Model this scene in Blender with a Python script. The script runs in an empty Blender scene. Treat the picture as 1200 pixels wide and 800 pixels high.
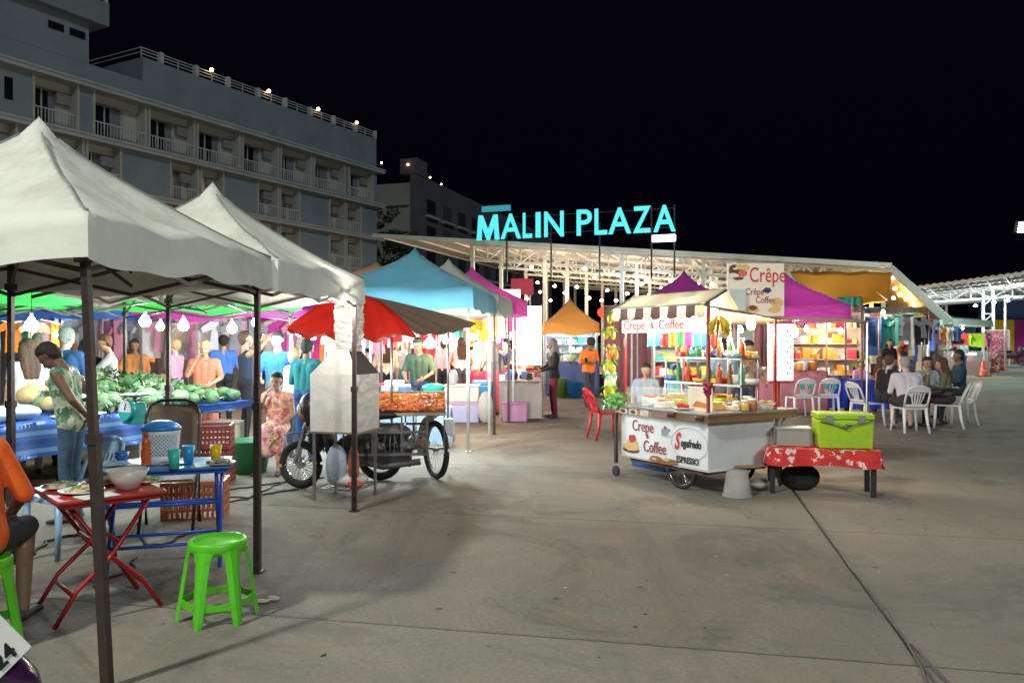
import bpy, bmesh, math, random
import numpy as np
from mathutils import Vector, Matrix, Euler
random.seed(7)
R = math.radians
S = bpy.context.scene
COL = S.collection
F = 940.0
CAMH = 1.6
# ---- reading positions: picture pixel + depth -> point in the place
def X(px, Y): return (px-600)/F*Y
def Z(py, Y): return CAMH+(400-py)/F*Y
def P(px, py, Y): return Vector((X(px, Y), Y, Z(py, Y)))
def G(px, py):
    Y = F*CAMH/(py-400); return Vector((X(px, Y), Y, 0))
# ---------------------------------------------------------------- materials
MATS = {}
def M(name, col, rough=.6, metal=0, var=.15, scale=6, bump=.0, bscale=40, emit=0, trans=0, alpha=1, coat=0, dirt=0):
    if name in MATS: return MATS[name]
    m = bpy.data.materials.new(name); m.use_nodes = True; MATS[name] = m
    n = m.node_tree.nodes; l = m.node_tree.links
    b = n['Principled BSDF']
    b.inputs['Roughness'].default_value = rough; b.inputs['Metallic'].default_value = metal
    if coat: b.inputs['Coat Weight'].default_value = coat
    tc = n.new('ShaderNodeTexCoord'); ns = n.new('ShaderNodeTexNoise')
    ns.inputs['Scale'].default_value = scale; ns.inputs['Detail'].default_value = 6
    l.new(tc.outputs['Object'], ns.inputs['Vector'])
    mx = n.new('ShaderNodeMix'); mx.data_type = 'RGBA'
    lo = [max(0, c*(1-var)) for c in col]; hi = [min(1, c*(1+var)) for c in col]
    mx.inputs[6].default_value = (*lo, 1); mx.inputs[7].default_value = (*hi, 1)
    l.new(ns.outputs['Fac'], mx.inputs[0]); out = mx.outputs[2]
    if dirt:
        n2 = n.new('ShaderNodeTexNoise'); n2.inputs['Scale'].default_value = scale*.35; n2.inputs['Detail'].default_value = 9; n2.inputs['Roughness'].default_value = .7
        l.new(tc.outputs['Object'], n2.inputs['Vector'])
        rp = n.new('ShaderNodeMapRange'); rp.inputs[1].default_value = .5; rp.inputs[2].default_value = .72; rp.inputs[4].default_value = dirt
        l.new(n2.outputs['Fac'], rp.inputs[0])
        m2 = n.new('ShaderNodeMix'); m2.data_type = 'RGBA'
        m2.inputs[7].default_value = (col[0]*.3+.01, col[1]*.27+.01, col[2]*.22+.008, 1)
        l.new(rp.outputs[0], m2.inputs[0]); l.new(out, m2.inputs[6]); out = m2.outputs[2]
    l.new(out, b.inputs['Base Color'])
    if bump:
        nb = n.new('ShaderNodeTexNoise'); nb.inputs['Scale'].default_value = bscale; nb.inputs['Detail'].default_value = 4
        l.new(tc.outputs['Object'], nb.inputs['Vector'])
        bp = n.new('ShaderNodeBump'); bp.inputs['Strength'].default_value = bump; bp.inputs['Distance'].default_value = .02
        l.new(nb.outputs['Fac'], bp.inputs['Height']); l.new(bp.outputs[0], b.inputs['Normal'])
    if emit:
        b.inputs['Emission Color'].default_value = (*col, 1); b.inputs['Emission Strength'].default_value = emit
    if alpha < 1: b.inputs['Alpha'].default_value = alpha
    if trans:
        t = n.new('ShaderNodeBsdfTranslucent'); l.new(out, t.inputs['Color'])
        ms = n.new('ShaderNodeMixShader'); ms.inputs[0].default_value = trans
        l.new(b.outputs[0], ms.inputs[1]); l.new(t.outputs[0], ms.inputs[2])
        l.new(ms.outputs[0], n['Material Output'].inputs[0])
    return m
def cloth(name, col, trans=.3, var=.1, dirt=.25, bump=.35):
    return M(name, col, rough=.75, var=var, scale=2.5, trans=trans, dirt=dirt, bump=bump, bscale=5)
def pattern(name, cols, scale=12, rough=.8, kind='voronoi'):
    """a printed cloth: patches of the given colours"""
    if name in MATS: return MATS[name]
    m = bpy.data.materials.new(name); m.use_nodes = True; MATS[name] = m
    n = m.node_tree.nodes; l = m.node_tree.links; b = n['Principled BSDF']
    b.inputs['Roughness'].default_value = rough
    tc = n.new('ShaderNodeTexCoord')
    if kind == 'voronoi':
        v = n.new('ShaderNodeTexVoronoi'); v.inputs['Scale'].default_value = scale
        nz = n.new('ShaderNodeTexNoise'); nz.inputs['Scale'].default_value = scale*1.3
        va = n.new('ShaderNodeVectorMath'); va.operation = 'MULTIPLY_ADD'
        va.inputs[1].default_value = (.12, .12, .12)
        l.new(tc.outputs['Object'], nz.inputs['Vector']); l.new(nz.outputs['Color'], va.inputs[0]); l.new(tc.outputs['Object'], va.inputs[2])
        l.new(va.outputs[0], v.inputs['Vector'])
        sp = n.new('ShaderNodeSeparateColor'); l.new(v.outputs['Color'], sp.inputs[0]); src = sp.outputs[0]
    else:                                   # stripes along an axis
        w = n.new('ShaderNodeSeparateXYZ'); l.new(tc.outputs['Object'], w.inputs[0])
        mm = n.new('ShaderNodeMath'); mm.operation = 'MULTIPLY'; mm.inputs[1].default_value = scale
        l.new(w.outputs['xyz'.index(kind)], mm.inputs[0])
        fr = n.new('ShaderNodeMath'); fr.operation = 'FRACT'; l.new(mm.outputs[0], fr.inputs[0]); src = fr.outputs[0]
    cr = n.new('ShaderNodeValToRGB'); cr.color_ramp.interpolation = 'CONSTANT'
    e = cr.color_ramp.elements
    while len(e) < len(cols): e.new(.5)
    for i, c in enumerate(cols):
        e[i].position = i/len(cols); e[i].color = (*c, 1)
    l.new(src, cr.inputs[0]); l.new(cr.outputs[0], b.inputs['Base Color'])
    return m
def glow(name, col, strength): return M(name, col, emit=strength, var=0)

STEEL = M('galvanised steel', (.42, .42, .40), .35, .85, var=.25, bump=.15, bscale=14)
DARKPOLE = M('brown painted steel pole', (.075, .055, .05), .4, .5, var=.4, scale=20, dirt=.5)
SILVER = M('silver steel pole', (.45, .45, .46), .35, .8, var=.2)
BLACKP = M('black plastic', (.02, .02, .022), .45, var=.3)
RUBBER = M('rubber', (.025, .025, .024), .8, var=.3, scale=30, bump=.3)
WHITEP = M('white plastic', (.78, .78, .77), .4, var=.05, dirt=.25)
CHROME = M('chrome', (.7, .7, .7), .15, 1, var=.1)
WOOD = M('brown wood', (.25, .13, .06), .55, var=.35, scale=12, dirt=.4)
PAPER = M('white paper', (.75, .75, .72), .8, var=.06)
GLASSDARK = M('dark glass', (.012, .014, .018), .12, var=.2)
# ---------------------------------------------------------------- mesh builder
class MB:
    def __init__(s): s.v = []; s.f = []; s.m = []; s.sm = []; s.mi = 0; s.s = False
    def add(s, vs, fs, smooth=None):
        o = len(s.v); s.v += [tuple(v) for v in vs]
        for f in fs:
            s.f.append([i+o for i in f]); s.m.append(s.mi); s.sm.append(s.s if smooth is None else smooth)
        return s
    def box(s, c, d, rz=0, rx=0, ry=0, taper=1):
        M3 = Euler((rx, ry, rz)).to_matrix(); hx, hy, hz = d[0]/2, d[1]/2, d[2]/2; c = Vector(c); vs = []
        for z in (-1, 1):
            k = 1 if z < 0 else taper
            for x, y in ((-1, -1), (1, -1), (1, 1), (-1, 1)): vs.append(c+M3@Vector((x*hx*k, y*hy*k, z*hz)))
        return s.add(vs, [(3, 2, 1, 0), (4, 5, 6, 7), (0, 1, 5, 4), (1, 2, 6, 5), (2, 3, 7, 6), (3, 0, 4, 7)], False)
    def bb(s, x0, x1, y0, y1, z0, z1): return s.box(((x0+x1)/2, (y0+y1)/2, (z0+z1)/2), (x1-x0, y1-y0, z1-z0))
    def cone(s, a, b, ra, rb=None, n=10, cap=True, smooth=True):
        a = Vector(a); b = Vector(b); rb = ra if rb is None else rb
        d = (b-a); q = d.to_track_quat('Z', 'Y') if d.length > 1e-9 else Euler().to_quaternion(); vs = []
        for p, r in ((a, ra), (b, rb)):
            for i in range(n):
                t = 2*math.pi*i/n; vs.append(p+q@Vector((r*math.cos(t), r*math.sin(t), 0)))
        s.add(vs, [(i, (i+1) % n, n+(i+1) % n, n+i) for i in range(n)], smooth)
        if cap:
            s.add(vs, [tuple(range(n-1, -1, -1)), tuple(range(n, 2*n))], False)
        return s
    def bar(s, a, b, w, h=None):
        """square-section bar"""
        a = Vector(a); b = Vector(b); h = h or w; d = b-a
        q = d.to_track_quat('Z', 'Y'); vs = []
        for p in (a, b):
            for x, y in ((-1, -1), (1, -1), (1, 1), (-1, 1)): vs.append(p+q@Vector((x*w/2, y*h/2, 0)))
        return s.add(vs, [(3, 2, 1, 0), (4, 5, 6, 7), (0, 1, 5, 4), (1, 2, 6, 5), (2, 3, 7, 6), (3, 0, 4, 7)], False)
    def tube(s, pts, r, n=8, closed=False):
        pts = [Vector(p) for p in pts]; k = len(pts); vs = []
        for i, p in enumerate(pts):
            a = pts[i-1] if (i or closed) else p; b = pts[(i+1) % k] if (i < k-1 or closed) else p
            q = (b-a).to_track_quat('Z', 'Y') if abs((b-a).normalized().z) < .99 or True else None
            rr = r[i] if isinstance(r, (list, tuple)) else r
            t = (b-a).normalized(); u = t.cross(Vector((0, 0, 1)))
            if u.length < .05: u = t.cross(Vector((0, 1, 0)))
            u.normalize(); w = t.cross(u)
            for j in range(n):
                th = 2*math.pi*j/n; vs.append(p+u*(rr*math.cos(th))+w*(rr*math.sin(th)))
        fs = []
        for i in range(k if closed else k-1):
            i2 = (i+1) % k
            for j in range(n): fs.append((i*n+j, i*n+(j+1) % n, i2*n+(j+1) % n, i2*n+j))
        s.add(vs, fs, True)
        if not closed: s.add(vs, [tuple(range(n-1, -1, -1)), tuple(range((k-1)*n, k*n))], False)
        return s
    def lathe(s, prof, c=(0, 0, 0), n=16, smooth=True, sx=1, sy=1):
        c = Vector(c); vs = []
        for r, z in prof:
            for i in range(n):
                t = 2*math.pi*i/n; vs.append(c+Vector((r*sx*math.cos(t), r*sy*math.sin(t), z)))
        fs = []
        for k in range(len(prof)-1):
            for i in range(n): fs.append((k*n+i, k*n+(i+1) % n, (k+1)*n+(i+1) % n, (k+1)*n+i))
        s.add(vs, fs, smooth)
        if prof[0][0] > 1e-4: s.add(vs, [tuple(range(n-1, -1, -1))], False)
        if prof[-1][0] > 1e-4: s.add(vs, [tuple(range((len(prof)-1)*n, len(prof)*n))], False)
        return s
    def ball(s, c, r, n=10, m=7, sc=(1, 1, 1), jit=0, rz=0):
        vs = []; E = Euler((0, 0, rz)).to_matrix(); c = Vector(c)
        for k in range(m+1):
            ph = math.pi*k/m
            for i in range(n):
                t = 2*math.pi*i/n; q = 1+random.uniform(-jit, jit)
                vs.append(c+E@Vector((r*q*sc[0]*math.sin(ph)*math.cos(t), r*q*sc[1]*math.sin(ph)*math.sin(t), -r*q*sc[2]*math.cos(ph))))
        return s.add(vs, [(k*n+i, k*n+(i+1) % n, (k+1)*n+(i+1) % n, (k+1)*n+i) for k in range(m) for i in range(n)], True)
    def sheet(s, fn, nu, nv, th=0, smooth=True):
        """fn(u,v)->point, u,v in 0..1; th>0 gives a second skin below"""
        vs = [Vector(fn(i/nu, j/nv)) for j in range(nv+1) for i in range(nu+1)]
        w = nu+1
        q = [(j*w+i, j*w+i+1, (j+1)*w+i+1, (j+1)*w+i) for j in range(nv) for i in range(nu)]
        s.add(vs, q, smooth)
        if th:
            o = len(s.v); 
            s.add([v-Vector((0, 0, th)) for v in vs], [tuple(reversed(f)) for f in q], smooth)
            edge = [i for i in range(w)]+[j*w+nu for j in range(1, nv+1)]+[nv*w+i for i in range(nu-1, -1, -1)]+[j*w for j in range(nv-1, 0, -1)]
            n = len(vs); al = vs+[v-Vector((0, 0, th)) for v in vs]
            s.add(al, [(edge[k], n+edge[k], n+edge[(k+1) % len(edge)], edge[(k+1) % len(edge)]) for k in range(len(edge))], False)
        return s
    def poly(s, pts, th, axis=(0, 1, 0)):
        """flat outline given thickness along axis"""
        ax = Vector(axis)*th; pts = [Vector(p) for p in pts]; n = len(pts)
        vs = pts+[p+ax for p in pts]
        return s.add(vs, [tuple(range(n)), tuple(range(2*n-1, n-1, -1))]+[(i, n+i, n+(i+1) % n, (i+1) % n) for i in range(n)], False)
    def build(s, name, mats, parent=None, loc=(0, 0, 0), rz=0, bev=0):
        me = bpy.data.meshes.new(name); me.from_pydata(s.v, [], s.f)
        if not isinstance(mats, (list, tuple)): mats = [mats]
        for m in mats: me.materials.append(m)
        me.polygons.foreach_set('material_index', s.m); me.polygons.foreach_set('use_smooth', s.sm)
        me.validate()
        bm = bmesh.new(); bm.from_mesh(me); bmesh.ops.remove_doubles(bm, verts=bm.verts, dist=1e-5)
        bmesh.ops.recalc_face_normals(bm, faces=bm.faces); bm.to_mesh(me); bm.free()
        o = bpy.data.objects.new(name, me); COL.objects.link(o); o.parent = parent; o.location = loc; o.rotation_euler.z = rz
        if bev:
            bv = o.modifiers.new('edge', 'BEVEL'); bv.width = bev; bv.segments = 2; bv.limit_method = 'ANGLE'; bv.angle_limit = R(40)
        return o
def tag(o, label=None, cat=None, group=None, kind=None):
    if label: o['label'] = label
    if cat: o['category'] = cat
    if group: o['group'] = group
    if kind: o['kind'] = kind
    return o
def thing(name, label, cat, loc=(0, 0, 0), rz=0, group=None):
    o = bpy.data.objects.new(name, None); COL.objects.link(o); o.location = loc; o.rotation_euler.z = rz; o.empty_display_size = .1
    return tag(o, label, cat, group)
KIDS = {}
def dup(o, loc=None, rz=None, label=None, group=None, parent=None, scale=None):
    c = o.copy(); COL.objects.link(c)
    if parent: c.parent = parent
    if loc is not None: c.location = loc
    if rz is not None: c.rotation_euler.z = rz
    if label: c['label'] = label
    if group: c['group'] = group
    if scale: c.scale = (scale,)*3 if isinstance(scale, (int, float)) else scale
    for ch in list(o.children): dup(ch, parent=c)
    return c
def paint(o, mat):
    """own material for a copy that shares its mesh"""
    o.material_slots[0].link = 'OBJECT'; o.material_slots[0].material = mat
def textmesh(name, body, size, mat, parent, loc, rot, extrude=.004, bold=0, align='LEFT', sx=1, shear=0, space=1):
    cu = bpy.data.curves.new(name, 'FONT'); cu.body = body; cu.size = size; cu.extrude = extrude; cu.offset = bold; cu.align_x = align
    cu.shear = shear; cu.space_character = space; cu.resolution_u = 4
    t = bpy.data.objects.new(name, cu); COL.objects.link(t)
    dg = bpy.context.evaluated_depsgraph_get(); me = bpy.data.meshes.new_from_object(t.evaluated_get(dg)); bpy.data.objects.remove(t); bpy.data.curves.remove(cu)
    me.materials.clear(); me.materials.append(mat)
    o = bpy.data.objects.new(name, me); COL.objects.link(o); o.parent = parent; o.location = loc; o.rotation_euler = rot; o.scale.x = sx
    return o
# ---------------------------------------------------------------- people
def capsule(a, b, ra, rb, n=14, sq=(1, 1)):
    """closed tapered capsule; returns verts, faces"""
    a = Vector(a); b = Vector(b); d = b-a
    q = d.to_track_quat('Z', 'Y') if d.length > 1e-6 else Euler().to_quaternion()
    vs = []; rings = []
    for k in range(0, 5):
        ph = -math.pi/2+math.pi/2*k/4; rings.append((a, ra*math.cos(ph), ra*math.sin(ph)))
    for k in range(0, 5):
        ph = math.pi/2*k/4; rings.append((b, rb*math.cos(ph), rb*math.sin(ph)))
    for p, r, h in rings:
        r = max(r, 1e-4)
        for i in range(n):
            t = 2*math.pi*i/n; vs.append(p+q@Vector((r*math.cos(t)*sq[0], r*math.sin(t)*sq[1], h)))
    m = len(rings)
    fs = [(k*n+i, k*n+(i+1) % n, (k+1)*n+(i+1) % n, (k+1)*n+i) for k in range(m-1) for i in range(n)]
    fs += [tuple(range(n-1, -1, -1)), tuple(range((m-1)*n, m*n))]
    return vs, fs
def fuse(name, prims, vox, mats, smooth=2):
    """union of capsules grown into one continuous surface; every face takes the material of the limb it lies on"""
    vs = []; fs = []
    for a, b, ra, rb, mi in prims:
        v, f = capsule(a, b, ra, rb); o = len(vs); vs += v; fs += [tuple(i+o for i in q) for q in f]
    me = bpy.data.meshes.new(name+'_src'); me.from_pydata(vs, [], fs)
    ob = bpy.data.objects.new(name+'_src', me); COL.objects.link(ob)
    r = ob.modifiers.new('r', 'REMESH'); r.mode = 'VOXEL'; r.voxel_size = vox
    sm = ob.modifiers.new('s', 'SMOOTH'); sm.iterations = smooth; sm.factor = .5
    dg = bpy.context.evaluated_depsgraph_get()
    out = bpy.data.meshes.new_from_object(ob.evaluated_get(dg)); bpy.data.objects.remove(ob); bpy.data.meshes.remove(me)
    out.name = name
    n = len(out.polygons)
    c = np.empty(n*3, dtype=np.float32); out.polygons.foreach_get('center', c); c = c.reshape(-1, 3)
    best = np.full(n, 1e9); mi = np.zeros(n, dtype=np.int32)
    for a, b, ra, rb, m in prims:
        a = np.array(a); d = np.array(b)-a; L = max(1e-9, float(d@d))
        t = np.clip((c-a)@d/L, 0, 1); dist = np.linalg.norm(c-(a+t[:, None]*d), axis=1)-(ra+(rb-ra)*t)
        w = dist < best; best[w] = dist[w]; mi[w] = m
    out.materials.clear()
    for m in mats: out.materials.append(m)
    out.polygons.foreach_set('material_index', mi); out.polygons.foreach_set('use_smooth', np.ones(n, dtype=bool)); out.update()
    return out
SKINS = {'tan': M('tan skin', (.42, .24, .15), .5, var=.08), 'pale': M('pale skin', (.62, .40, .30), .5, var=.08), 'dark': M('brown skin', (.20, .11, .07), .5, var=.1)}
HAIRS = {'black': M('black hair', (.016, .013, .012), .6, var=.7, scale=40, bump=1, bscale=60), 'brown': M('brown hair', (.09, .04, .02), .6, var=.6, scale=40, bump=1, bscale=60),
         'grey': M('grey hair', (.33, .31, .29), .7, var=.4, scale=40, bump=1, bscale=60), 'blond': M('blond hair', (.45, .30, .14), .6, var=.3, scale=60)}
SHOE = M('dark shoe', (.04, .03, .03), .6); EYEM = M('eye', (.015, .01, .01), .2); LIPM = M('lip', (.35, .10, .09), .5)
def person(label, loc, rz, H=1.66, seat=None, arms=('down', 'down'), lean=0, nod=0, shirt=(.5, .5, .5), sleeve=.45, pants=(.05, .06, .09), plen=1.0,
           skirt=0, hair='black', hstyle='short', skin='tan', vox=.012, stride=0, side=0, look=0, barefoot=False, face=True, wide=1.0, scarf=None, group=None, fingers=True, hip_hem=.0):
    k = H/1.72
    cm = lambda c, nm: c if not isinstance(c, tuple) else M('cloth %s %.2f %.2f %.2f' % (nm, *c), c, .9, var=.28, scale=7, bump=.9, bscale=9)
    mats = [SKINS[skin], cm(shirt, 'top'), cm(pants, 'bottom'), SHOE if not barefoot else SKINS[skin]]
    root = thing('person', label, 'person', loc, rz, group)
    V = Vector
    hz = .93 if seat is None else seat/k+.09
    dz = hz-.93
    piv = V((0, 0, hz))
    RL = Matrix.Rotation(-lean, 3, 'X') @ Matrix.Rotation(side, 3, 'Y')
    def T(p):   # torso points are given for a standing figure
        p = V(p)+V((0, 0, dz)); return piv+RL@(p-piv)
    neck = T((0, -.015, 1.47)); HN = Matrix.Rotation(look, 3, 'Z') @ Matrix.Rotation(-nod-lean*.6, 3, 'X')
    def Hd(p): return neck+HN@(V(p)-V((0, -.015, 1.47)))
    pr = []
    def add(a, b, ra, rb, m): pr.append(((V(a)*k)[:], (V(b)*k)[:], ra*k, rb*k, m))
    w = wide
    # torso
    for s in (-1, 1):
        add(T((s*.075*w, .0, .97)), T((s*.085*w, .005, 1.14)), .098*w, .092*w, 1)
        add(T((s*.085*w, .005, 1.14)), T((s*.10*w, 0, 1.31)), .092*w, .105*w, 1)
        add(T((s*.06, 0, 1.37)), T((s*.165*w, -.005, 1.395)), .075, .06, 1)
        add(T((s*.03, -.02, 1.41)), T((s*.12, -.01, 1.405)), .055, .045, 1 if sleeve > .05 else 0)
    add(T((0, 0, 1.0)), T((0, .01, 1.32)), .10*w, .10*w, 1)
    # hem of the top over hips
    hipm = 1 if hip_hem else 2
    for s in (-1, 1): add(T((s*.07*w, -.01, .93)), T((s*.075*w, 0, .99)), .112*w, .10*w, hipm)
    add(T((0, -.02, 1.40)), Hd((0, 0, 1.53)), .055, .052, 0)
    # head
    add(Hd((0, -.02, 1.645)), Hd((0, .005, 1.635)), .088, .085, 0); add(Hd((0, .015, 1.60)), Hd((0, .04, 1.535)), .07, .042, 0)
    for s in (-1, 1):
        add(Hd((s*.08, -.005, 1.60)), Hd((s*.083, -.012, 1.625)), .012, .016, 0); add(Hd((s*.03, .05, 1.575)), Hd((s*.04, .04, 1.57)), .038, .03, 0)
        add(Hd((s*.02, .083, 1.633)), Hd((s*.045, .07, 1.633)), .014, .012, 0)
    add(Hd((0, .088, 1.615)), Hd((0, .103, 1.585)), .011, .016, 0); add(Hd((-.018, .085, 1.553)), Hd((.018, .085, 1.553)), .010, .010, 0)
    add(Hd((0, .07, 1.52)), Hd((0, .075, 1.52)), .022, .022, 0)
    # arms
    AP = {'down': ((.245, -.02, 1.12), (.255, .06, .88)), 'phone': ((.25, .0, 1.13), (.07, .24, 1.16)), 'behind': ((.235, -.13, 1.13), (.04, -.17, .95)),
          'reach': ((.24, .20, 1.22), (.19, .43, 1.17)), 'up': ((.30, .12, 1.44), (.20, .27, 1.60)), 'table': ((.27, .10, 1.13), (.13, .33, 1.10)),
          'hip': ((.36, -.06, 1.15), (.17, .03, 1.0)), 'lap': ((.25, .04, 1.13), (.13, .26, 1.0)), 'chin': ((.24, .14, 1.17), (.10, .17, 1.42)), 'work': ((.26, .06, 1.13), (.16, .30, 1.05)),
          'drape': ((.29, -.08, 1.15), (.20, .06, .93))}
    for s, pose in ((-1, arms[0]), (1, arms[1])):
        e, wr = AP[pose]; sh = T((s*.185*w, -.005, 1.385)); el = T((s*e[0], e[1], e[2])); wp = T((s*wr[0], wr[1], wr[2]))
        m = 1 if sleeve >= .5 else 0
        add(sh, el, .047, .038, 0); add(el, wp, .038, .026, 0 if sleeve < .9 else 1)
        if sleeve > .05:
            t = min(1, sleeve/.55); add(sh, sh.lerp(el, t), .060, .052, 1)
            if sleeve > .9: add(el, el.lerp(wp, .95), .048, .036, 1)
        d = (wp-el).normalized(); ax = V((1, 0, 0)) if abs(d.x) < .8 else V((0, 1, 0))
        sd = ax.cross(d).cross(d)*-1; sd.normalize(); nr = d.cross(sd)
        # palm and five fingers, a little curled
        inw = V((-s, 0, 0)); nr = (inw-d*inw.dot(d)); nr = nr.normalized() if nr.length > .1 else V((0, 0, -1)); sd = d.cross(nr)
        if sd.y < 0: sd = -sd
        for o in (-.022, 0, .022): add(wp+sd*o*.6+d*.01, wp+sd*o+d*.08, .019, .016, 0)
        if fingers:
            for o, L in ((-.030, .055), (-.010, .07), (.010, .075), (.030, .068)):
                p0 = wp+sd*o+d*.085; p1 = p0+(d*.9+nr*.35).normalized()*L*.55; p2 = p1+(d*.5+nr*.8).normalized()*L*.5
                add(p0, p1, .0095, .0088, 0); add(p1, p2, .0088, .0075, 0)
            p0 = wp+sd*.03+d*.03; p1 = p0+(sd*.8+d*.6+nr*.3).normalized()*.04; add(p0, p1, .012, .010, 0); add(p1, p1+(d*.9+nr*.4).normalized()*.03, .010, .008, 0)
    # legs
    for s in (-1, 1):
        hp = V((s*.085, 0, hz-.03))
        if seat is None:
            o = stride*s; kn = V((s*.095+s*stride*.15, .02+o*.5, .50)); an = V((s*.10+s*stride*.25, -.02+o, .085))
        else:
            sp = .10; kn = V((s*(.10+sp*.5), .42, hz-.02)); an = V((s*(.11+sp*.4), .36, .085))
        if skirt and seat is None: add(hp, kn, .075, .055, 0)
        else: add(hp, kn, .086, .060, 2 if plen > 0 else 0)
        bare = kn.lerp(an, .0)
        add(kn+V((0, 0, 0)), an, .052, .036, 2 if plen >= .95 else 0)
        add(kn.lerp(an, .25)+V((0, -.018, 0)), kn.lerp(an, .45)+V((0, -.012, 0)), .044, .040, 2 if plen >= .95 else 0)
        if plen >= .95 and not skirt: add(kn, an.lerp(kn, .06), .062, .048, 2)
        elif plen > .3: add(kn.lerp(hp, .3), kn.lerp(an, max(0, plen-.5)), .074, .066, 2)
        fd = V((s*.12, 1, 0)).normalized()
        add(an+V((0, -.02, -.045)), an+fd*.14+V((0, 0, -.058)), .036, .026, 3); add(an+V((s*.02, .10, -.055)), an+fd*.17+V((s*.02, 0, -.06)), .026, .022, 3)
    if skirt and seat is None:
        for s in (-1, 0, 1): add(V((s*.06, 0, .95)), V((s*.10, .0, .95-skirt)), .12, .12, 2)
    if skirt and seat is not None:
        add(V((0, .05, hz)), V((0, .38, hz-.03)), .14, .13, 2); add(V((0, .38, hz-.03)), V((0, .40, hz-.30)), .13, .12, 2)
    me = fuse('body', pr, vox, mats)
    bo = bpy.data.objects.new('body', me); COL.objects.link(bo); bo.parent = root
    # hair
    if hstyle != 'bald':
        hp = []; hm = scarf or HAIRS[hair]
        def ah(a, b, ra, rb): hp.append(((V(a)*k)[:], (V(b)*k)[:], ra*k, rb*k, 0))
        ah(Hd((0, -.032, 1.662)), Hd((0, -.012, 1.672)), .090, .086); ah(Hd((0, -.05, 1.63)), Hd((0, -.045, 1.58)), .075, .06)
        ah(Hd((-.045, .018, 1.697)), Hd((.045, .018, 1.697)), .032, .032)
        for s in (-1, 1): ah(Hd((s*.055, -.035, 1.60)), Hd((s*.06, -.02, 1.67)), .036, .042)
        if hstyle in ('long', 'scarf'):
            for s in (-1, 0, 1):
                ah(Hd((s*.055, -.05, 1.62)), T((s*.07, -.09, 1.36)), .055, .05); ah(T((s*.07, -.09, 1.36)), T((s*.06, -.10, 1.24)), .05, .03)
            for s in (-1, 1): ah(Hd((s*.078, -.01, 1.62)), T((s*.10, -.01, 1.40)), .03, .03)
            if hstyle == 'scarf':
                for s in (-1, 1): ah(Hd((s*.05, .0, 1.53)), T((s*.08, .03, 1.36)), .05, .07)
        if hstyle == 'bun': ah(Hd((0, -.12, 1.68)), Hd((0, -.13, 1.68)), .045, .045)
        if hstyle == 'afro': ah(Hd((0, -.03, 1.70)), Hd((0, -.01, 1.69)), .115, .11)
        if hstyle == 'pony': ah(Hd((0, -.12, 1.66)), Hd((0, -.16, 1.50)), .035, .02)
        hmsh = fuse('hair', hp, max(.009, vox), [hm], 2)
        ho = bpy.data.objects.new('hair' if not scarf else 'headscarf', hmsh); COL.objects.link(ho); ho.parent = root
    if face:
        for s in (-1, 1):
            e = MB(); e.ball((Hd((s*.034, .077, 1.615))*k), .0115*k, 8, 6); e.build('eye', EYEM, root)
        e = MB(); e.tube([Hd((-.024, .092, 1.553))*k, Hd((0, .098, 1.551))*k, Hd((.024, .092, 1.553))*k], .0055*k, 6); e.build('mouth', LIPM, root)
    return root
FLOOD = 12500; FILL = 4300; EDGE = 1300; FACADE_FILL = .48
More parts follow.
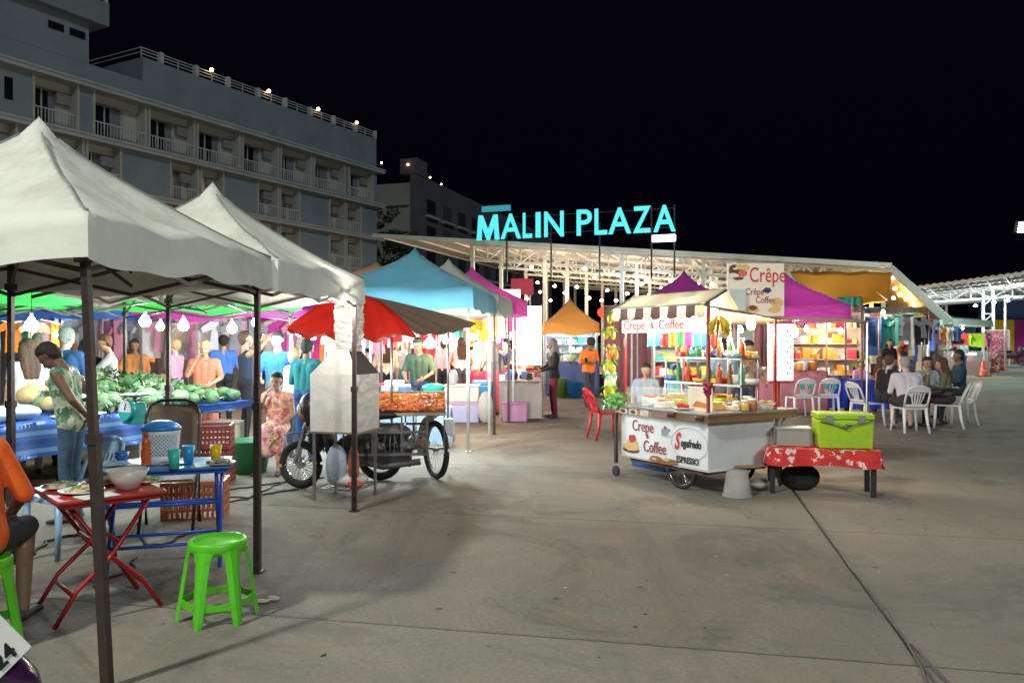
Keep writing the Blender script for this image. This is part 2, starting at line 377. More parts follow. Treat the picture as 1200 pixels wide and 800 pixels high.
# ================================================================ THE SETTING
# ---- concrete plaza
def concrete():
    m = bpy.data.materials.new('plaza concrete'); m.use_nodes = True; n = m.node_tree.nodes; l = m.node_tree.links; b = n['Principled BSDF']
    tc = n.new('ShaderNodeTexCoord')
    def noise(sc, det=6, ro=.6, dist=0):
        q = n.new('ShaderNodeTexNoise'); q.inputs['Scale'].default_value = sc; q.inputs['Detail'].default_value = det; q.inputs['Roughness'].default_value = ro; q.inputs['Distortion'].default_value = dist
        l.new(tc.outputs['Object'], q.inputs['Vector']); return q
    def ramp(src, a, c, lo=0, hi=1):
        q = n.new('ShaderNodeMapRange'); q.inputs[1].default_value = a; q.inputs[2].default_value = c; q.inputs[3].default_value = lo; q.inputs[4].default_value = hi
        l.new(src, q.inputs[0]); return q.outputs[0]
    def math_(op, a, c=None):
        q = n.new('ShaderNodeMath'); q.operation = op
        for i, v in enumerate((a, c)):
            if v is None: continue
            if isinstance(v, (int, float)): q.inputs[i].default_value = v
            else: l.new(v, q.inputs[i])
        return q.outputs[0]
    def mixc(f, a, c):
        q = n.new('ShaderNodeMix'); q.data_type = 'RGBA'
        for i, v in ((6, a), (7, c)):
            if isinstance(v, tuple): q.inputs[i].default_value = (*v, 1)
            else: l.new(v, q.inputs[i])
        l.new(f, q.inputs[0]); return q.outputs[2]
    big = noise(.35, 8, .65, .6); med = noise(1.7, 8, .7, .4); fine = noise(38, 4, .7); col = mixc(ramp(big.outputs[0], .35, .65), (.15, .127, .10), (.275, .235, .188))
    col = mixc(ramp(med.outputs[0], .42, .66, 0, .75), col, (.20, .185, .16))
    col = mixc(ramp(fine.outputs[0], .42, .7, 0, .6), col, (.11, .10, .085))
    gr = noise(150, 3, .8); col = mixc(ramp(gr.outputs[0], .5, .75, 0, .5), col, (.34, .31, .26))
    tm = n.new('ShaderNodeMapping'); tm.inputs['Rotation'].default_value = (0, 0, R(-20)); tm.inputs['Scale'].default_value = (6, .25, 1); l.new(tc.outputs['Object'], tm.inputs[0]); tn = noise(.5, 5, .65); l.new(tm.outputs[0], tn.inputs['Vector']); col = mixc(ramp(tn.outputs[0], .55, .72, 0, .4), col, (.09, .082, .07))
    rust = noise(.9, 5, .6, 1.2); col = mixc(ramp(rust.outputs[0], .56, .70, 0, .45), col, (.30, .19, .11))
    stain = noise(.75, 7, .75, .8); stain.inputs['Scale'].default_value = .6
    mp = n.new('ShaderNodeMapping'); mp.inputs['Location'].default_value = (3.3, 7.1, 0); l.new(tc.outputs['Object'], mp.inputs[0]); l.new(mp.outputs[0], stain.inputs['Vector'])
    col = mixc(ramp(stain.outputs[0], .50, .63, 0, .8), col, (.10, .095, .085))
    # small dark drips and gum
    vo = n.new('ShaderNodeTexVoronoi'); vo.inputs['Scale'].default_value = 3.1; l.new(tc.outputs['Object'], vo.inputs['Vector'])
    sc_ = n.new('ShaderNodeSeparateColor'); l.new(vo.outputs['Color'], sc_.inputs[0])
    spot = math_('MULTIPLY', ramp(vo.outputs['Distance'], .06, .10, 1, 0), math_('GREATER_THAN', sc_.outputs[0], .60))
    col = mixc(math_('MULTIPLY', spot, .75), col, (.05, .045, .04))
    # slab joints, slabs turned 12 degrees
    rt = n.new('ShaderNodeMapping'); rt.vector_type = 'POINT'; rt.inputs['Rotation'].default_value = (0, 0, R(12)); l.new(tc.outputs['Object'], rt.inputs[0])
    sx = n.new('ShaderNodeSeparateXYZ'); l.new(rt.outputs[0], sx.inputs[0])
    wob = noise(6, 3); w = math_('MULTIPLY', math_('SUBTRACT', wob.outputs[0], .5), .02)
    def joint(v, off, period, half):
        t = math_('ADD', math_('SUBTRACT', v, off-period*100), w)
        t = math_('MODULO', t, period); t = math_('MINIMUM', t, math_('SUBTRACT', period, t)); return ramp(t, half*.5, half*1.3, 1, 0)
    j = math_('MAXIMUM', joint(sx.outputs[0], 1.16, 8.0, .010), joint(sx.outputs[1], 4.29, 2.9, .008))
    col = mixc(math_('MULTIPLY', j, .8), col, (.035, .03, .027))
    # each slab a touch different
    fl = n.new('ShaderNodeVectorMath'); fl.operation = 'SNAP'; fl.inputs[1].default_value = (8.0, 2.9, 100)
    ad = n.new('ShaderNodeVectorMath'); ad.operation = 'SUBTRACT'; ad.inputs[1].default_value = (1.16, 4.29-2.9*2, 0); l.new(rt.outputs[0], ad.inputs[0]); l.new(ad.outputs[0], fl.inputs[0])
    wn = n.new('ShaderNodeTexWhiteNoise'); l.new(fl.outputs[0], wn.inputs['Vector'])
    col = mixc(ramp(wn.outputs['Value'], 0, 1, 0, .22), col, (.36, .33, .28))
    l.new(col, b.inputs['Base Color'])
    l.new(ramp(med.outputs[0], .3, .7, .72, .95), b.inputs['Roughness']); b.inputs['Specular IOR Level'].default_value = .25
    bp = n.new('ShaderNodeBump'); bp.inputs['Strength'].default_value = .6; bp.inputs['Distance'].default_value = .012
    h = math_('SUBTRACT', math_('ADD', fine.outputs[0], math_('MULTIPLY', med.outputs[0], 1.5)), math_('MULTIPLY', j, 3)); l.new(h, bp.inputs['Height']); l.new(bp.outputs[0], b.inputs['Normal'])
    return m
CONC = concrete()
g = MB(); g.sheet(lambda u, v: (-400+800*u, -60+860*v, 0), 8, 8); tag(g.build('ground', CONC), kind='structure')
# raised pavement far right
g = MB(); g.bb(22, 90, 47.5, 62, .004, .16); tag(g.build('pavement', M('pale pavement', (.30, .28, .25), .8, dirt=.4)), kind='structure')

# ---- apartment building
BLUE = M('blue grey render', (.26, .31, .335), .85, var=.2, scale=.5, dirt=.4); CREAM = M('cream render', (.52, .50, .42), .85, var=.1, scale=.8, dirt=.3)
TRIM = M('pale trim', (.50, .50, .48), .8, var=.12, scale=1, dirt=.35); RAIL = M('pale balcony rail', (.62, .63, .61), .5, 0)
CURT = M('grey curtain', (.20, .20, .22), .9, var=.3, scale=3); ACM = M('air conditioner', (.25, .25, .24), .6)
apt = thing('apartment_building', 'long blue and cream apartment block with rows of balconies and lamps along its roof terrace', 'building', (-11.8, 70, 0), math.atan2(-.877, -.4803))
def tpx(px):
    kk = (px-600)/F; return (-11.8-70*kk)/(.4803-.877*kk)
LV = [1.6, 4.65, 7.65, 10.65, 13.55, 16.57]
b = MB(); b.bb(-0, 62, -15, -.95, 0, 16.4); b.build('core_wall', CREAM, apt)
b = MB()
for z in LV: b.bb(-.6, 62, -.95, .45, z-.32, z); b.bb(-.65, 62, .40, .52, z-.10, z+.04)
b.build('floor_band', TRIM, apt)
par = MB(); tp = tpx(168)
par.bb(0, tp, -15, -.05, 16.6, 19.25); par.bb(tp, 62, -15, -.08, 16.6, 17.75)
par.build('parapet', BLUE, apt)
r = MB(); n = 17
for i in range(n+1):
    x = tp*i/n; r.bb(x-.12 if i else 0, x+.12, -.35, -.0, 19.25, 19.95) if i % 2 == 0 else r.bar((x, -.2, 19.25), (x, -.2, 19.85), .05)
for z in (19.5, 19.7, 19.88): r.bar((0, -.2, z), (tp, -.2, z), .05)
for z in (19.6, 19.88): r.bar((tp, -.2, z), (tp, -6, z), .05)
r.build('roof_railing', RAIL, apt)
# tower
t0 = tpx(105); tw = MB()
tw.bb(t0, 62, -12, -.06, 17.75, 21.2); tw.build('tower', BLUE, apt)
tw = MB(); tw.bb(t0-.9, 62, -12.5, .5, 20.1, 21.45); tw.build('tower_overhang', BLUE, apt)
tw = MB()
for i in range(10):
    x = t0-.8+i*1.6; tw.bb(x-.1, x+.1, .2, .4, 21.45, 22.3)
for z in (21.7, 21.95, 22.2): tw.bar((t0-.9, .3, z), (62, .3, z), .05)
tw.build('tower_railing', RAIL, apt)
for a, c in ((57, 75), (82, 100)):
    w = MB(); w.bb(tpx(c), tpx(a), -.05, .01, 19.05, 19.45); w.build('window', GLASSDARK, apt)
rowtop = [(5, 15, 'w'), (37, 92, 'b'), (108, 171, 'b'), (173, 228, 'b'), (230, 281, 'b'), (283, 326, 'b'), (328, 365, 'b'), (367, 404, 'b'), (408, 437, 'b'), (-90, -20, 'b')]
rowlow = [(-60, 20, 'b'), (60, 98, 'b'), (100, 142, 'b'), (198, 232, 'b'), (234, 262, 'l'), (301, 326, 'b'), (327, 351, 'b'), (385, 404, 'b'), (405, 423, 'b')]
WARMCURT = M('warm lit curtain', (.75, .45, .25), emit=.10)
def facade(z0, z1, bays):
    xs = sorted((tpx(bx), tpx(ax), k) for ax, bx, k in bays); cur = 0
    for x0, x1, k in xs+[(62, 62, 'e')]:
        if k == 'w': continue
        if x0-cur > .02: wall = MB(); wall.bb(cur, x0, -.94, 0, z0, z1); wall.build('blue_wall', BLUE, apt)
        cur = x1
    for x0, x1, k in xs:
        if k == 'w':
            w = MB(); w.bb(x0, x1, -.02, .02, z0+.9, z1-.6); w.build('window', GLASSDARK, apt); continue
        W = x1-x0
        bl = MB(); bl.bb(x0, x0+.14, -.94, .1, z0, z1); bl.bb(x1-.14, x1, -.94, .1, z0, z1); bl.bb(x0+.14, x1-.14, -.94, -.55, z1-.45, z1)
        if W > 2.4: bl.bb(x0+.14, x0+W*.30, -.94, -.75, z0, z1-.45)
        bl = bl.build('balcony', CREAM, apt)
        d0 = x0+W*.32 if W > 2.4 else x0+W*.3
        dr = MB(); dr.bb(d0, x1-.2, -.93, -.86, z0+.02, z1-.5); dr.build('door', GLASSDARK if k == 'b' else WARMCURT, bl)
        if k == 'b':
            cu = MB(); cu.bb(d0, d0+(x1-d0)*random.uniform(.2, .45), -.855, -.83, z0+.05, z1-.55); cu.build('curtain', CURT, bl)
        fr = MB(); m_ = (d0+x1-.2)/2
        for q in (d0, m_, x1-.2): fr.bb(q-.04, q+.04, -.83, -.78, z0, z1-.48)
        fr.build('frame', TRIM, bl)
        rl = MB(); nb = max(5, int(W/.22))
        for i in range(nb+1):
            q = x0+.14+(W-.28)*i/nb; rl.bar((q, .02, z0), (q, .02, z0+.95), .035)
        rl.bar((x0+.1, .02, z0+.95), (x1-.1, .02, z0+.95), .06); rl.bar((x0+.1, .02, z0+.12), (x1-.1, .02, z0+.12), .04)
        rl.build('railing', RAIL, bl)
        if random.random() < .75:
            ac = MB(); ac.bb(x0+.2, x0+1.0, -.74, -.45, z1-1.15, z1-.55); ac.cone((x0+.45, -.45, z1-.85), (x0+.45, -.435, z1-.85), .22, n=16); ac.lathe([(.18, 0), (.2, .02), (.2, .03)], (0, 0, 0), 12) if 0 else None
            ac.build('air_conditioner', ACM, bl)
facade(LV[4], LV[5]-.32, rowtop)
for q in (3, 2, 1): facade(LV[q], LV[q+1]-.32, rowlow)
LAMPW = glow('warm lamp globe', (1, .62, .30), 14)
def globe(px, py, Y, i, where='on the parapet posts of the long apartment block', r=.13, e=14):
    p = P(px, py, Y); t = thing('roof_lamp', 'small glowing globe lamp '+where, 'lamp', (p.x, p.y, p.z-.15), 0, 'lamps along the roof terrace')
    m = MB(); m.ball((0, 0, .15), r, 12, 8); m.build('globe', LAMPW, t); m = MB(); m.cone((0, 0, -.12), (0, 0, .05), .06, .07); m.build('base', TRIM, t)
    return t
for i, px in enumerate((248, 315, 373, 418)):
    tt = tpx(px); Y = 70-.877*tt-.1; globe(px, (82, 107, 128, 144)[i], Y, i)
# ---- second building
b2 = thing('apartment_building', 'darker apartment block behind the long one, with a pale end wall and roof lamps', 'building', (X(480, 92), 92, 0), -R(17.8))
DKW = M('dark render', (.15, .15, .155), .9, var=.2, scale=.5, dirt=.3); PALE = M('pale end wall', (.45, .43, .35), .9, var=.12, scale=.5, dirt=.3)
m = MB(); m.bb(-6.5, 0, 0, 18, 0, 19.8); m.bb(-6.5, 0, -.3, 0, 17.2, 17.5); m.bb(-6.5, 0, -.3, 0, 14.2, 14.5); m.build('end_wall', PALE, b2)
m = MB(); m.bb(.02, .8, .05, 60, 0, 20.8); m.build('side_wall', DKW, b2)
m = MB(); m.bb(-1.2, .9, .0, 3, 20.8, 22.6); m.build('stair_tower', DKW, b2)
for z in (16.8, 13.7, 10.7):
    for i in range(11):
        w = MB(); w.bb(.8, .86, 3+i*5, 5.6+i*5, z, z+1.6); w.build('window', M('dim window %d' % (i % 3), [(.03, .03, .035), (.10, .10, .11), (.05, .06, .07)][i % 3], .3), b2)
        w = MB(); w.bb(.8, 1.3, 2.6+i*5, 6+i*5, z-.6, z-.35); w.build('ledge', TRIM, b2) if i < 8 else None
for px, py, Y in ((447, 191, 88), (491, 200, 96), (504, 208, 102), (517, 216, 110), (478, 193, 92)): globe(px, py, Y, 0, 'on the roof of the darker apartment block', .12)
# ---- trees between the buildings
LEAF = M('dark leaves', (.045, .07, .03), .7, var=.5, scale=3); BARK = M('bark', (.12, .09, .06), .9)
def tree(label, loc, h, r, seed):
    rnd = random.Random(seed); t = thing('tree', label, 'tree', loc)
    m = MB(); m.tube([(0, 0, 0), (.1, 0, h*.3), (0, .1, h*.6), (.1, 0, h*.85)], [.22, .17, .11, .04], 8)
    for i in range(7):
        a = rnd.uniform(0, 6.28); z = h*rnd.uniform(.35, .7); m.tube([(0, 0, z), (math.cos(a)*r*.4, math.sin(a)*r*.4, z+h*.12), (math.cos(a)*r*.8, math.sin(a)*r*.8, z+h*.2)], [.08, .05, .02], 6)
    m.build('trunk', BARK, t)
    m = MB()
    for i in range(26):
        a = rnd.uniform(0, 6.28); q = rnd.uniform(0, 1)**.6*r; z = h*rnd.uniform(.42, 1.0); cc = Vector((math.cos(a)*q, math.sin(a)*q, z)); cr = r*rnd.uniform(.18, .36)
        for j in range(70):
            d = Vector((rnd.gauss(0, 1), rnd.gauss(0, 1), rnd.gauss(0, .8))).normalized()*cr*rnd.uniform(.5, 1); p = cc+d
            u = Vector((rnd.gauss(0, 1), rnd.gauss(0, 1), rnd.gauss(0, .6))).normalized()*.22; w = u.cross(Vector((rnd.gauss(0, 1), rnd.gauss(0, 1), rnd.gauss(0, 1)))).normalized()*.09
            m.add([p-u, p+w, p+u, p-w], [(0, 1, 2, 3)], False)
    m.build('crown', LEAF, t)
tree('dark leafy tree at the foot of the pale end wall', (X(449, 84), 84, 0), 15.5, 2.2, 1)
tree('low dark tree showing just above the market roof', (X(468, 80), 80, 0), 12.2, 2.6, 2)

# ---- market hall with truss roof
HALLW = M('cream painted steel', (.70, .68, .61), .5, .1, var=.12, scale=2, dirt=.3); ROOFM = M('pale roof sheet', (.55, .53, .47), .5, .2, var=.12, scale=1, dirt=.3)
hall = thing('market_hall', 'open market hall with a long cream truss roof behind the tents', 'market hall', (-7.6, 44, 0), math.atan2(-.309, .951))
L = 25.9
def rz_(s): return 7.45-2.40*s/L
rf = MB()
def roofpt(u, v):
    s = u*L; return (s, v*24, rz_(s)+.03*math.sin(s*14)+.0)
rf.sheet(roofpt, 150, 1, .05, smooth=False)
rf.build('roof', ROOFM, hall)
fb = MB(); fb.bar((0, -.05, rz_(0)-.05), (L, -.05, rz_(L)-.05), .16, .22); fb.build('fascia_beam', HALLW, hall)
for row, v in enumerate((.3, 5, 10, 15, 20, 23.5)):
    tr = MB(); s0 = 5.6; nn = 22; dz = .78
    tr.bar((s0, v, rz_(s0)-.22), (L, v, rz_(L)-.22), .13); tr.bar((s0, v, rz_(s0)-.22-dz), (L, v, rz_(L)-.22-dz), .13)
    for i in range(nn):
        a = s0+(L-s0)*i/nn; c = s0+(L-s0)*(i+1)/nn
        tr.bar((a, v, rz_(a)-.22), (a, v, rz_(a)-.22-dz), .07)
        tr.bar((a, v, rz_(a)-.22-(dz if i % 2 else 0)), (c, v, rz_(c)-.22-(0 if i % 2 else dz)), .07)
        if i % 2 == 0: tr.bar((a, v-.25, rz_(a)-.22-dz), (c, v+.25, rz_(c)-.22-dz), .045)
    tr.build('truss', HALLW, hall)
    for i in range(6):
        s = s0+.1+(L-s0-.4)*i/5; cc = MB(); cc.bb(s-.09, s+.09, v-.09, v+.09, 0, rz_(s)-.3); cc.build('column', HALLW, hall)
pu = MB()
for i in range(13):
    s = .6+i*2.05; pu.bar((s, 0, rz_(s)-.14), (s, 24, rz_(s)-.14), .09)
pu.build('purlin', HALLW, hall)
# bent side frame at the right end: rafter down to a node, leaning leg and tie beam
nd = hall.matrix_world if False else None
def hloc(p):      # world point to hall coordinates
    q = Vector(p)-Vector((-7.6, 44, 0)); u = Vector((.951, -.309, 0)); w = Vector((.309, .951, 0)); return Vector((q.dot(u), q.dot(w), q.z))
fr = MB(); top = hloc(P(1043, 314, 36)); node = hloc(P(1113, 377, 34.5)); foot = hloc((X(1088, 36.5), 36.5, 0))
fr.bar(top, node, .26, .34); fr.bar(node, foot, .26, .26); fr.bar(node+Vector((0, 0, .02)), hloc(P(1155, 379, 38)), .26, .26); fr.build('side_frame', HALLW, hall)
fr = MB(); o = Vector((.309*0+.3, 5.2, 0)); fr.bar(top+o, node+o, .22, .26); fr.bar(node+o, foot+o, .2, .2); fr.build('side_frame', HALLW, hall)
EAV = M('tan eave cloth', (.60, .42, .18), .7, trans=.35, dirt=.3)
sd = MB()
a0 = top+Vector((0, .2, .12)); a1 = node+Vector((0, .2, .16))
sd.sheet(lambda u, v: a0.lerp(a1, u)+Vector((0, 11*v, .02*math.sin(u*60))), 40, 2, .04, False); sd.build('side_roof', EAV, hall)
# ---- roof sign
CY = glow('cyan letter', (.09, .72, .78), 1.0); CYS = M('cyan letter side', (.02, .35, .40), .5)
sign = thing('roof_sign', 'large cyan illuminated letters MALIN PLAZA standing on posts above the hall roof', 'sign', (-1.82, 41.2, 0), math.atan2(-3.4, 9.47))
SL = 10.06; mats_ = {}
letters = 'MALIN PLAZA'
# widths read from the photograph, as fractions of the whole line
xs = [(560, 585), (588, 607), (614, 622), (627, 633), (638, 660), None, (677, 694), (698, 712), (714, 740), (743, 763), (767, 791)]
LX = [(559, 585), (587, 611), (613, 624), (628, 634), (638, 661), None, (676, 694), (697, 712), (713, 740), (742, 763), (766, 792)]
def sx_of(px):
    kk = (px-600)/F; dx, dy = 9.47/SL*1.0, -3.4/SL; nrm = math.hypot(dx, dy); dx /= nrm; dy /= nrm
    return (-1.82-kk*41.2)/(kk*dy-dx)
for ch, lx in zip(letters, LX):
    if lx is None: continue
    if ch == 'M':
        a = sx_of(559); w_ = sx_of(585)-a; mm_ = MB(); z0, z1 = 6.78, 8.05; t_ = .23; mid = a+w_/2
        mm_.poly([(a, -.06, z0), (a+.10, -.06, z1), (a+.10+t_*.9, -.06, z1), (mid, -.06, z0+.50), (a+w_-.10-t_*.9, -.06, z1), (a+w_-.10, -.06, z1), (a+w_, -.06, z0), (a+w_-t_, -.06, z0), (a+w_-.26, -.06, z1-.52), (mid+.06, -.06, z0), (mid-.06, -.06, z0), (a+.26, -.06, z1-.52), (a+t_, -.06, z0)], .12)
        mm_.build('letter', CY, sign); continue
    o = textmesh('letter', ch, 1.0, CY, sign, (0, 0, 0), (R(90), 0, 0), .06, .006 if ch == 'M' else .016)
    vs = [v.co for v in o.data.vertices]; x0 = min(v.x for v in vs); x1 = max(v.x for v in vs); y0 = min(v.y for v in vs); y1 = max(v.y for v in vs)
    a = sx_of(lx[0]); c = sx_of(lx[1])
    for v in o.data.vertices:
        v.co.x = (v.co.x-x0)/(x1-x0)*(c-a); v.co.y = (v.co.y-y0)/(y1-y0)*1.27
    o.location = (a, 0, 6.78)
    me = o.data; me.materials.append(CYS)
    for p in me.polygons:
        if abs(p.normal.z) < .5: p.material_index = 1
fp = MB()
for px in (593, 645, 702, 763, 790): q = sx_of(px); fp.bar((q, .12, 4.6), (q, .12, 8.05 if px > 760 else 7.4), .07)
fp.bar((-.1, .14, 7.9), (SL, .14, 7.9), .04); fp.bar((-.1, .14, 7.0), (SL, .14, 7.0), .04); fp.build('frame', M('dark steel', (.05, .05, .05), .5, .5), sign)
sb = MB(); sb.bb(sx_of(565), sx_of(598), -.06, .06, 8.22, 8.50); sb.build('bar_panel', glow('dim cyan bar', (.03, .30, .36), .8), sign)
sb = MB(); a, c = sx_of(765), sx_of(793); sb.bb(a, c, -.30, -.2, 6.28, 6.62); o = sb.build('lightbox', glow('white lightbox', (.85, 1, 1), 3), sign, bev=.12)
# ---- right hand hall
rh = thing('market_hall', 'second truss roofed hall at the far right with a row of bulbs under its eave', 'market hall', (X(1070, 50), 50, 0), R(-10))
m = MB()
W2 = 22
def rr(u, v): return (u*W2, v*14, 4.75+1.3*u+.03*math.sin(u*W2*14)-.05*v)
_o = Matrix.Rotation(R(10), 3, 'Z')
def rr(u, v):
    q = P(1068, 336, 43).lerp(P(1330, 300, 38), u).lerp(P(1088, 353, 60).lerp(P(1330, 338, 56), u), v)-Vector((X(1070, 50), 50, 0)); q = _o@q; q.z += .03*math.sin(u*180); return q
m.sheet(rr, 160, 1, .06, False); m.build('roof', ROOFM, rh)
m = MB()
for i in range(9):
    a = rr(0, i/8)-Vector((0, 0, .1)); c = rr(1, i/8)-Vector((0, 0, .1)); m.bar(a, c, .12)
for i in range(12):
    a = rr(i/11, 0)-Vector((0, 0, .2)); c = rr(i/11, 1)-Vector((0, 0, .2)); m.bar(a, c, .08)
m.build('purlin', HALLW, rh)
m = MB()
for v in (0, 4, 8):
    n2 = 18; 
    m.bar((0, v, 4.6), (W2, v, 5.9), .2 if v == 0 else .12); m.bar((1, v, 4.05), (W2, v, 5.3), .12)
    for i in range(n2):
        a = 1+(W2-1)*i/n2; c = 1+(W2-1)*(i+1)/n2; za = 4.6+1.3*a/W2; zc = 4.6+1.3*c/W2
        m.bar((a, v, za), (a, v, za-.6), .06); m.bar((a, v, za-(.6 if i % 2 else 0)), (c, v, zc-(0 if i % 2 else .6)), .06)
m.build('truss', HALLW, rh)
for sx_, v in ((4.3, 0), (4.3, 8), (12, 0), (12, 8), (20, 0)):
    m = MB(); 
    for dx in (-.28, .28): m.bb(sx_+dx-.07, sx_+dx+.07, v-.07, v+.07, 0, 4.75+sx_*.058)
    for i in range(9): z = .3+i*.5; m.bar((sx_-.28, v, z), (sx_+.28, v, z+.5 if i % 2 else z), .05)
    m.build('column', HALLW, rh)
# ---- striped hoarding and blue wall at the far right
hd = thing('hoarding', 'tall yellow and magenta striped hoarding at the far right edge', 'hoarding', (X(1160, 56), 56, 0), 0)
cols = [(.75, .45, .02), (.75, .45, .02), (.40, .02, .18), (.75, .45, .02), (.40, .02, .18), (.75, .45, .02), (.75, .45, .02), (.4, .02, .18)]
for i, c in enumerate(cols):
    m = MB(); m.bb(i*.85, i*.85+.845, 0, .06, 0, 3.1); m.build('panel', M('hoarding %d' % (i if i > 8 else (0 if c[0] > .5 else 1)), c, .6, var=.08), hd)
bw = MB(); bw.bb(X(1150, 60), X(1260, 60)+6, 60, 60.4, 0, 5.9); tag(bw.build('boundary_wall', M('dark blue wall', (.05, .09, .17), .8, var=.2)), 'dark blue wall rising behind the striped hoarding', 'wall')
sgn = thing('banner', 'pink and red patterned banner on a frame beside the striped hoarding', 'banner', (X(1170, 49), 49, .16)); m = MB(); m.bb(-.62, .62, 0, .05, .2, 2.1); m.build('face', pattern('banner print', [(.5, .12, .14), (.6, .3, .3), (.35, .08, .1)], 9), sgn)
m = MB(); m.bar((-.66, 0, 0), (-.66, 0, 2.15), .06); m.bar((.66, 0, 0), (.66, 0, 2.15), .06); m.bar((-.66, 0, 2.13), (.66, 0, 2.13), .06); m.build('frame', HALLW, sgn)
# ================================================================ TENTS
def tent(label, c, ang, side, col, zp=3.1, ze=2.2, val=.22, pole=DARKPOLE, group='pop-up tents over the stalls', legs=(0, 1, 2, 3), seed=0, sag=.06, sidey=None, legw=.034, frame=True, depthy=None, lean=(0, 0)):
    """c centre on the ground, ang the turn of its sides, side the length"""
    rnd = random.Random(seed); t = thing('market_tent', label, 'tent', (c[0], c[1], 0), ang, group)
    h = side/2; hy = (depthy or side)/2; m = MB(); N = 28
    ph = [rnd.uniform(0, 6.28) for _ in range(6)]
    def top(u, v):
        a = u*2-1; b = v*2-1; mm = max(abs(a), abs(b)); q = min(abs(a), abs(b))/max(mm, 1e-6)
        z = zp-(zp-ze)*(.75*mm**.62+.25*mm)
        z -= sag*math.sin(math.pi*min(1, mm*.97))*(1-q**2)*1.0
        z += .018*(1-q)*math.sin(7*a+ph[0]+3*b)*mm+.012*math.sin(11*b+ph[1]-4*a)*mm-.02*(1-q**3)*(mm**8)*(1+math.sin(5*(a+b)+ph[2]))
        return (a*h, b*hy, z)
    m.sheet(top, N, N)
    # valance
    for k in range(4):
        def vl(u, v, k=k):
            e = u*2-1; P_ = [(e, -1), (1, e), (-e, 1), (-1, -e)][k]; a, b = P_
            x, y, z = top((a+1)/2, (b+1)/2); w = 1+.012*v+.010*v*math.sin(e*9+ph[3]+k)*(1-abs(e)**6)
            return (x*w, y*w, z-val*v+.012*v*math.sin(e*6+ph[4]))
        m.sheet(vl, N, 3)
    m.build('canopy', col, t)
    # piping along the hips
    if frame:
        pm = MB()
        for sx, sy in ((1, 1), (1, -1), (-1, 1), (-1, -1)):
            pts = [Vector(top(.5+sx*q/2, .5+sy*q/2))+Vector((0, 0, .004)) for q in [i/14 for i in range(1, 15)]]; pm.tube(pts, .006, 5)
        pm.build('seam', M('grey seam', (.25, .26, .25), .8), t)
    L = .93
    cs = [(-h*L, -hy*L), (h*L, -hy*L), (h*L, hy*L), (-h*L, hy*L)]
    for k in legs:
        x, y = cs[k]; lx, ly = lean if k == 1 else (0, 0); lg = MB(); lg.bar((x+lx, y+ly, .0), (x+lx*.45, y+ly*.45, 1.15), legw*1.25); lg.bar((x+lx*.45, y+ly*.45, 1.15), (x, y, ze-.03), legw); lg.box((x+lx*.45, y+ly*.45, 1.15), (legw*1.6,)*2+(.05,)); lg.box((x+lx, y+ly, .004+.003), (legw*2.4, legw*2.4, .008)); lg.box((x, y, ze-.2), (legw*1.7, legw*1.7, .05)); lg.build('leg', pole, t)
    if frame:
        fm = MB()
        for k in range(4):
            a = Vector((*cs[k], 0)); b = Vector((*cs[(k+1) % 4], 0))
            for i in range(2):
                p = a.lerp(b, i/2); q = a.lerp(b, (i+1)/2); z0, z1 = ze-.26, ze-.06
                fm.bar((p.x, p.y, z0), (q.x, q.y, z1), .012, .024); fm.bar((p.x, p.y, z1), (q.x, q.y, z0), .012, .024)
        for k in range(4): fm.bar((cs[k][0], cs[k][1], ze-.2), (0, 0, zp-.42), .014, .024)
        fm.bar((0, 0, zp-.6), (0, 0, zp-.22), .03)
        for k in range(4):
            a = Vector((*cs[k], 0)).lerp(Vector((*cs[(k+1) % 4], 0)), .5); fm.bar((a.x, a.y, ze-.2), (0, 0, zp-.6), .012, .022); fm.bar((a.x, a.y, ze-.1), (0, 0, zp-.4), .012, .022)
        fm.build('truss_frame', pole, t)
    return t
WHITE = cloth('white tent cloth', (.71, .71, .62), .06, var=.12, dirt=.65, bump=.8); GREENC = cloth('green tent cloth', (.06, .62, .10), .45, dirt=.1); BLUEC = cloth('sky blue tent cloth', (.095, .29, .40), .10, dirt=.3, bump=.7)
GREYC = cloth('grey green tent cloth', (.36, .41, .38), .15); MAG = cloth('magenta tent cloth', (.50, .05, .38), .3, dirt=.1); NAVY = cloth('royal blue tent cloth', (.05, .15, .55), .4, dirt=.1)
ORC = cloth('orange tent cloth', (.60, .24, .05), .18, dirt=.1); TAN = cloth('tan tent cloth', (.40, .28, .18), .3); CREAMC = cloth('cream awning cloth', (.44, .42, .32), .25, dirt=.3)
RW = -R(6.8)
tent('near white tent with sharp peak, its corner leg rising through the left of the view', (-2.80, 4.75), RW, 2.0, WHITE, 2.93, 2.19, .215, group='white pop-up tents at the left', seed=1, sag=.04, lean=(.12, 0), legs=(0, 1, 2, 3))
tent('second white tent just beyond the nearest one', (-2.52, 6.75), RW, 2.0, WHITE, 2.94, 2.19, .22, group='white pop-up tents at the left', seed=2, sag=.03, legs=(2, 3))
m = MB()
tent('green tent behind the nearest white tent, glowing from its bulbs', (-7.3, 9.9), RW, 2.7, GREENC, 2.9, 2.20, .16, group='green tents over the vegetable stall', seed=3, legs=(0, 3))
tent('green tent behind the second white tent, glowing from its bulbs', (-4.5, 10.2), RW, 2.7, GREENC, 2.9, 2.20, .16, group='green tents over the vegetable stall', seed=4, legs=(2, 3))
tent('sky blue tent next to the red cart awning', (-1.55, 12.8), RW, 2.25, BLUEC, 3.1, 2.38, .30, seed=5, pole=SILVER, sag=.03)
tent('grey tent right behind the sky blue one', (-1.18, 14.95), RW, 2.15, GREYC, 3.15, 2.40, .32, seed=6, pole=DARKPOLE, sag=.03)
tent('magenta tent behind the grey one, third in the row', (-.85, 17.15), RW, 2.15, MAG, 3.2, 2.48, .32, seed=7, pole=SILVER)
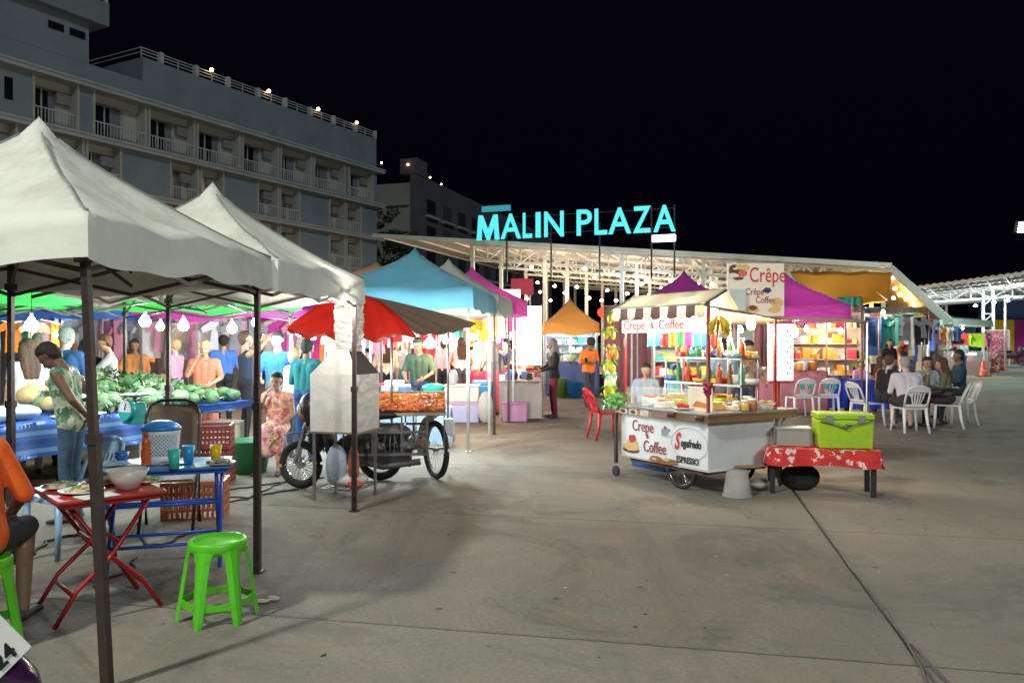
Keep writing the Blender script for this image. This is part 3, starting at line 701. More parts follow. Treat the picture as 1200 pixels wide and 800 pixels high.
tent('royal blue tent deep in the left rows', (-8.2, 15.2), RW, 3.0, NAVY, 2.9, 2.22, .22, seed=8, pole=SILVER)
tent('magenta tent deep in the left rows beside the royal blue one', (-5.1, 15.6), RW, 3.0, MAG, 2.9, 2.22, .20, seed=9, pole=SILVER)
tent('tan tent whose peak shows left of the sky blue one', (-3.65, 21.6), RW, 3.2, TAN, 3.75, 3.0, .3, seed=10, pole=SILVER)
tent('orange tent over the bulb lit stall at the end of the lane', (X(668, 24), 24.2, ), 0, 1.62, ORC, 2.95, 2.12, .30, seed=11, pole=SILVER)
tent('magenta tent behind the left end of the snack cart', (4.25, 19.8), -R(12), 2.6, MAG, 3.36, 2.45, .30, seed=12, pole=SILVER)
tent('magenta tent right of the round letter sign board', (6.54, 19.4), -R(12), 2.6, MAG, 3.36, 2.42, .34, seed=13, pole=M('rusty pole', (.28, .14, .11), .5, .4, var=.4, dirt=.4))
0 and tent('low magenta tent beyond the white table chairs', (X(690, 33), 33, ), R(8), 3.0, MAG, 3.5, 2.6, .3, seed=14, pole=SILVER)
tent('pale tent with blue lit edge far behind the diners', (X(1085, 41), 41, ), R(5), 4.2, cloth('pale cyan cloth', (.30, .55, .60), .4), 3.1, 2.62, .28, seed=15, pole=SILVER)
tent('royal blue tent deep in the lane behind the lilac boxes', (-3.9, 24.6), RW, 3.0, NAVY, 3.0, 2.3, .22, seed=16, pole=SILVER)
# gold fabric sheet stretched under the hall
t = thing('fabric_sheet', 'golden fabric sheet stretched under the hall edge behind the magenta tent', 'awning', (0, 0, 0))
m = MB(); A = P(925, 318, 27); B = P(1046, 319, 27.5); C_ = P(1040, 352, 25.5); D = P(960, 366, 25); 
m.sheet(lambda u, v: (A.lerp(B, u)).lerp(D.lerp(C_, u), v)+Vector((0, .0, -.18*math.sin(math.pi*u)*math.sin(math.pi*v)+.02*math.sin(u*19))), 26, 12, .012); m.build('cloth', cloth('gold cloth', (.85, .48, .07), .35, dirt=.1), t)
m = MB()
for q in (A, B, C_, D): m.tube([q, q+Vector((0, 1.2, .5))], .012, 5)
m.build('rope', PAPER, t)
# red and brown awning over the tricycle
t = thing('cart_awning', 'red plastic and brown cloth awning sagging over the motor tricycle', 'awning', (0, 0, 0))
REDP = cloth('red plastic sheet', (.66, .05, .03), .6, dirt=.05, bump=.9); REDP.node_tree.nodes['Principled BSDF'].inputs['Roughness'].default_value = .3
BRC = cloth('brown awning cloth', (.22, .14, .11), .15)
pk = P(424, 345, 9.6)
m = MB(); k1, k2, k3, k4 = P(336, 386, 8.9), P(488, 391, 8.9), P(558, 379, 10.2), P(400, 376, 10.8)
def fan(a, b, sagv, amp, sd, dr=.16):
    def f(u, v):
        e = a.lerp(b, u); p = pk.lerp(e, v); p = p+Vector((0, 0, -sagv*math.sin(math.pi*v)*.6-dr*v*v*math.sin(math.pi*u)+amp*v*math.sin(u*23+sd)+amp*v*math.sin(u*41+sd*2)*.5)); return p
    return f
m.sheet(fan(k1, k2, -.16, .020, 1, .10), 60, 14, .006); m.sheet(fan(k4, k1, 0, .012, 2), 20, 8, .006); m.build('red_sheet', REDP, t)
m = MB(); m.sheet(fan(k2, k3, -.03, .008, 3, .05), 26, 10, .008); m.sheet(fan(k3, k4, 0, .008, 4), 20, 8, .008); m.build('brown_cloth', BRC, t)
for a, nm in ((P(459, 394, 9.0), 1), (P(525, 384, 9.9), 2)):
    m = MB(); m.cone((a.x, a.y, .62), (a.x, a.y, a.z), .014, n=8); m.build('post', STEEL, t)
# ---- bulbs
CA = math.atan2(.51, .86)
def at(x, y, z=.862): return Vector((2.03+x*math.cos(CA)-y*math.sin(CA), 8.3+x*math.sin(CA)+y*math.cos(CA), z))
CORD = M('black cord', (.015, .015, .015), .7)
def bulbset(name, label, group, pts, col, es, power, r=.05, drop=.35, lamp=True, rad=.05):
    mat = glow(name+' glass', col, es)
    t0 = None
    m = MB(); m.lathe([(.0, -.07), (r*.6, -.062), (r, -.02), (r*.95, .01), (r*.45, .06), (r*.38, .07)], (0, 0, 0), 14)
    m2 = MB(); m2.cone((0, 0, .065), (0, 0, .12), .02, .018, 8)
    m3 = MB(); m3.cone((0, 0, .12), (0, 0, drop), .004, n=5)
    for i, p in enumerate(pts):
        if t0 is None:
            t0 = thing('light_bulb', label, 'light bulb', p, 0, group); m.build('bulb', mat, t0); m2.build('socket', WHITEP, t0); m3.build('cord', CORD, t0); o = t0
        else: o = dup(t0, p)
        if lamp:
            pw = power[i] if isinstance(power, (list, tuple)) else power
            ld = bpy.data.lights.new('bulb_light', 'POINT'); ld.energy = pw; ld.color = col; ld.shadow_soft_size = rad
            lo = bpy.data.objects.new('bulb_light', ld); COL.objects.link(lo); lo.location = Vector(p)+Vector((0, -.02, -.13))
COOL = (.78, .92, 1.0); WARM = (1, .72, .42)
bulbset('cool bulb', 'bright cool white bulb hanging under the green tents', 'bulbs over the vegetable stall', [P(37, 380, 8.2), P(170, 376, 9.6), P(215, 381, 9.9), P(272, 384, 10.6), P(300, 377, 11.6)], COOL, 45, 75, .065, .4)
bulbset('cool big bulb', 'dazzling white bulb hanging by the red and brown awning', 'bulbs by the red awning', [P(504, 402, 10.9), P(352, 389, 13.6), P(366, 393, 13.9), P(430, 392, 12.5)], COOL, 60, [190, 110, 90, 90], .085, .4)
bulbset('warm bulb', 'warm yellow bulb hanging in the crowded left rows', 'warm bulbs of the left rows', [P(188, 382, 12.5), P(523, 398, 13), P(554, 395, 16.5), P(575, 398, 19), P(95, 378, 17), P(235, 378, 18), P(470, 392, 21)], WARM, 40, [60, 130, 150, 150, 110, 110, 140], .06, .4)
bulbset('stall bulb', 'small cool bulb in the row under the orange tent', 'bulbs under the orange tent', [P(641+i*9.2, 385+(i % 2)*3, 23.75+(i % 3)*.3) for i in range(7)], COOL, 40, 9, .06, .25)
hb = [(623, 313), (663, 320), (697, 325), (727, 330), (752, 333), (775, 338), (633, 342), (662, 343), (690, 349), (645, 352), (705, 352), (800, 327), (818, 333), (608, 338), (618, 350), (650, 335), (676, 336), (712, 340), (722, 352), (735, 344), (745, 352), (760, 346), (600, 356), (630, 331), (740, 330)]
bulbset('hall warm bulb', 'warm round bulb strung under the hall trusses', 'warm bulbs strung in the hall', [P(px, py, 40+(i*7 % 11)) for i, (px, py) in enumerate(hb)], (1, .74, .48), 30, 75, .10, .5)
bulbset('gold sheet fill bulb', 'added bulb brightening the golden sheet from below', 'added bulbs under the golden sheet', [P(950, 372, 23.6), P(1008, 370, 24.2), P(1035, 366, 24.6)], (1, .85, .6), 40, 230, .06, .2)  # bulbs added to brighten the golden cloth
bulbset('lane bulb', 'small bulb crowded among the stalls at the end of the left lane', 'small bulbs of the left lane', [P(px, py, 18+(i*5 % 9)) for i, (px, py) in enumerate([(446, 398), (462, 404), (478, 396), (514, 392), (532, 400), (543, 390), (562, 402), (570, 390), (584, 398), (592, 406), (598, 392), (456, 388), (118, 384), (140, 390), (205, 392), (250, 396), (310, 392), (334, 398), (65, 392)])], (1, .85, .66), 45, 44, .05, .2)
bulbset('hall cool bulb', 'white round bulb strung under the hall trusses', 'white bulbs strung in the hall', [P(px, py, 38+(i*5 % 9)) for i, (px, py) in enumerate([(685, 315), (724, 322), (758, 328), (786, 329), (835, 333), (610, 330)])], (.8, .92, 1), 40, 80, .11, .5)
bulbset('gold bulb', 'golden bulb under the tan sloping side roof', 'golden bulbs at the hall corner', [P(px, py, 36.5+i*.6) for i, (px, py) in enumerate([(1046, 326), (1049, 338), (1054, 345), (1062, 350), (1070, 356), (1047, 349), (1057, 335)])], (1, .62, .26), 40, 90, .09, .2)
bulbset('far cool bulb', 'small white bulb along the far right eave', 'bulbs along the far right eave', [P(px, py, 46+i*.5) for i, (px, py) in enumerate([(1189, 335), (1196, 330), (1165, 354), (1181, 352), (1143, 358), (1080, 336), (1085, 362), (1098, 370), (1069, 364), (1057, 368)])], COOL, 45, 110, .10, .3)
bulbset('cart bulb', 'glaring warm white bulb under the awnings of the crepe cart', 'bulbs of the crepe cart', [at(.20, 1.20, 1.90), at(.12, .35, 1.92), at(.95, .30, 1.80), at(1.0, 1.1, 1.75), at(1.9, .5, 1.72)], (1, .86, .66), 50, [38, 30, 48, 34, 30], .05, .12)
bulbset('hood fill bulb', 'added bulb hidden under the second white tent to brighten the stove hood', None, [(-1.66, 7.18, 2.13)], (1, .95, .85), 40, 60, .05, .1)  # added bulb, hidden by the valance, brightens the stove hood
bulbset('side bulb', 'bulb hanging over the shelves and clothes at the right', 'bulbs over the right stalls', [P(945, 385, 19.3), P(985, 388, 20), P(1035, 384, 27.5), P(1060, 388, 31.5), P(1128, 384, 37.5), P(780, 388, 17.8), P(868, 386, 16.8)], (1, .88, .72), 40, [70, 60, 130, 150, 120, 70, 60], .05, .2)
# ================================================================ THE CREPE CART
RED = M('dark red paint', (.33, .03, .03), .4, dirt=.4); WPAINT = M('white painted sheet', (.60, .60, .58), .45, var=.1, scale=3, dirt=.45)
TXR = M('maroon lettering', (.30, .02, .03), .5, var=0); TXK = M('black lettering', (.01, .01, .012), .5, var=0); TXD = M('red lettering', (.62, .02, .02), .5, var=0); TXB = M('dark blue lettering', (.02, .03, .12), .5, var=0)
CA = math.atan2(.51, .86)
cart = thing('food_cart', 'white crepe and coffee cart with printed side panel and brown striped awning', 'food cart', (2.03, 8.3, 0), CA)
m = MB(); m.bb(.008, .98, 0, 1.42, .25, .80); m.bb(.0, .99, -.01, 1.43, .24, .262); m.build('body', WPAINT, cart, bev=.006)
m = MB(); m.bb(-.006, .006, .0, 1.42, .262, .755); panel = m.build('side_panel', M('printed banner white', (.80, .80, .79), .45, var=.02, dirt=.06), cart)
# lettering on the long side: the face looks along local -x; text runs along local -y
rotL = (R(90), 0, R(-90))
def onside(name, body, size, mat, y, z, **k): return textmesh(name, body, size, mat, panel, (-.012, y, z), rotL, .002, **k)
onside('lettering', 'Crepe', .18, TXR, 1.22, .57, sx=.82); onside('lettering', '&', .075, TXR, .97, .50); onside('lettering', 'Coffee', .185, TXR, 1.02, .35, sx=.78)
onside('lettering', 'egafredo', .12, TXK, .40, .475, bold=.003, sx=.72, shear=.2); onside('lettering', 'S', .25, TXD, .50, .44, bold=.008, sx=.62, shear=.35)
onside('lettering', 'ESPRESSO', .095, TXK, .47, .300, bold=.002, sx=.84)
m = MB()
pts = [(-.0125, .27+.275*math.cos(a), .51+.17*math.sin(a)) for a in [6.283*i/40 for i in range(40)]]; m.tube(pts, .0025, 4, True); m.build('oval_ring', M('grey print', (.35, .35, .38), .5), panel)
def disc(mb, y, z, ry, rz_, x=-.011, n=20, jit=0, th=.0015):
    mb.poly([(x, y+ry*math.cos(6.283*i/n)*(1+random.uniform(-jit, jit)), z+rz_*math.sin(6.283*i/n)*(1+random.uniform(-jit, jit))) for i in range(n)], -th, (1, 0, 0)); return mb
def flat(name, mat, items, par=None):
    q = MB()
    for it in items: disc(q, *it[:4], x=it[4] if len(it) > 4 else -.011, jit=it[5] if len(it) > 5 else .05)
    return q.build(name, mat, par or panel)
WAF = M('waffle print', (.72, .48, .18), .6, var=.3, scale=40); CHOC = M('chocolate print', (.13, .04, .02), .6, var=.4, scale=40); STRAW = M('strawberry print', (.55, .03, .04), .5, var=.3, scale=40)
flat('printed_waffle', CHOC, [(1.24, .335, .15, .035, -.008)]); flat('printed_waffle', WAF, [(1.24, .372, .14, .045, -.0095, .08), (1.22, .42, .10, .04, -.0105, .08)]); flat('printed_berries', STRAW, [(1.24, .475, .035, .04, -.013), (1.19, .48, .034, .04, -.013), (1.22, .455, .05, .03, -.0128)])
flat('printed_cup', M('cup print', (.30, .32, .36), .4, var=.3, scale=30), [(.66, .60, .055, .045, -.009), (.60, .625, .03, .02, -.0085)]); flat('printed_cup', M('saucer print', (.55, .57, .60), .4), [(.64, .56, .09, .018, -.008)]); flat('printed_berries', STRAW, [(.65, .65, .022, .02, -.013)])
flat('printed_beans', M('bean print', (.30, .13, .04), .5, var=.5, scale=60), [(.70, .268, .22, .022, -.009, .12), (.55, .285, .12, .03, -.0095, .1), (.80, .29, .1, .03, -.0098, .1)])
flat('printed_ring', WAF, [(.63, .30, .05, .018, -.0115, .15), (.83, .285, .04, .015, -.0115, .15)])
# counter with brown edge
m = MB(); m.bb(-.10, 1.27, -.10, 1.50, .835, .86); m.build('counter', M('steel counter', (.45, .44, .42), .3, .7, var=.15, scale=9, dirt=.2), cart, bev=.004)
m = MB(); m.bb(-.085, 1.25, -.085, -.06, .765, .835); m.bb(-.085, -.06, -.06, .80, .765, .835); m.build('counter_edge', WOOD, cart)
m = MB(); m.bb(-.07, .0, .80, 1.46, .76, .835); cb = m.build('card_strip', M('card board', (.50, .28, .12), .7), cart)
for y in (.92, 1.12, 1.30):
    m = MB(); m.bb(-.078, -.071, y-.07, y+.07, .762, .83); pc = m.build('picture_card', M('picture card', (.70, .66, .58), .5, var=.1), cb); q = MB(); disc(q, y, .79, .045, .02, x=-.079, jit=.15); q.build('print', CHOC if y > 1 else WAF, pc)
for y in (.45, .02):
    m = MB(); m.cone((-.10, y, .785), (-.10, y, .845), .05, .055, 12); m.build('sauce_cup', M('dark bowl', (.10, .05, .03), .4), cart)
# posts
for (x, y, z0, z1, mt, nm) in ((.02, .02, .86, 2.02, RED, 'post'), (.03, 1.40, .86, 1.98, RED, 'post'), (.95, 1.40, .86, 1.9, RED, 'post'), (1.02, .02, .86, 1.86, RED, 'post')):
    m = MB(); m.bar((x, y, z0), (x, y, z1), .028); m.build(nm, mt, cart)
m = MB(); m.bar((1.04, 0, .02), (1.04, 0, .835), .04); m.bar((1.04, .0, .60), (1.22, 0, .83), .025); m.box((1.04, 0, .14), (.07, .07, .24)); m.build('leg', M('pale grey leg', (.40, .40, .38), .5, dirt=.4), cart)
m = MB(); m.bar((-.05, 1.47, .16), (-.05, 1.47, .84), .035); m.bar((-.05, 1.47, .84), (-.05, 1.70, .86), .028); m.build('leg', DARKPOLE, cart)
m = MB(); m.lathe([(.05, -.012), (.062, -.012), (.062, .012), (.05, .012)], (0, 0, 0), 12); o = m.build('caster', RUBBER, cart); o.location = (-.05, 1.47, .064); o.rotation_euler = (0, R(90), 0)
def wheel(name, parent, loc, rad, spokes, rotz=0, tyre=.022, mt=None, axis='x', fat=1):
    """spoked wheel turning about local x"""
    t = MB(); n = 36
    t.tube([(0, (rad-tyre)*math.cos(6.283*i/n), (rad-tyre)*math.sin(6.283*i/n)) for i in range(n)], tyre, 8, True)
    o = t.build(name, RUBBER, parent, loc, rotz)
    r_ = MB(); r2 = rad-2*tyre+.004; r_.tube([(0, r2*math.cos(6.283*i/n), r2*math.sin(6.283*i/n)) for i in range(n)], .008, 6, True); r_.cone((-.035, 0, 0), (.035, 0, 0), .02*fat, n=10); r_.build('rim', CHROME if mt is None else mt, o)
    s_ = MB()
    for i in range(spokes):
        a = 6.283*i/spokes; sd = .02 if i % 2 else -.02; s_.cone((sd, .02*math.cos(a+.9), .02*math.sin(a+.9)), (0, r2*math.cos(a), r2*math.sin(a)), .0018*fat, n=4, cap=False)
    s_.build('spoke', CHROME if mt is None else mt, o); return o
wheel('wheel', cart, (.05, .46, .25), .25, 28); wheel('wheel', cart, (.93, .46, .25), .25, 28)
m = MB(); m.bar((.05, .46, .25), (.93, .46, .25), .03); m.bb(.03, .97, .1, 1.3, .20, .238); m.build('axle_frame', M('rusty frame', (.10, .06, .04), .7, .3, dirt=.4), cart)
m = MB(); m.bb(.2, .75, .9, 1.5, .10, .32); tag(m.build('storage_box', M('blue plastic box', (.02, .12, .45), .4), None, (2.03, 8.3, 0), CA, bev=.015), 'blue plastic box under the far end of the crepe cart', 'box')
# awning: cream cloth with brown stripes in the valance
BRS = cloth('brown stripe cloth', (.14, .08, .07), .15, dirt=0); CRS = cloth('cream stripe cloth', (.72, .68, .52), .35, dirt=.1)
m = MB()
def aw(u, v): return (-.16+.30*v, -.12+1.50*(1-u), 1.985+.16*v+.02*math.sin(u*14)*(1-v)*.4-.03*math.sin(math.pi*v))
m.sheet(aw, 30, 8); m.sheet(lambda u, v: (.14+.22*v, -.12+1.50*(1-u), 2.145-.26*v), 10, 6)
m.build('awning', CREAMC, cart)
m = MB(); n = 11
for i in range(n):
    m.mi = i % 2; y0 = -.12+1.50*i/n; y1 = -.12+1.50*(i+1)/n
    def vf(u, v): y = y0+(y1-y0)*u; return (-.162-.012*math.sin(y*20)*v-.01*v, y, 1.984+.002-.125*v-(.022*math.sin(math.pi*u))*v)
    m.sheet(vf, 6, 3)
m.build('valance', [CRS, BRS], cart)
m = MB(); m.bar((-.16, -.12, 1.98), (-.16, 1.38, 1.98), .018); m.bar((.14, -.12, 2.13), (.14, 1.38, 2.13), .018); m.bar((-.16, -.12, 1.98), (.14, -.12, 2.13), .018); m.bar((-.16, 1.38, 1.98), (.14, 1.38, 2.13), .018); m.bar((-.16, -.11, 1.965), (1.02, -.05, 1.84), .018); m.build('awning_frame', STEEL, cart)
# brown inside face of the awning seen at the near end, cream flat canopy going right
m = MB(); m.sheet(lambda u, v: (.30+2.05*u, -.24+1.55*v, 1.885-.05*u-.03*math.sin(math.pi*u)+.06*math.sin(math.pi*v)), 16, 10, .008); m.build('side_awning', cloth('warm cream cloth', (.66, .50, .36), .35, dirt=.15), cart)
m = MB(); m.bar((2.30, -.2, .03), (2.32, -.2, 1.84), .018); m.bar((1.02, 0, 1.85), (2.32, -.2, 1.82), .016); m.build('awning_pole', SILVER, cart)
# lit lettered box under the awning
LBX = glow('lit white box', (1, .93, .80), 1.15)
m = MB(); m.bb(-.05, .0, .06, 1.36, 1.70, 1.845); lb = m.build('lit_sign', LBX, cart)
textmesh('lettering', 'Crepe', .15, TXD, lb, (-.056, 1.32, 1.735), rotL, .002); textmesh('lettering', '&', .11, TXD, lb, (-.056, .85, 1.74), rotL, .002); textmesh('lettering', 'Coffee', .15, TXD, lb, (-.056, .71, 1.735), rotL, .002)
# glass case and goods on the counter
GL = M('clear glass', (.85, .92, .90), .05, alpha=.18, var=0)
m = MB(); m.bb(.02, .40, .55, 1.40, .86, 1.06); tag(m.build('glass_case', GL, None, (2.03, 8.3, 0), CA), 'low glass case on the crepe cart counter', 'display case')
m = MB()
def at(x, y, z=.862): return Vector((2.03+x*math.cos(CA)-y*math.sin(CA), 8.3+x*math.sin(CA)+y*math.cos(CA), z))
def goods(name, label, cat, mb, mat, x, y, z=.862, rz=0, group=None):
    return tag(mb.build(name, mat, None, at(x, y, z), CA+rz), label, cat, group)
m = MB(); m.lathe([(.03, 0), (.11, .012), (.13, .03), (.12, .028), (.03, .008)], n=20); pl = thing('plate', 'white plate heaped with strawberries on the cart counter', 'plate', at(.05, .40), 0); m.build('dish', WHITEP, pl)
m = MB(); 
for i in range(16): m.ball((random.uniform(-.07, .07), random.uniform(-.07, .07), .035+random.uniform(0, .03)), .024, 8, 6, (1, 1, 1.1))
m.build('strawberries', M('strawberry', (.60, .03, .03), .35), pl)
for i, (x, y, w, d, h, c) in enumerate([(.12, .75, .3, .14, .07, (.75, .72, .66)), (.14, 1.0, .25, .16, .10, (.80, .80, .76)), (.35, .25, .2, .15, .06, (.70, .45, .15)), (.55, .10, .26, .16, .05, (.78, .74, .60)), (.75, .2, .3, .2, .03, (.75, .75, .72)), (.35, .9, .22, .2, .12, (.55, .35, .15))]):
    t = thing('food_box', 'open %s tray of snacks on the crepe cart counter' % ['white', 'pale', 'orange', 'yellow', 'grey', 'brown'][i], 'food box', at(x, y, .862), CA); q = MB(); q.bb(-w/2, w/2, -d/2, d/2, 0, h); q.build('box', M('box %d' % i, c, .6), t, bev=.006)
    q = MB()
    for k in range(14): q.ball((random.uniform(-w, w)*.4, random.uniform(-d, d)*.4, h+.012), .025, 7, 5, (1.1, .9, .6), .1)
    q.build('snacks', M('snacks %d' % (i % 3), [(.55, .28, .08), (.60, .12, .05), (.70, .55, .25)][i % 3], .5, var=.5, scale=30), t)
JAR = M('jar glass', (.6, .45, .25), .12, alpha=.75, var=.4, scale=18)
for i, (x, y, s, c) in enumerate([(.62, -.02, 1, (.40, .16, .04)), (.50, -.03, .9, (.62, .40, .12)), (.70, .12, 1.1, (.45, .25, .10)), (.42, .02, .8, (.7, .6, .45))]):
    t = thing('jar', ['squat jar of brown spread', 'jar of yellow jam', 'tall jar of nuts', 'small jar of sugar'][i]+' near the right of the cart counter', 'jar', at(x, y, .862), 0); q = MB(); q.lathe([(.045*s, 0), (.055*s, .01), (.055*s, .09*s), (.04*s, .105*s)], n=14); q.build('glass', M('jar %d' % i, c, .15, var=.5, scale=30), t); q = MB(); q.lathe([(.043*s, .105*s), (.046*s, .107*s), (.046*s, .13*s), (0, .132*s)], n=14); q.build('lid', WHITEP, t)
t = thing('bowl', 'clear plastic bowl of chips by the right post of the cart', 'bowl', at(.88, .02)); q = MB(); q.lathe([(.05, 0), (.11, .07), (.115, .07), (.05, .006)], n=18); q.build('dish', GL, t); q = MB()
for k in range(22): q.ball((random.uniform(-.07, .07), random.uniform(-.07, .07), .05+random.uniform(0, .04)), .022, 7, 5, (1.2, .8, .5), .1)
q.build('chips', M('chips', (.70, .55, .28), .6, var=.3), t)
# menu card, counter sign
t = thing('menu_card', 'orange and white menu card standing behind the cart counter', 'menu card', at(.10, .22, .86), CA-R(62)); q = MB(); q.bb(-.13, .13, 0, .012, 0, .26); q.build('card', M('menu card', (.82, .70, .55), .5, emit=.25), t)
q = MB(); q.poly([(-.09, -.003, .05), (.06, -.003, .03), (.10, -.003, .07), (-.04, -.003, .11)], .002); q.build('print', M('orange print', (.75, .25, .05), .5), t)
# bunch of bananas
BAN = M('banana skin', (.80, .55, .03), .4, var=.15, dirt=.15)
t = thing('banana_bunch', 'bunch of yellow bananas hanging at the near awning post', 'bananas', at(.06, -.10, 1.86), 0); 
m = MB(); m.cone((0, 0, 0), (0, 0, .10), .004, n=5); m.build('string', CORD, t)
for k in range(9):
    a = -1.2+k*.55; q = MB(); pts = []; 
    for i in range(8):
        s = i/7; pts.append((math.cos(a)*(.015+.085*math.sin(s*2.3)), math.sin(a)*(.015+.085*math.sin(s*2.3)), -.19*s+.0-(k % 2)*.035))
    q.tube(pts, [.006, .014, .019, .021, .021, .019, .013, .005], 8); q.build('banana', BAN, t)
t = thing('berry_bunch', 'small bunch of dark red plastic grapes hanging on the near cart post', 'plastic grapes', at(-.01, -.0, 1.18)); q = MB()
for k in range(26): a = random.uniform(0, 6.28); z = random.uniform(-.14, 0); r = .045*(1+z*4); q.ball((math.cos(a)*r, math.sin(a)*r, z), .018, 7, 5)
q.build('grapes', M('grape', (.30, .01, .05), .25), t)
# plastic fruit and leaves at the left end
FR = [((.75, .60, .05), 'yellow'), ((.25, .50, .05), 'green'), ((.80, .30, .05), 'orange'), ((.80, .78, .70), 'white')]
PAR = [(-.02, 1.56, 1.92, 0), (-.05, 1.60, 1.72, 0), (-.04, 1.56, 1.50, 2), (-.05, 1.60, 1.33, 0), (-.06, 1.56, 1.18, 3), (-.08, 1.55, 1.04, 0)]
for i, (x, y, z, c) in enumerate(PAR):
    t = thing('plastic_fruit', ['top bunch of bright yellow plastic fruit', 'second bunch of yellow plastic fruit', 'orange plastic fruit bunch', 'lower yellow plastic fruit bunch', 'white plastic fruit bunch', 'lowest yellow plastic fruit bunch'][i]+' hanging at the left end of the crepe cart', 'plastic fruit', at(x, y, z)); q = MB()
    for k in range(7): a = k*.9; q.ball((math.cos(a)*.045, math.sin(a)*.045, random.uniform(-.08, .02)), .04, 9, 7, (.8, .8, 1.5))
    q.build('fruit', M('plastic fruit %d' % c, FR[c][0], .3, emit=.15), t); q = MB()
    for k in range(8):
        a = k*.8; d = Vector((math.cos(a), math.sin(a), -.2)); u = Vector((-math.sin(a), math.cos(a), 0)); q.add([(0, 0, .03), d*.07+u*.022+Vector((0, 0, .05)), d*.14, d*.07-u*.022+Vector((0, 0, .05))], [(0, 1, 2, 3)], False)
    q.build('leaves', M('plastic leaves', (.05, .32, .06), .4), t)
t = thing('leaf_bundle', 'bundle of green leaves wrapped in foil at the left end of the cart counter', 'leaves', at(-.10, 1.42, .88)); q = MB()
for k in range(110):
    a = random.uniform(0, 6.28); r = random.uniform(.02, .17); d = Vector((math.cos(a), math.sin(a), 0)); c = d*r+Vector((0, 0, random.uniform(-.05, .10))); u = Vector((random.gauss(0, 1), random.gauss(0, 1), random.gauss(0, 1))).normalized()
    w = u.cross(d).normalized()*.02; q.add([c-u*.04, c+w, c+u*.04, c-w], [(0, 1, 2, 3)], False)
q.build('foliage', M('bright leaves', (.15, .42, .10), .4, var=.6, scale=30), t)
# hanging bags, bottles on a rail behind the counter
botm = MB(); botm.lathe([(.032, 0), (.036, .006), (.036, .14), (.030, .17), (.013, .20), (.013, .235), (.0, .237)], n=12)
BC = [((.10, .35, .12), 'green'), ((.75, .60, .08), 'yellow'), ((.55, .10, .05), 'red'), ((.75, .75, .70), 'white'), ((.30, .14, .05), 'brown'), ((.08, .28, .55), 'blue')]
m = MB(); m.bb(.62, .92, .15, 1.38, 1.10, 1.125); m.bb(.62, .92, .15, 1.38, 1.40, 1.415)
for y in (.15, 1.37): m.bar((.64, y, .86), (.64, y, 1.42), .015); m.bar((.90, y, .86), (.90, y, 1.42), .015)
m.build('rear_shelf', STEEL, cart)
first = None
def bottle(c, loc, label, group, scale=1):
    global first
    if first is None:
        first = thing('bottle', label, 'bottle', loc, 0, group); o = botm.build('glass', M('bottle '+BC[c][1], BC[c][0], .2, var=.15), first); q = MB(); q.lathe([(.0155, .228), (.0155, .25), (0, .252)], n=10); q.build('cap', WHITEP, first); return first
    o = dup(first, loc, 0, label, group, scale=scale)
    for ch in o.children:
        if ch.name.startswith('glass'): paint(ch, M('bottle '+BC[c][1], BC[c][0], .2, var=.15))
    return o
for r_, z in enumerate((1.127, 1.417)):
    for i in range(14):
        c = (i*5+r_*2) % 6; bottle(c, at(.70+.10*(i % 2), .2+i*.085, z), '%s bottle on the %s shelf at the rear of the crepe cart' % (BC[c][1], ['lower', 'upper'][r_]), '%s bottles on the %s cart shelf' % (BC[c][1], ['lower', 'upper'][r_]), .9)
BAGC = [(.65, .05, .05), (.05, .25, .65), (.08, .45, .75), (.55, .10, .45), (.10, .50, .20), (.75, .6, .1)]
for i in range(9):
    y = .22+i*.13; c = BAGC[i % 6]; q = MB(); q.sheet(lambda u, v: ((u-.5)*.10, .012*math.sin(u*9), -.16*v), 6, 5, .006); 
    tag(q.build('snack_bag', M('snack bag %d' % (i % 6), c, .3), None, at(.30, y, 1.70), CA+R(90)), '%s snack bag hanging under the cart awning, %s' % (['red', 'dark blue', 'light blue', 'purple', 'green', 'yellow'][i % 6], ['nearer end', 'farther end'][i//6]), 'snack bag', 'snack bags hanging in the crepe cart')
# ---- the Crepe sign board above
sb = thing('sign_board', 'square cream sign board with large red Crêpe lettering above the cart awning', 'sign board', (X(886, 9.3), 9.3, 0), R(4))
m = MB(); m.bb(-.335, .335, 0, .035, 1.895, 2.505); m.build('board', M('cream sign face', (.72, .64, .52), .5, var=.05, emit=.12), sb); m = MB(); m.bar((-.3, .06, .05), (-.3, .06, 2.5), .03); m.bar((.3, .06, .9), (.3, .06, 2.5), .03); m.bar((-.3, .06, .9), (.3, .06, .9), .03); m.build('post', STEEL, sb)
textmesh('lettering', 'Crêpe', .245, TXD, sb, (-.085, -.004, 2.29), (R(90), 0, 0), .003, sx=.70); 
textmesh('lettering', 'Crêpe', .11, TXR, sb, (-.13, -.004, 2.14), (R(90), 0, 0), .002, sx=.8); textmesh('lettering', 'Coffee', .11, TXR, sb, (-.01, -.004, 2.045), (R(90), 0, 0), .002, sx=.8)
def blob(x, z, rx, rz2, mat, y=-.003, jit=.12, name='printed_food', par=sb):
    q = MB(); n = 18; q.poly([(x+rx*math.cos(6.283*i/n)*(1+random.uniform(-jit, jit)), y, z+rz2*math.sin(6.283*i/n)*(1+random.uniform(-jit, jit))) for i in range(n)], -.002); return q.build(name, mat, par)
blob(-.24, 2.42, .085, .07, CHOC); blob(-.16, 2.46, .09, .035, WAF, -.004); blob(-.16, 2.39, .055, .035, M('red orange print', (.65, .12, .04), .5), -.005); blob(-.27, 2.36, .06, .03, M('pale print', (.75, .70, .62), .5), -.006); blob(-.25, 2.44, .03, .012, M('pale print', (.7, .7, .7)), -.006, .3); blob(-.21, 2.33, .06, .02, CHOC, -.006, .2)
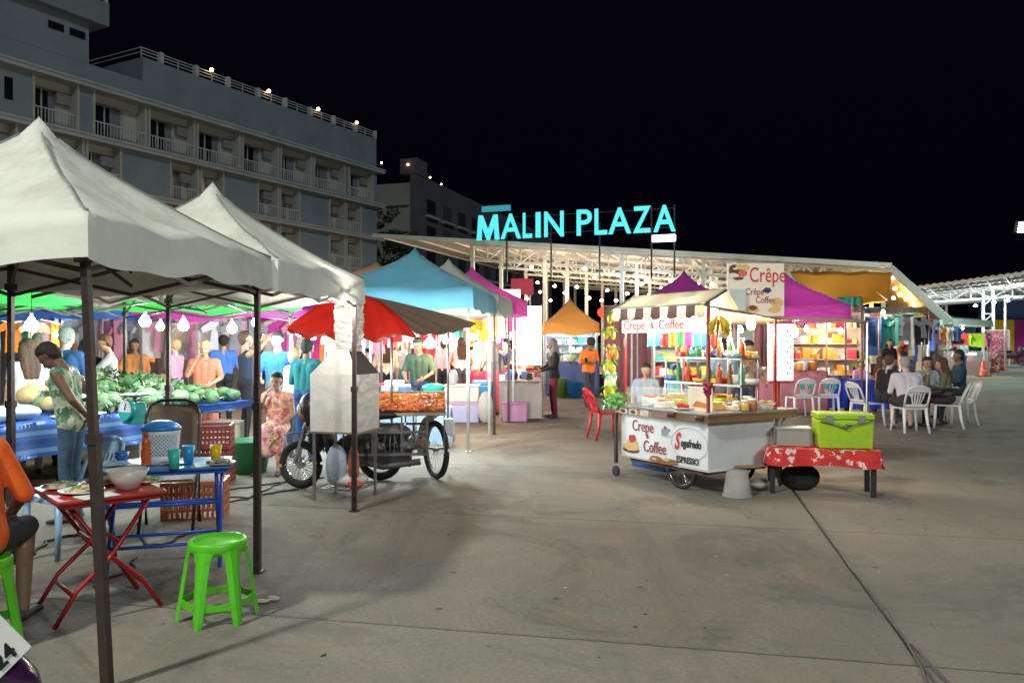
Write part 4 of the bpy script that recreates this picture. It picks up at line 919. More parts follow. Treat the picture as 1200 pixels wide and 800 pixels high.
blob(.13, 2.19, .05, .03, TXB, -.004, .3, 'printed_cup'); blob(.25, 2.05, .07, .06, WAF, -.004); blob(-.05, 1.97, .09, .05, WAF, -.004); blob(-.04, 1.99, .05, .03, CHOC, -.005); blob(.22, 1.97, .08, .035, WAF, -.003)
m = MB(); m.bb(-.33, -.14, -.07, -.006, 1.95, 2.20); tag(m.build('meter_box', M('pale green grey box', (.52, .60, .58), .5, dirt=.2), None, (X(886, 9.3), 9.3, 0), R(4), bev=.008), 'pale grey electric box fixed on the corner of the cream sign board', 'electric box')
# ---- menu lightbox by the right post
mb_ = thing('menu_board', 'bright white vertical menu lightbox beside the right post of the cart', 'menu board', at(1.26, .14, 0), R(6)); 
m = MB(); m.bb(-.14, .14, 0, .05, 1.16, 1.80); f = m.build('lit_face', glow('white lit menu', (1, .97, .93), 1.7), mb_); m = MB(); m.bb(-.15, .15, -.004, .055, 1.13, 1.155); m.bb(-.15, .15, -.004, .055, 1.80, 1.82); m.bar((0, .075, .01), (0, .075, 1.81), .025); m.build('frame', RED, mb_)
for k in range(9):
    q = MB(); xx = .07+(k % 2)*.035; q.ball((xx, -.003, 1.24+k*.06), .012, 8, 6, (1, .3, 1)); q.build('printed_dish', [CHOC, STRAW, TXB][k % 3], mb_)
    q = MB(); q.bb(-.11, .02, -.003, -.001, 1.235+k*.06, 1.242+k*.06); q.build('printed_line', M('faint print', (.75, .6, .6), emit=.6, var=0), mb_)
# stone bucket, rocks
t = thing('bucket', 'grey upturned bucket filled with concrete beside the cart wheel', 'bucket', (X(872, 8.05), 8.3, 0)); m = MB(); m.lathe([(.145, 0), (.145, .02), (.105, .27), (.0, .272)], n=20); m.build('shell', M('grey bucket', (.34, .31, .28), .7, dirt=.4), t); m = MB(); m.lathe([(.152, 0), (.152, .018), (.144, .018)], n=20); m.build('rim', M('grey bucket', (.3, .3, .3)), t)
m = MB(); m.ball((0, 0, .07), .10, 9, 7, (1.3, .8, .6), .12); tag(m.build('rock', M('pale rock', (.40, .34, .28), .8, dirt=.4), None, (X(890, 8.5)+.04, 8.62, 0)), 'rough pale stone wedged behind the grey bucket under the cart', 'stone')
m = MB(); m.ball((0, 0, .05), .10, 9, 6, (1.5, .5, .2), .2); tag(m.build('rag', M('brown rag', (.25, .14, .07), .9), None, (X(880, 8.35), 8.42, .235)), 'brown rag lying over the concrete filled bucket', 'rag')
# ---- bench table with red cloth, cooler, tin box, bag
bench = thing('low_table', 'low black table under a red patterned cloth right of the crepe cart', 'table', (X(969, 8.4), 8.52, 0), -R(14))
REDC = pattern('red printed cloth', [(.58, .03, .02), (.58, .03, .02), (.52, .02, .02), (.75, .55, .50), (.58, .03, .02), (.55, .025, .02)], 20)
m = MB(); m.bb(-.56, .52, -.22, .22, .455, .475); m.build('table_top', WOOD, bench)
for x, y in ((-.52, -.18), (.47, -.18), (-.52, .18), (.47, .18)): m = MB(); m.bar((x, y, 0), (x, y, .455), .05); m.build('leg', M('black wood', (.02, .018, .018), .5), bench)
tc = thing('tablecloth', 'red cloth with pale flowers draped over the low table', 'tablecloth', (X(969, 8.4), 8.52, 0), -R(14)); m = MB()
def cl(k):
    def f(u, v):
        L4 = [((-.58, -.24), (.54, -.24)), ((.54, -.24), (.54, .24)), ((.54, .24), (-.58, .24)), ((-.58, .24), (-.58, -.24))][k]
        a, c = Vector(L4[0]), Vector(L4[1]); p = a.lerp(c, u); n_ = Vector(((c-a).y, -(c-a).x)).normalized(); w = .02*v*math.sin(u*17+k*2)+.015*v; return (p.x+n_.x*w, p.y+n_.y*w, .479-.17*v-.012*math.sin(u*9+k)*v)
    return f
m.sheet(lambda u, v: (-.58+1.12*u, -.24+.48*v, .479+.002*math.sin(u*40)*math.sin(v*20)), 14, 8)
for k in range(4): m.sheet(cl(k), 40, 6)
m.build('cloth', REDC, tc)
cw = (X(989, 8.45), 8.5, .484); LIME = M('lime green plastic', (.34, .55, .02), .4, var=.12, dirt=.4)
ck = thing('cooler', 'lime green cooler box on the red cloth, lid latched', 'cooler', cw, -R(8)); m = MB(); m.box((0, 0, .15), (.53, .33, .30), taper=1.04); m.build('body', LIME, ck, bev=.015)
m = MB(); m.box((0, 0, .335), (.56, .36, .06)); m.build('lid', LIME, ck, bev=.012); m = MB()
for x in (-.17, .15): m.bb(x-.035, x+.035, -.188, -.172, .27, .35)
m.build('latch', M('grey metal latch', (.35, .36, .34), .4, .6), ck)
m = MB(); m.tube([(-.26, -.19, .29), (-.12, -.20, .26), (-.02, -.205, .235), (.06, -.20, .25), (.17, -.195, .275), (.26, -.19, .30)], .006, 6); m.tube([(-.05, -.205, .24), (.0, -.21, .215), (.05, -.205, .25), (-.02, -.21, .255)], .008, 6); m.build('handle', M('grey cord', (.12, .13, .10), .8), ck)
t = thing('metal_box', 'dull grey tin box left of the lime cooler', 'box', (X(931, 8.6), 8.66, .484), -R(14)); m = MB(); m.bb(-.17, .17, -.12, .12, 0, .17); m.build('body', M('dull tin', (.42, .43, .38), .45, .5, dirt=.3), t, bev=.006); m = MB(); m.bb(-.18, .18, -.13, .13, .172, .20); m.build('lid', M('dull tin lid', (.46, .47, .42), .4, .5), t, bev=.005)
t = thing('bag', 'black bag lying under the red clothed table', 'bag', (X(940, 8.6), 8.66, 0), -.1); m = MB(); m.ball((0, 0, .14), .2, 14, 10, (1.05, .6, .75), .03); m.build('body', M('black bag cloth', (.018, .016, .018), .7, bump=.4), t); m = MB(); m.tube([(-.08, 0, .26), (-.04, -.02, .33), (.05, -.02, .33), (.09, 0, .26)], .01, 6); m.build('strap', BLACKP, t)
# cable along the slab joint
m = MB(); kp = [(3.02, 8.6), (2.61, 6.68), (2.37, 5.57), (2.23, 4.82), (2.03, 4.01), (1.93, 3.7), (1.80, 3.2)]; pts = []
for (ax, ay), (bx_, by_) in zip(kp, kp[1:]):
    for i in range(10): s = i/10; pts.append((ax+(bx_-ax)*s+.004*math.sin(len(pts)*.9), ay+(by_-ay)*s, .008))
m.tube(pts, .0065, 6); tag(m.build('power_cable', M('dark cable', (.03, .025, .03), .5)), 'dark cable laid along the slab joint from the cart to the lower right', 'cable')
m = MB(); m.tube([(2.10, 4.22, .011), (2.09, 4.1, .010), (2.06, 3.95, .01), (2.03, 3.7, .01), (1.95, 3.2, .01)], .008, 6); tag(m.build('power_cable', M('purple cable', (.07, .03, .07), .5)), 'short thicker purple cable joining the long one at the lower right', 'cable')
# ================================================================ TRICYCLE AND STOVE
st = thing('charcoal_stove', 'bright sheet metal stove hood with tall chimney on thin legs', 'stove', (-1.53, 7.92, 0), -R(16))
SHEET = M('crumpled bright sheet metal', (.80, .78, .73), .36, .2, var=.2, scale=7, bump=.7, bscale=7, dirt=.25)
SHADEM = M('shaded hood sheet', (.10, .09, .085), .5, .5)  # darker copy of the hood metal, shade put into the colour
m = MB(); m.bb(-.52, 0, 0, .50, .70, 1.27); m.build('box', SHEET, st)
m = MB(); A4 = [(-.52, 0), (0, 0), (0, .50), (-.52, .50)]; B4 = [(-.27, .05), (-.12, .05), (-.12, .30), (-.27, .30)]
vs = [(x, y, 1.27) for x, y in A4]+[(x, y, 1.52) for x, y in B4]; m.add(vs, [(0, 1, 5, 4), (3, 0, 4, 7)], False); m.build('hood', SHEET, st)
m = MB(); m.add(vs, [(1, 2, 6, 5), (2, 3, 7, 6)], False); m.build('hood_side', SHADEM, st)  # right and rear hood faces take the painted shade
FOIL = M('crumpled foil', (.72, .70, .66), .35, .4, var=.15, bump=.8, bscale=22)
def chim(u, v):
    a = u*6.283; sx = max(-1, min(1, 1.5*math.cos(a))); sy = max(-1, min(1, 1.5*math.sin(a))); j = .003*math.sin(v*61+u*20)+.003*math.sin(v*97+u*50)+.004*math.sin(v*23-u*31); return (-.175+sx*(.085+j+.02*math.sin(v*3)), .17+sy*(.12+j), 1.50+.62*v)
m = MB(); m.sheet(chim, 40, 40); m.build('chimney', FOIL, st)
for x, y in ((-.49, .03), (-.03, .03), (-.49, .47), (-.03, .47)): m = MB(); m.bar((x, y, 0), (x, y, .72), .025); m.build('leg', STEEL, st)
m = MB(); m.bar((-.49, .03, .12), (-.03, .03, .12), .015); m.bar((-.49, .47, .12), (-.03, .47, .12), .015); m.bar((-.49, .03, .12), (-.49, .47, .12), .015); m.bar((-.03, .03, .12), (-.03, .47, .12), .015)
for i in range(7): m.bar((-.49+i*.075, .03, .125), (-.49+i*.075, .47, .125), .008)
m.build('lower_rack', STEEL, st)
m = MB(); m.bb(-.54, .02, -.02, .52, .682, .699); m.build('tray', M('burnt tray', (.35, .25, .17), .5, .5, dirt=.5), st)
def stl(x, y, z): a = -R(16); return (-1.53+x*math.cos(a)-y*math.sin(a), 7.92+x*math.sin(a)+y*math.cos(a), z)
def sack(name, label, loc, sc, col, rz=0, em=0):
    m = MB(); m.ball((0, 0, sc[2]*.5), .5, 16, 12, sc, .045); return tag(m.build(name, M('%s %.2f%.2f' % (name, col[0], col[2]), col, .4, trans=.2, bump=.8, bscale=12), None, loc, rz), label, 'bag')
sack('shopping_bag', 'pale blue shopping bag hung low inside the stove stand', stl(-.28, .10, .14), (.22, .12, .42), (.45, .52, .62)); sack('shopping_bag', 'orange and red striped shopping bag in the stove stand', stl(-.12, .16, .14), (.12, .1, .42), (.62, .20, .10)); sack('shopping_bag', 'crumpled white bag lying on the rack of the stove stand', stl(-.22, .22, .12), (.42, .3, .16), (.75, .70, .68)); sack('shopping_bag', 'small red bag at the foot of the stove stand', stl(-.05, .05, .135), (.16, .1, .08), (.62, .08, .06))
mc = thing('motor_tricycle', 'old motorbike with a side cart carrying a tray of orange snacks', 'motor tricycle', (-2.10, 8.75, 0), R(5))
BODYM = M('dark scratched fairing', (.06, .03, .05), .35, var=.3, dirt=.3); ORF = M('orange red fairing', (.50, .10, .03), .35)
# bike points to -x here
w = wheel('wheel', mc, (-.20, .0, .265), .265, 24, R(68), .045, fat=2.2); w2 = wheel('wheel', mc, (.62, .45, .26), .26, 24, R(84), .045)
m = MB(); m.tube([(-.25, -.09, .29), (-.16, -.09, .62), (-.08, -.07, .95)], .02, 8); m.tube([(-.25, .09, .29), (-.16, .09, .62), (-.08, .07, .95)], .02, 8); m.build('fork', CHROME, mc)
m = MB(); m.sheet(lambda u, v: (-.25+.325*math.cos(.35+2.3*u), (v-.5)*.13, .29+.325*math.sin(.35+2.3*u)), 16, 4, .008); m.build('mudguard', BODYM, mc)
m = MB(); m.ball((-.10, 0, .86), .16, 14, 10, (.8, 1.0, 1.15)); m.ball((-.02, 0, .62), .15, 12, 9, (.7, .8, 1.6)); m.build('fairing', BODYM, mc)
m = MB(); m.ball((-.19, -.03, .86), .075, 12, 9, (.7, 1.2, .9)); m.build('headlight', M('headlight', (.6, .58, .5), .1), mc); m = MB(); m.ball((-.14, -.10, .80), .06, 10, 8, (1, .6, .8)); m.ball((-.16, .09, .93), .05, 9, 7); m.build('indicator', ORF, mc)
m = MB(); m.tube([(.0, -.36, 1.02), (-.04, -.2, 1.05), (-.06, 0, .98), (-.04, .2, 1.05), (.0, .36, 1.02)], .014, 8); m.build('handlebar', BLACKP, mc)
m = MB(); m.cone((.01, -.36, 1.02), (.0, -.25, 1.03), .02); m.cone((.01, .36, 1.02), (0, .25, 1.03), .02); m.build('grip', RUBBER, mc)
m = MB(); m.sheet(lambda u, v: (.02+.16*v+.05*math.cos((u-.5)*5), (u-.5)*.52, .88-.55*v), 12, 10, .02); m.box((.55, 0, .36), (.9, .30, .16), ry=.08); m.build('leg_shield', M('dark worn plastic', (.03, .025, .03), .5, var=.5, dirt=.5), mc)
m = MB(); m.ball((.55, 0, .80), .22, 14, 9, (1.7, .55, .28)); m.build('seat', M('black seat', (.02, .02, .02), .5), mc)
m = MB(); m.ball((.42, 0, .42), .19, 12, 9, (1.4, .65, 1)); m.ball((.75, 0, .60), .17, 12, 8, (1.5, .6, .6)); m.tube([(.3, -.12, .35), (.7, -.16, .25), (1.1, -.16, .3)], .035, 8); m.build('engine', M('dusty engine', (.13, .12, .11), .5, .5, dirt=.5, bump=.5), mc)
# side cart behind: frame, tray, big wheel with guard
FRM = M('worn grey frame', (.22, .20, .18), .5, .5, dirt=.5)
m = MB()
z0, z1 = .38, .62
for z in (z0, z1):
    for y in (-.15, .75): m.bar((.35, y, z), (1.5, y, z), .028)
    for x in (.35, .75, 1.15, 1.5): m.bar((x, -.15, z), (x, .75, z), .022)
for x in (.35, .75, 1.15, 1.5):
    for y in (-.15, .75): m.bar((x, y, z0), (x, y, .80), .024)
for i in range(9): m.bar((.4+i*.13, -.15, z0), (.4+i*.13, -.15, z1), .008)
for i in range(12): m.tube([(.4+i*.1, -.14+.02*(i % 2), .40), (.5+i*.08, -.12, .5+.05*math.sin(i*2)), (.4+i*.1, -.1, .6)], .008, 5)
m.build('side_frame', FRM, mc)
m = MB()
for i in range(14): m.ball((.45+i*.075, .2+.2*math.sin(i*2.3), .47+.03*math.sin(i)), .11, 9, 7, (1, 1, .6), .15)
m.build('load', pattern('mixed load', [(.12, .14, .12), (.30, .28, .25), (.10, .12, .25), (.35, .20, .12), (.2, .2, .2)], 9), mc)
wheel('wheel', mc, (1.26, .50, .34), .34, 30, R(24), .036, M('dusty rim', (.30, .28, .24), .4, .7))
m = MB(); m.sheet(lambda u, v: (1.26+(v-.5)*.14-math.sin(R(24))*.40*math.cos(-.2+1.7*u), .50+math.cos(R(24))*.40*math.cos(-.2+1.7*u), .34+.40*math.sin(-.2+1.7*u)), 20, 4, .008); m.build('mudguard', M('grey mudguard', (.40, .37, .32), .5, dirt=.4), mc)
m = MB(); m.bar((1.2, .62, .34), (1.78, .62, .34), .025); m.bar((1.74, .1, .36), (1.74, 1.05, .36), .022); m.bar((1.74, .2, .36), (1.74, .2, .72), .02); m.bar((1.74, 1.0, .36), (1.74, 1.0, .72), .02); m.build('axle', FRM, mc)
m = MB(); m.box((1.1, .4, .855), (1.3, .92, .02), rx=.13); m.bb(.45, 1.75, -.07, -.05, .79, .82); m.bb(1.75, 1.77, -.07, .87, .79, .84); m.bb(.45, 1.75, .87, .89, .80, 1.0); m.build('tray', M('pale tray board', (.45, .36, .24), .7, dirt=.4), mc)
m = MB(); m.bb(1.40, 1.53, .60, .74, .48, .68); tag(m.build('canister', WHITEP, None, (-2.15, 8.75, 0), R(5), bev=.02), 'white plastic canister hung behind the wheel of the side cart', 'canister')
SNK = [M('orange snack %d' % i, c, .6, var=.2, scale=20) for i, c in enumerate([(.85, .22, .02), (.80, .13, .02), (.85, .32, .04)])]
sk = MB(); sk.tube([(-.055, 0, 0), (-.03, 0, .006), (.03, .002, .006), (.055, 0, 0)], [.008, .017, .017, .008], 8)
for c_ in mc.children:
    if c_.name.startswith(('side_frame', 'load', 'tray', 'axle')): c_.scale.x = .78
fs = tag(sk.build('fried_snack', SNK[0]), 'orange fried snack stick lying in the heap on the tricycle tray', 'snack', 'orange snack sticks on the tricycle tray')
a5 = R(5)
for i in range(170):
    x = .42+(i % 17)*.056+random.uniform(-.02, .02); y = .0+(i//17)*.082+random.uniform(-.02, .02); o = fs if i == 0 else dup(fs)
    o.location = (-2.10+x*math.cos(a5)-y*math.sin(a5), 8.75+x*math.sin(a5)+y*math.cos(a5), .835+.135*(y/.85)+random.uniform(0, .025)); o.rotation_euler = (random.uniform(-.3, .3), random.uniform(-.25, .25), random.uniform(0, 3.14)); paint(o, SNK[i % 3])
# ================================================================ FOREGROUND LEFT
GRN = M('bright green plastic', (.10, .50, .015), .42, var=.15, dirt=.35)
def stool(label, loc, rz, group):
    t = thing('plastic_stool', label, 'stool', loc, rz, group)
    m = MB(); m.lathe([(.0, .452), (.10, .452), (.145, .455), (.150, .470), (.165, .472), (.172, .462), (.174, .43), (.165, .40), (.160, .40), (.155, .44), (.0, .444)], n=30); m.build('seat', GRN, t)
    n = 6; ap = MB(); br = MB()
    for k in range(n):
        a = 6.283*k/n; a2 = 6.283*(k+1)/n
        def pr(a, r, z): return Vector((r*math.cos(a), r*math.sin(a), z))
        lg = MB(); rows = []
        for z, r, w in ((0, .235, .024), (.04, .232, .031), (.13, .217, .037), (.25, .198, .040), (.36, .180, .046), (.425, .168, .066)):
            c = pr(a, r, z); tn = Vector((-math.sin(a), math.cos(a), 0)); rd = Vector((math.cos(a), math.sin(a), 0))
            rows.append([c-tn*w-rd*.012, c-tn*w*.35+rd*.006, c+tn*w*.35+rd*.006, c+tn*w-rd*.012, c+tn*w-rd*.016, c+tn*w*.3+rd*.001, c-tn*w*.3+rd*.001, c-tn*w-rd*.016])
        vs = [p for r_ in rows for p in r_]; q = len(rows[0]); fs_ = [(i*q+j, i*q+(j+1) % q, (i+1)*q+(j+1) % q, (i+1)*q+j) for i in range(len(rows)-1) for j in range(q)]+[tuple(range(q)), tuple(range((len(rows)-1)*q, len(rows)*q))]
        lg.add(vs, fs_, False); lg.build('leg', GRN, t)
        p, e = pr(a, .222, .115), pr(a2, .222, .115); mid = (p+e)/2
        br.add([p+Vector((0, 0, -.025)), e+Vector((0, 0, -.025)), e+Vector((0, 0, .03)), mid+Vector((0, 0, .012)), p+Vector((0, 0, .03))]+[v*.0+v-Vector((v.x, v.y, 0)).normalized()*.006 for v in [p+Vector((0, 0, -.025)), e+Vector((0, 0, -.025)), e+Vector((0, 0, .03)), mid+Vector((0, 0, .012)), p+Vector((0, 0, .03))]], [(0, 1, 2, 3, 4), (9, 8, 7, 6, 5), (0, 5, 6, 1), (1, 6, 7, 2), (2, 7, 8, 3), (3, 8, 9, 4), (4, 9, 5, 0)], False)
        p, e = pr(a, .172, .44), pr(a2, .172, .44); lo = [p.lerp(e, i/6)+Vector((0, 0, -.03-.05*abs(2*i/6-1)**3)) for i in range(7)]
        pts = [p, e]+lo[::-1]; ap.add(pts+[v-Vector((v.x, v.y, 0)).normalized()*.005 for v in pts], [tuple(range(9)), tuple(range(17, 8, -1))]+[(i, 9+i, 9+(i+1) % 9, (i+1) % 9) for i in range(9)], False)
    ap.build('apron', GRN, t); br.build('brace', GRN, t); return t
_s = stool('empty bright green plastic stool standing by the second tent leg', (-1.71, 4.66, 0), .35, 'green plastic stools'); _s.scale = (.95, .95, .97)
stool('bright green plastic stool carrying the diner in the orange shirt', (-2.80, 4.18, 0), .1, 'green plastic stools')
def folding(label, loc, rz, col, w, d, h, topm, ybar):
    t = thing('folding_table', label, 'table', loc, rz); fm = M('painted tube %.2f' % col[0], col, .4, .2, dirt=.3)
    m = MB(); m.bb(-w/2, w/2, -d/2, d/2, h-.022, h); m.build('table_top', topm, t, bev=.008)
    m = MB(); m.bb(-w/2+.03, w/2-.03, -d/2+.03, d/2-.03, h-.05, h-.024); m.build('top_frame', fm, t)
    x = w/2-.09
    for s in (-1, 1):
        for k in (-1, 1):
            xx = s*(x-(.012 if k > 0 else -.012)*s); m = MB(); m.tube([(xx, -k*d*.36, h-.05), (xx, 0, h*.50), (xx, k*d*.30, .20), (xx, k*d*.50, .012)], .0135, 8); m.build('leg', fm, t)
    for k, z, y in ((1, .17, .335), (-1, .17, .335), (1, .43, .10), (-1, .43, .10)): m = MB(); m.tube([(-x, k*d*y, z), (x, k*d*y, z)], .012, 8); m.build('cross_bar', fm, t)
    return t
REDT = M('red tabletop', (.42, .025, .015), .4, dirt=.3); folding('red folding table covered with plates of food', (-2.47, 4.80, 0), -R(48), (.36, .012, .012), .62, .58, .72, REDT, 0)
folding('blue folding table with cups and a lidded basket', (-2.50, 5.80, 0), R(18), (.02, .10, .50), .90, .55, .72, M('blue tabletop', (.03, .14, .38), .4, dirt=.45), 0)
def plate(loc, r, label, col, mats, seed):
    rnd = random.Random(seed); t = thing('plate', label, 'plate', loc); m = MB(); m.lathe([(r*.5, 0), (r*.92, .014), (r, .022), (r*.9, .02), (r*.5, .006), (0, .006)], n=24); m.build('dish', M('plate %d' % seed, col, .3), t)
    m = MB(); m.mi = 0
    for i in range(34):
        a = rnd.uniform(0, 6.28); q = rnd.uniform(0, r*.72); m.mi = rnd.randrange(len(mats)); m.ball((math.cos(a)*q, math.sin(a)*q, .014+rnd.uniform(0, .03)*(1-q/r)), rnd.uniform(.012, .028), 7, 5, (1.3, .9, .5), .2, rnd.uniform(0, 3))
    m.build('food', mats, t); return t
FD = [M('noodle', (.62, .50, .28), .5, var=.3), M('herbs', (.16, .30, .06), .6, var=.4), M('shells', (.40, .34, .28), .5, var=.4), M('sauce meat', (.22, .07, .03), .4)]
plate((-2.70, 4.80, .721), .11, 'pale plate of noodles and shells nearest the diner', (.7, .7, .68), FD, 3); plate((-2.50, 4.66, .721), .125, 'white plate of leftover shells near the front table edge', (.72, .72, .7), FD[:3], 4); plate((-2.52, 4.95, .721), .12, 'plate heaped with greens behind the noodles', (.7, .7, .68), FD[1:], 5); plate((-2.27, 5.00, .721), .095, 'white plate with a few scraps at the right end of the red table', (.72, .72, .7), FD[:2], 6)
plate((-2.08, 5.72, .721), .11, 'dish of food scraps between the turquoise and yellow cups', (.6, .62, .6), FD[2:], 7)
t = thing('bowl', 'wide pale bowl in the middle of the red table', 'bowl', (-2.30, 4.80, .721)); m = MB(); m.lathe([(.06, 0), (.085, .05), (.115, .115), (.12, .115), (.09, .05), (.06, .008), (0, .008)], n=26); m.build('dish', M('cream bowl', (.68, .60, .52), .3), t)
m = MB(); m.box((0, 0, .002), (.2, .15, .003)); tag(m.build('napkin', PAPER, None, (-2.36, 4.56, .7215), .9), 'white paper napkin at the near corner of the red table', 'napkin')
m = MB(); m.sheet(lambda u, v: (.55*u, .34*v, .004+.008*math.sin(u*9+v*5)**2), 14, 10, .002); tag(m.build('table_mat', M('shiny pale plastic mat', (.45, .55, .65), .2), None, (-2.86, 5.60, .7215), .25), 'crinkled pale plastic sheet at the left end of the blue table', 'plastic sheet')
def cup(px, py, Y, col, nm, label, h=.13, r=.042):
    p = P(px, py, Y); t = thing('cup', label, 'cup', (p.x, p.y, .722)); m = MB(); m.lathe([(r*.72, 0), (r, h), (r*.93, h), (r*.66, .006), (0, .006)], n=18); m.build('wall', M('cup '+nm, col, .3), t)
cup(204, 540, 5.55, (.05, .52, .42), 'turquoise', 'turquoise plastic cup on the blue table'); cup(221, 532, 5.78, (.02, .30, .62), 'blue', 'bright blue plastic cup behind the turquoise one'); cup(253, 532, 5.80, (.80, .50, .01), 'yellow', 'yellow plastic cup at the right end of the blue table')
cup(143, 540, 5.9, (.02, .12, .40), 'navy', 'dark blue low cup in the middle of the blue table', .07, .05)
t = thing('sauce_bottle', 'orange sauce bottle standing left of the lidded basket', 'bottle', (X(171, 5.7), 5.70, .722)); m = MB(); m.lathe([(.030, 0), (.033, .008), (.033, .10), (.026, .13), (.030, .15), (.024, .18), (.012, .20)], n=16); m.build('body', M('orange sauce', (.62, .12, .02), .25), t); m = MB(); m.lathe([(.014, .198), (.014, .232), (0, .234)], n=10); m.build('cap', M('dark orange cap', (.40, .08, .02)), t)
# white lattice basket with a blue lid
t = thing('basket', 'white lattice basket with a blue lid on the blue table', 'basket', (X(189, 5.85), 5.85, .722)); m = MB(); nb = 30; r0, r1, hb_ = .112, .125, .235
for k in range(nb):
    for s in (-1, 1):
        a = 6.283*k/nb; pts = []
        for i in range(9): q = i/8; aa = a+s*q*1.25; rr_ = r0+(r1-r0)*q; pts.append((rr_*math.cos(aa), rr_*math.sin(aa), .05+hb_*.68*q))
        m.tube(pts, .0042, 4)
m.lathe([(r0, 0), (r0+.006, .05), (r0, .055), (r0-.004, .002)], n=28); m.lathe([(r1, .205), (r1+.006, .21), (r1+.008, .24), (r1, .24)], n=28); m.build('lattice', WHITEP, t)
m = MB(); m.lathe([(r0-.012, .004), (r1-.012, .20)], n=24); m.build('liner', M('pale blue liner', (.35, .50, .62), .6), t)
m = MB(); m.lathe([(r1+.012, .235), (r1+.014, .25), (r1-.01, .275), (.06, .30), (0, .302)], n=28); m.build('lid', M('blue lid', (.02, .20, .58), .35), t)
# plastic chairs
def mono(label, loc, rz, mat, group=None, style=0, backmat=None):
    t = thing('plastic_chair', label, 'chair', loc, rz, group)      # faces +y
    m = MB(); m.sheet(lambda u, v: ((u-.5)*(.44-.04*v*0), (v-.5)*.42, .435-.012*math.sin(math.pi*u)*math.sin(math.pi*v)-.02*(v > .95)), 12, 12, .018); m.build('seat', mat, t)
    for x, y in ((-.20, .19), (.20, .19)): m = MB(); m.tube([(x, y, .43), (x*1.06, y*1.05, .2), (x*1.16, y*1.15, .0)], [.028, .024, .02], 6); m.build('leg', mat, t)
    for x in (-.19, .19): m = MB(); m.tube([(x, -.19, .44), (x*1.05, -.22, .2), (x*1.14, -.27, .0)], [.030, .025, .02], 6); m.build('leg', mat, t)
    m = MB()
    def bk(x, z): return (x, -.20-.16*(z-.43)/.37+.35*x*x*0+.25*(x*x), z)
    fr_ = [bk(-.195, .44), bk(-.205, .60), bk(-.20, .72), bk(-.16, .79), bk(-.08, .82), bk(0, .828), bk(.08, .82), bk(.16, .79), bk(.20, .72), bk(.205, .60), bk(.195, .44)]
    m.tube(fr_, .018, 7); m.sheet(lambda u, v: bk((u-.5)*(.36-.10*v), .715+.10*v), 10, 4, .01)
    m.sheet(lambda u, v: bk((u-.5)*.40, .455+.05*v), 10, 3, .01)
    for i in range(5):
        s = (i-2)/2; x0, x1 = s*.055, s*.135; m.bar(bk(x0, .49), bk(x1*.7, .60), .022, .008); m.bar(bk(x1*.7, .60), bk(x1*.8, .73), .022, .008)
    m.build('backrest', mat, t)
    if backmat:
        m = MB()
        for s in (-1, 1): 
            c = bk(s*.085, .66); m.lathe([(.0, 0), (.05, 0), (.05, .004), (0, .004)], (0, 0, 0), 12) if 0 else None
            m.poly([(c[0]+.05*math.cos(a), c[1]-.028, c[2]+.05*math.sin(a)) for a in [6.283*i/14 for i in range(14)]], .012)
        m.build('pattern', backmat, t)
    return t
BLP = M('pale blue plastic', (.22, .36, .50), .35, var=.06); mono('pale blue plastic chair pushed to the far left of the blue table', (X(92, 6.3), 6.15, 0), R(150), BLP)
# brown framed folding chair
t = thing('folding_chair', 'dark framed folding chair with a brown cloth back behind the blue table', 'chair', (X(199, 6.9), 6.9, 0), R(195)); m = MB()
BRF = M('dark chair frame', (.05, .04, .035), .4, .5)
m.tube([(-.22, -.2, 0), (-.22, -.12, .45), (-.22, -.2, .95), (-.19, -.22, 1.04), (-.1, -.23, 1.08), (.1, -.23, 1.08), (.19, -.22, 1.04), (.22, -.2, .95), (.22, -.12, .45), (.22, -.2, 0)], .014, 8); m.build('back_frame', BRF, t)
m = MB(); m.sheet(lambda u, v: ((u-.5)*.40, -.125-.09*v-.02*math.sin(math.pi*u), .62+.42*v), 8, 6, .006); m.build('backrest', M('brown mesh cloth', (.13, .10, .075), .8, var=.2), t)
m = MB(); m.bb(-.21, .21, -.16, .24, .43, .45); m.build('seat', M('brown seat', (.12, .09, .07), .7), t)
for x in (-.21, .21): m = MB(); m.tube([(x, -.1, .43), (x, .24, 0)], .013, 8); m.build('leg', BRF, t)
# crates
def crate(label, loc, rz, w, d, h, mat, group=None, rows=4):
    t = thing('crate', label, 'crate', loc, rz, group); m = MB(); th = .012
    for s in (-1, 1):
        for z in [i*(h-.02)/rows+.01 for i in range(rows+1)]: m.bb(-w/2, w/2, s*(d/2)-th/2, s*(d/2)+th/2, z-.012, z+.012); m.bb(s*(w/2)-th/2, s*(w/2)+th/2, -d/2, d/2, z-.012, z+.012)
        for i in range(13): x = -w/2+w*i/12; m.bb(x-.009, x+.009, s*d/2-th/2+.001, s*d/2+th/2-.001, 0, h)
        for i in range(9): y = -d/2+d*i/8; m.bb(s*w/2-th/2+.001, s*w/2+th/2-.001, y-.009, y+.009, 0, h)
    m.bb(-w/2+.01, w/2-.01, -d/2+.01, d/2-.01, .003, .012); m.build('lattice', mat, t); m = MB(); m.bb(-w/2-.012, w/2+.012, -d/2-.012, -d/2+.014, h-.02, h+.012); m.bb(-w/2-.012, w/2+.012, d/2-.014, d/2+.012, h-.02, h+.012); m.bb(-w/2-.012, -w/2+.014, -d/2+.014, d/2-.014, h-.02, h+.012); m.bb(w/2-.014, w/2+.012, -d/2+.014, d/2-.014, h-.02, h+.012); m.build('rim', mat, t); return t
BOR = M('brick orange plastic', (.45, .13, .05), .45, dirt=.2); BRD = M('brownish red plastic', (.19, .035, .03), .45, dirt=.25)
crate('brick orange lattice crate on the ground behind the blue table', (X(222, 7.2), 7.35, 0), .2, .52, .34, .33, BOR)
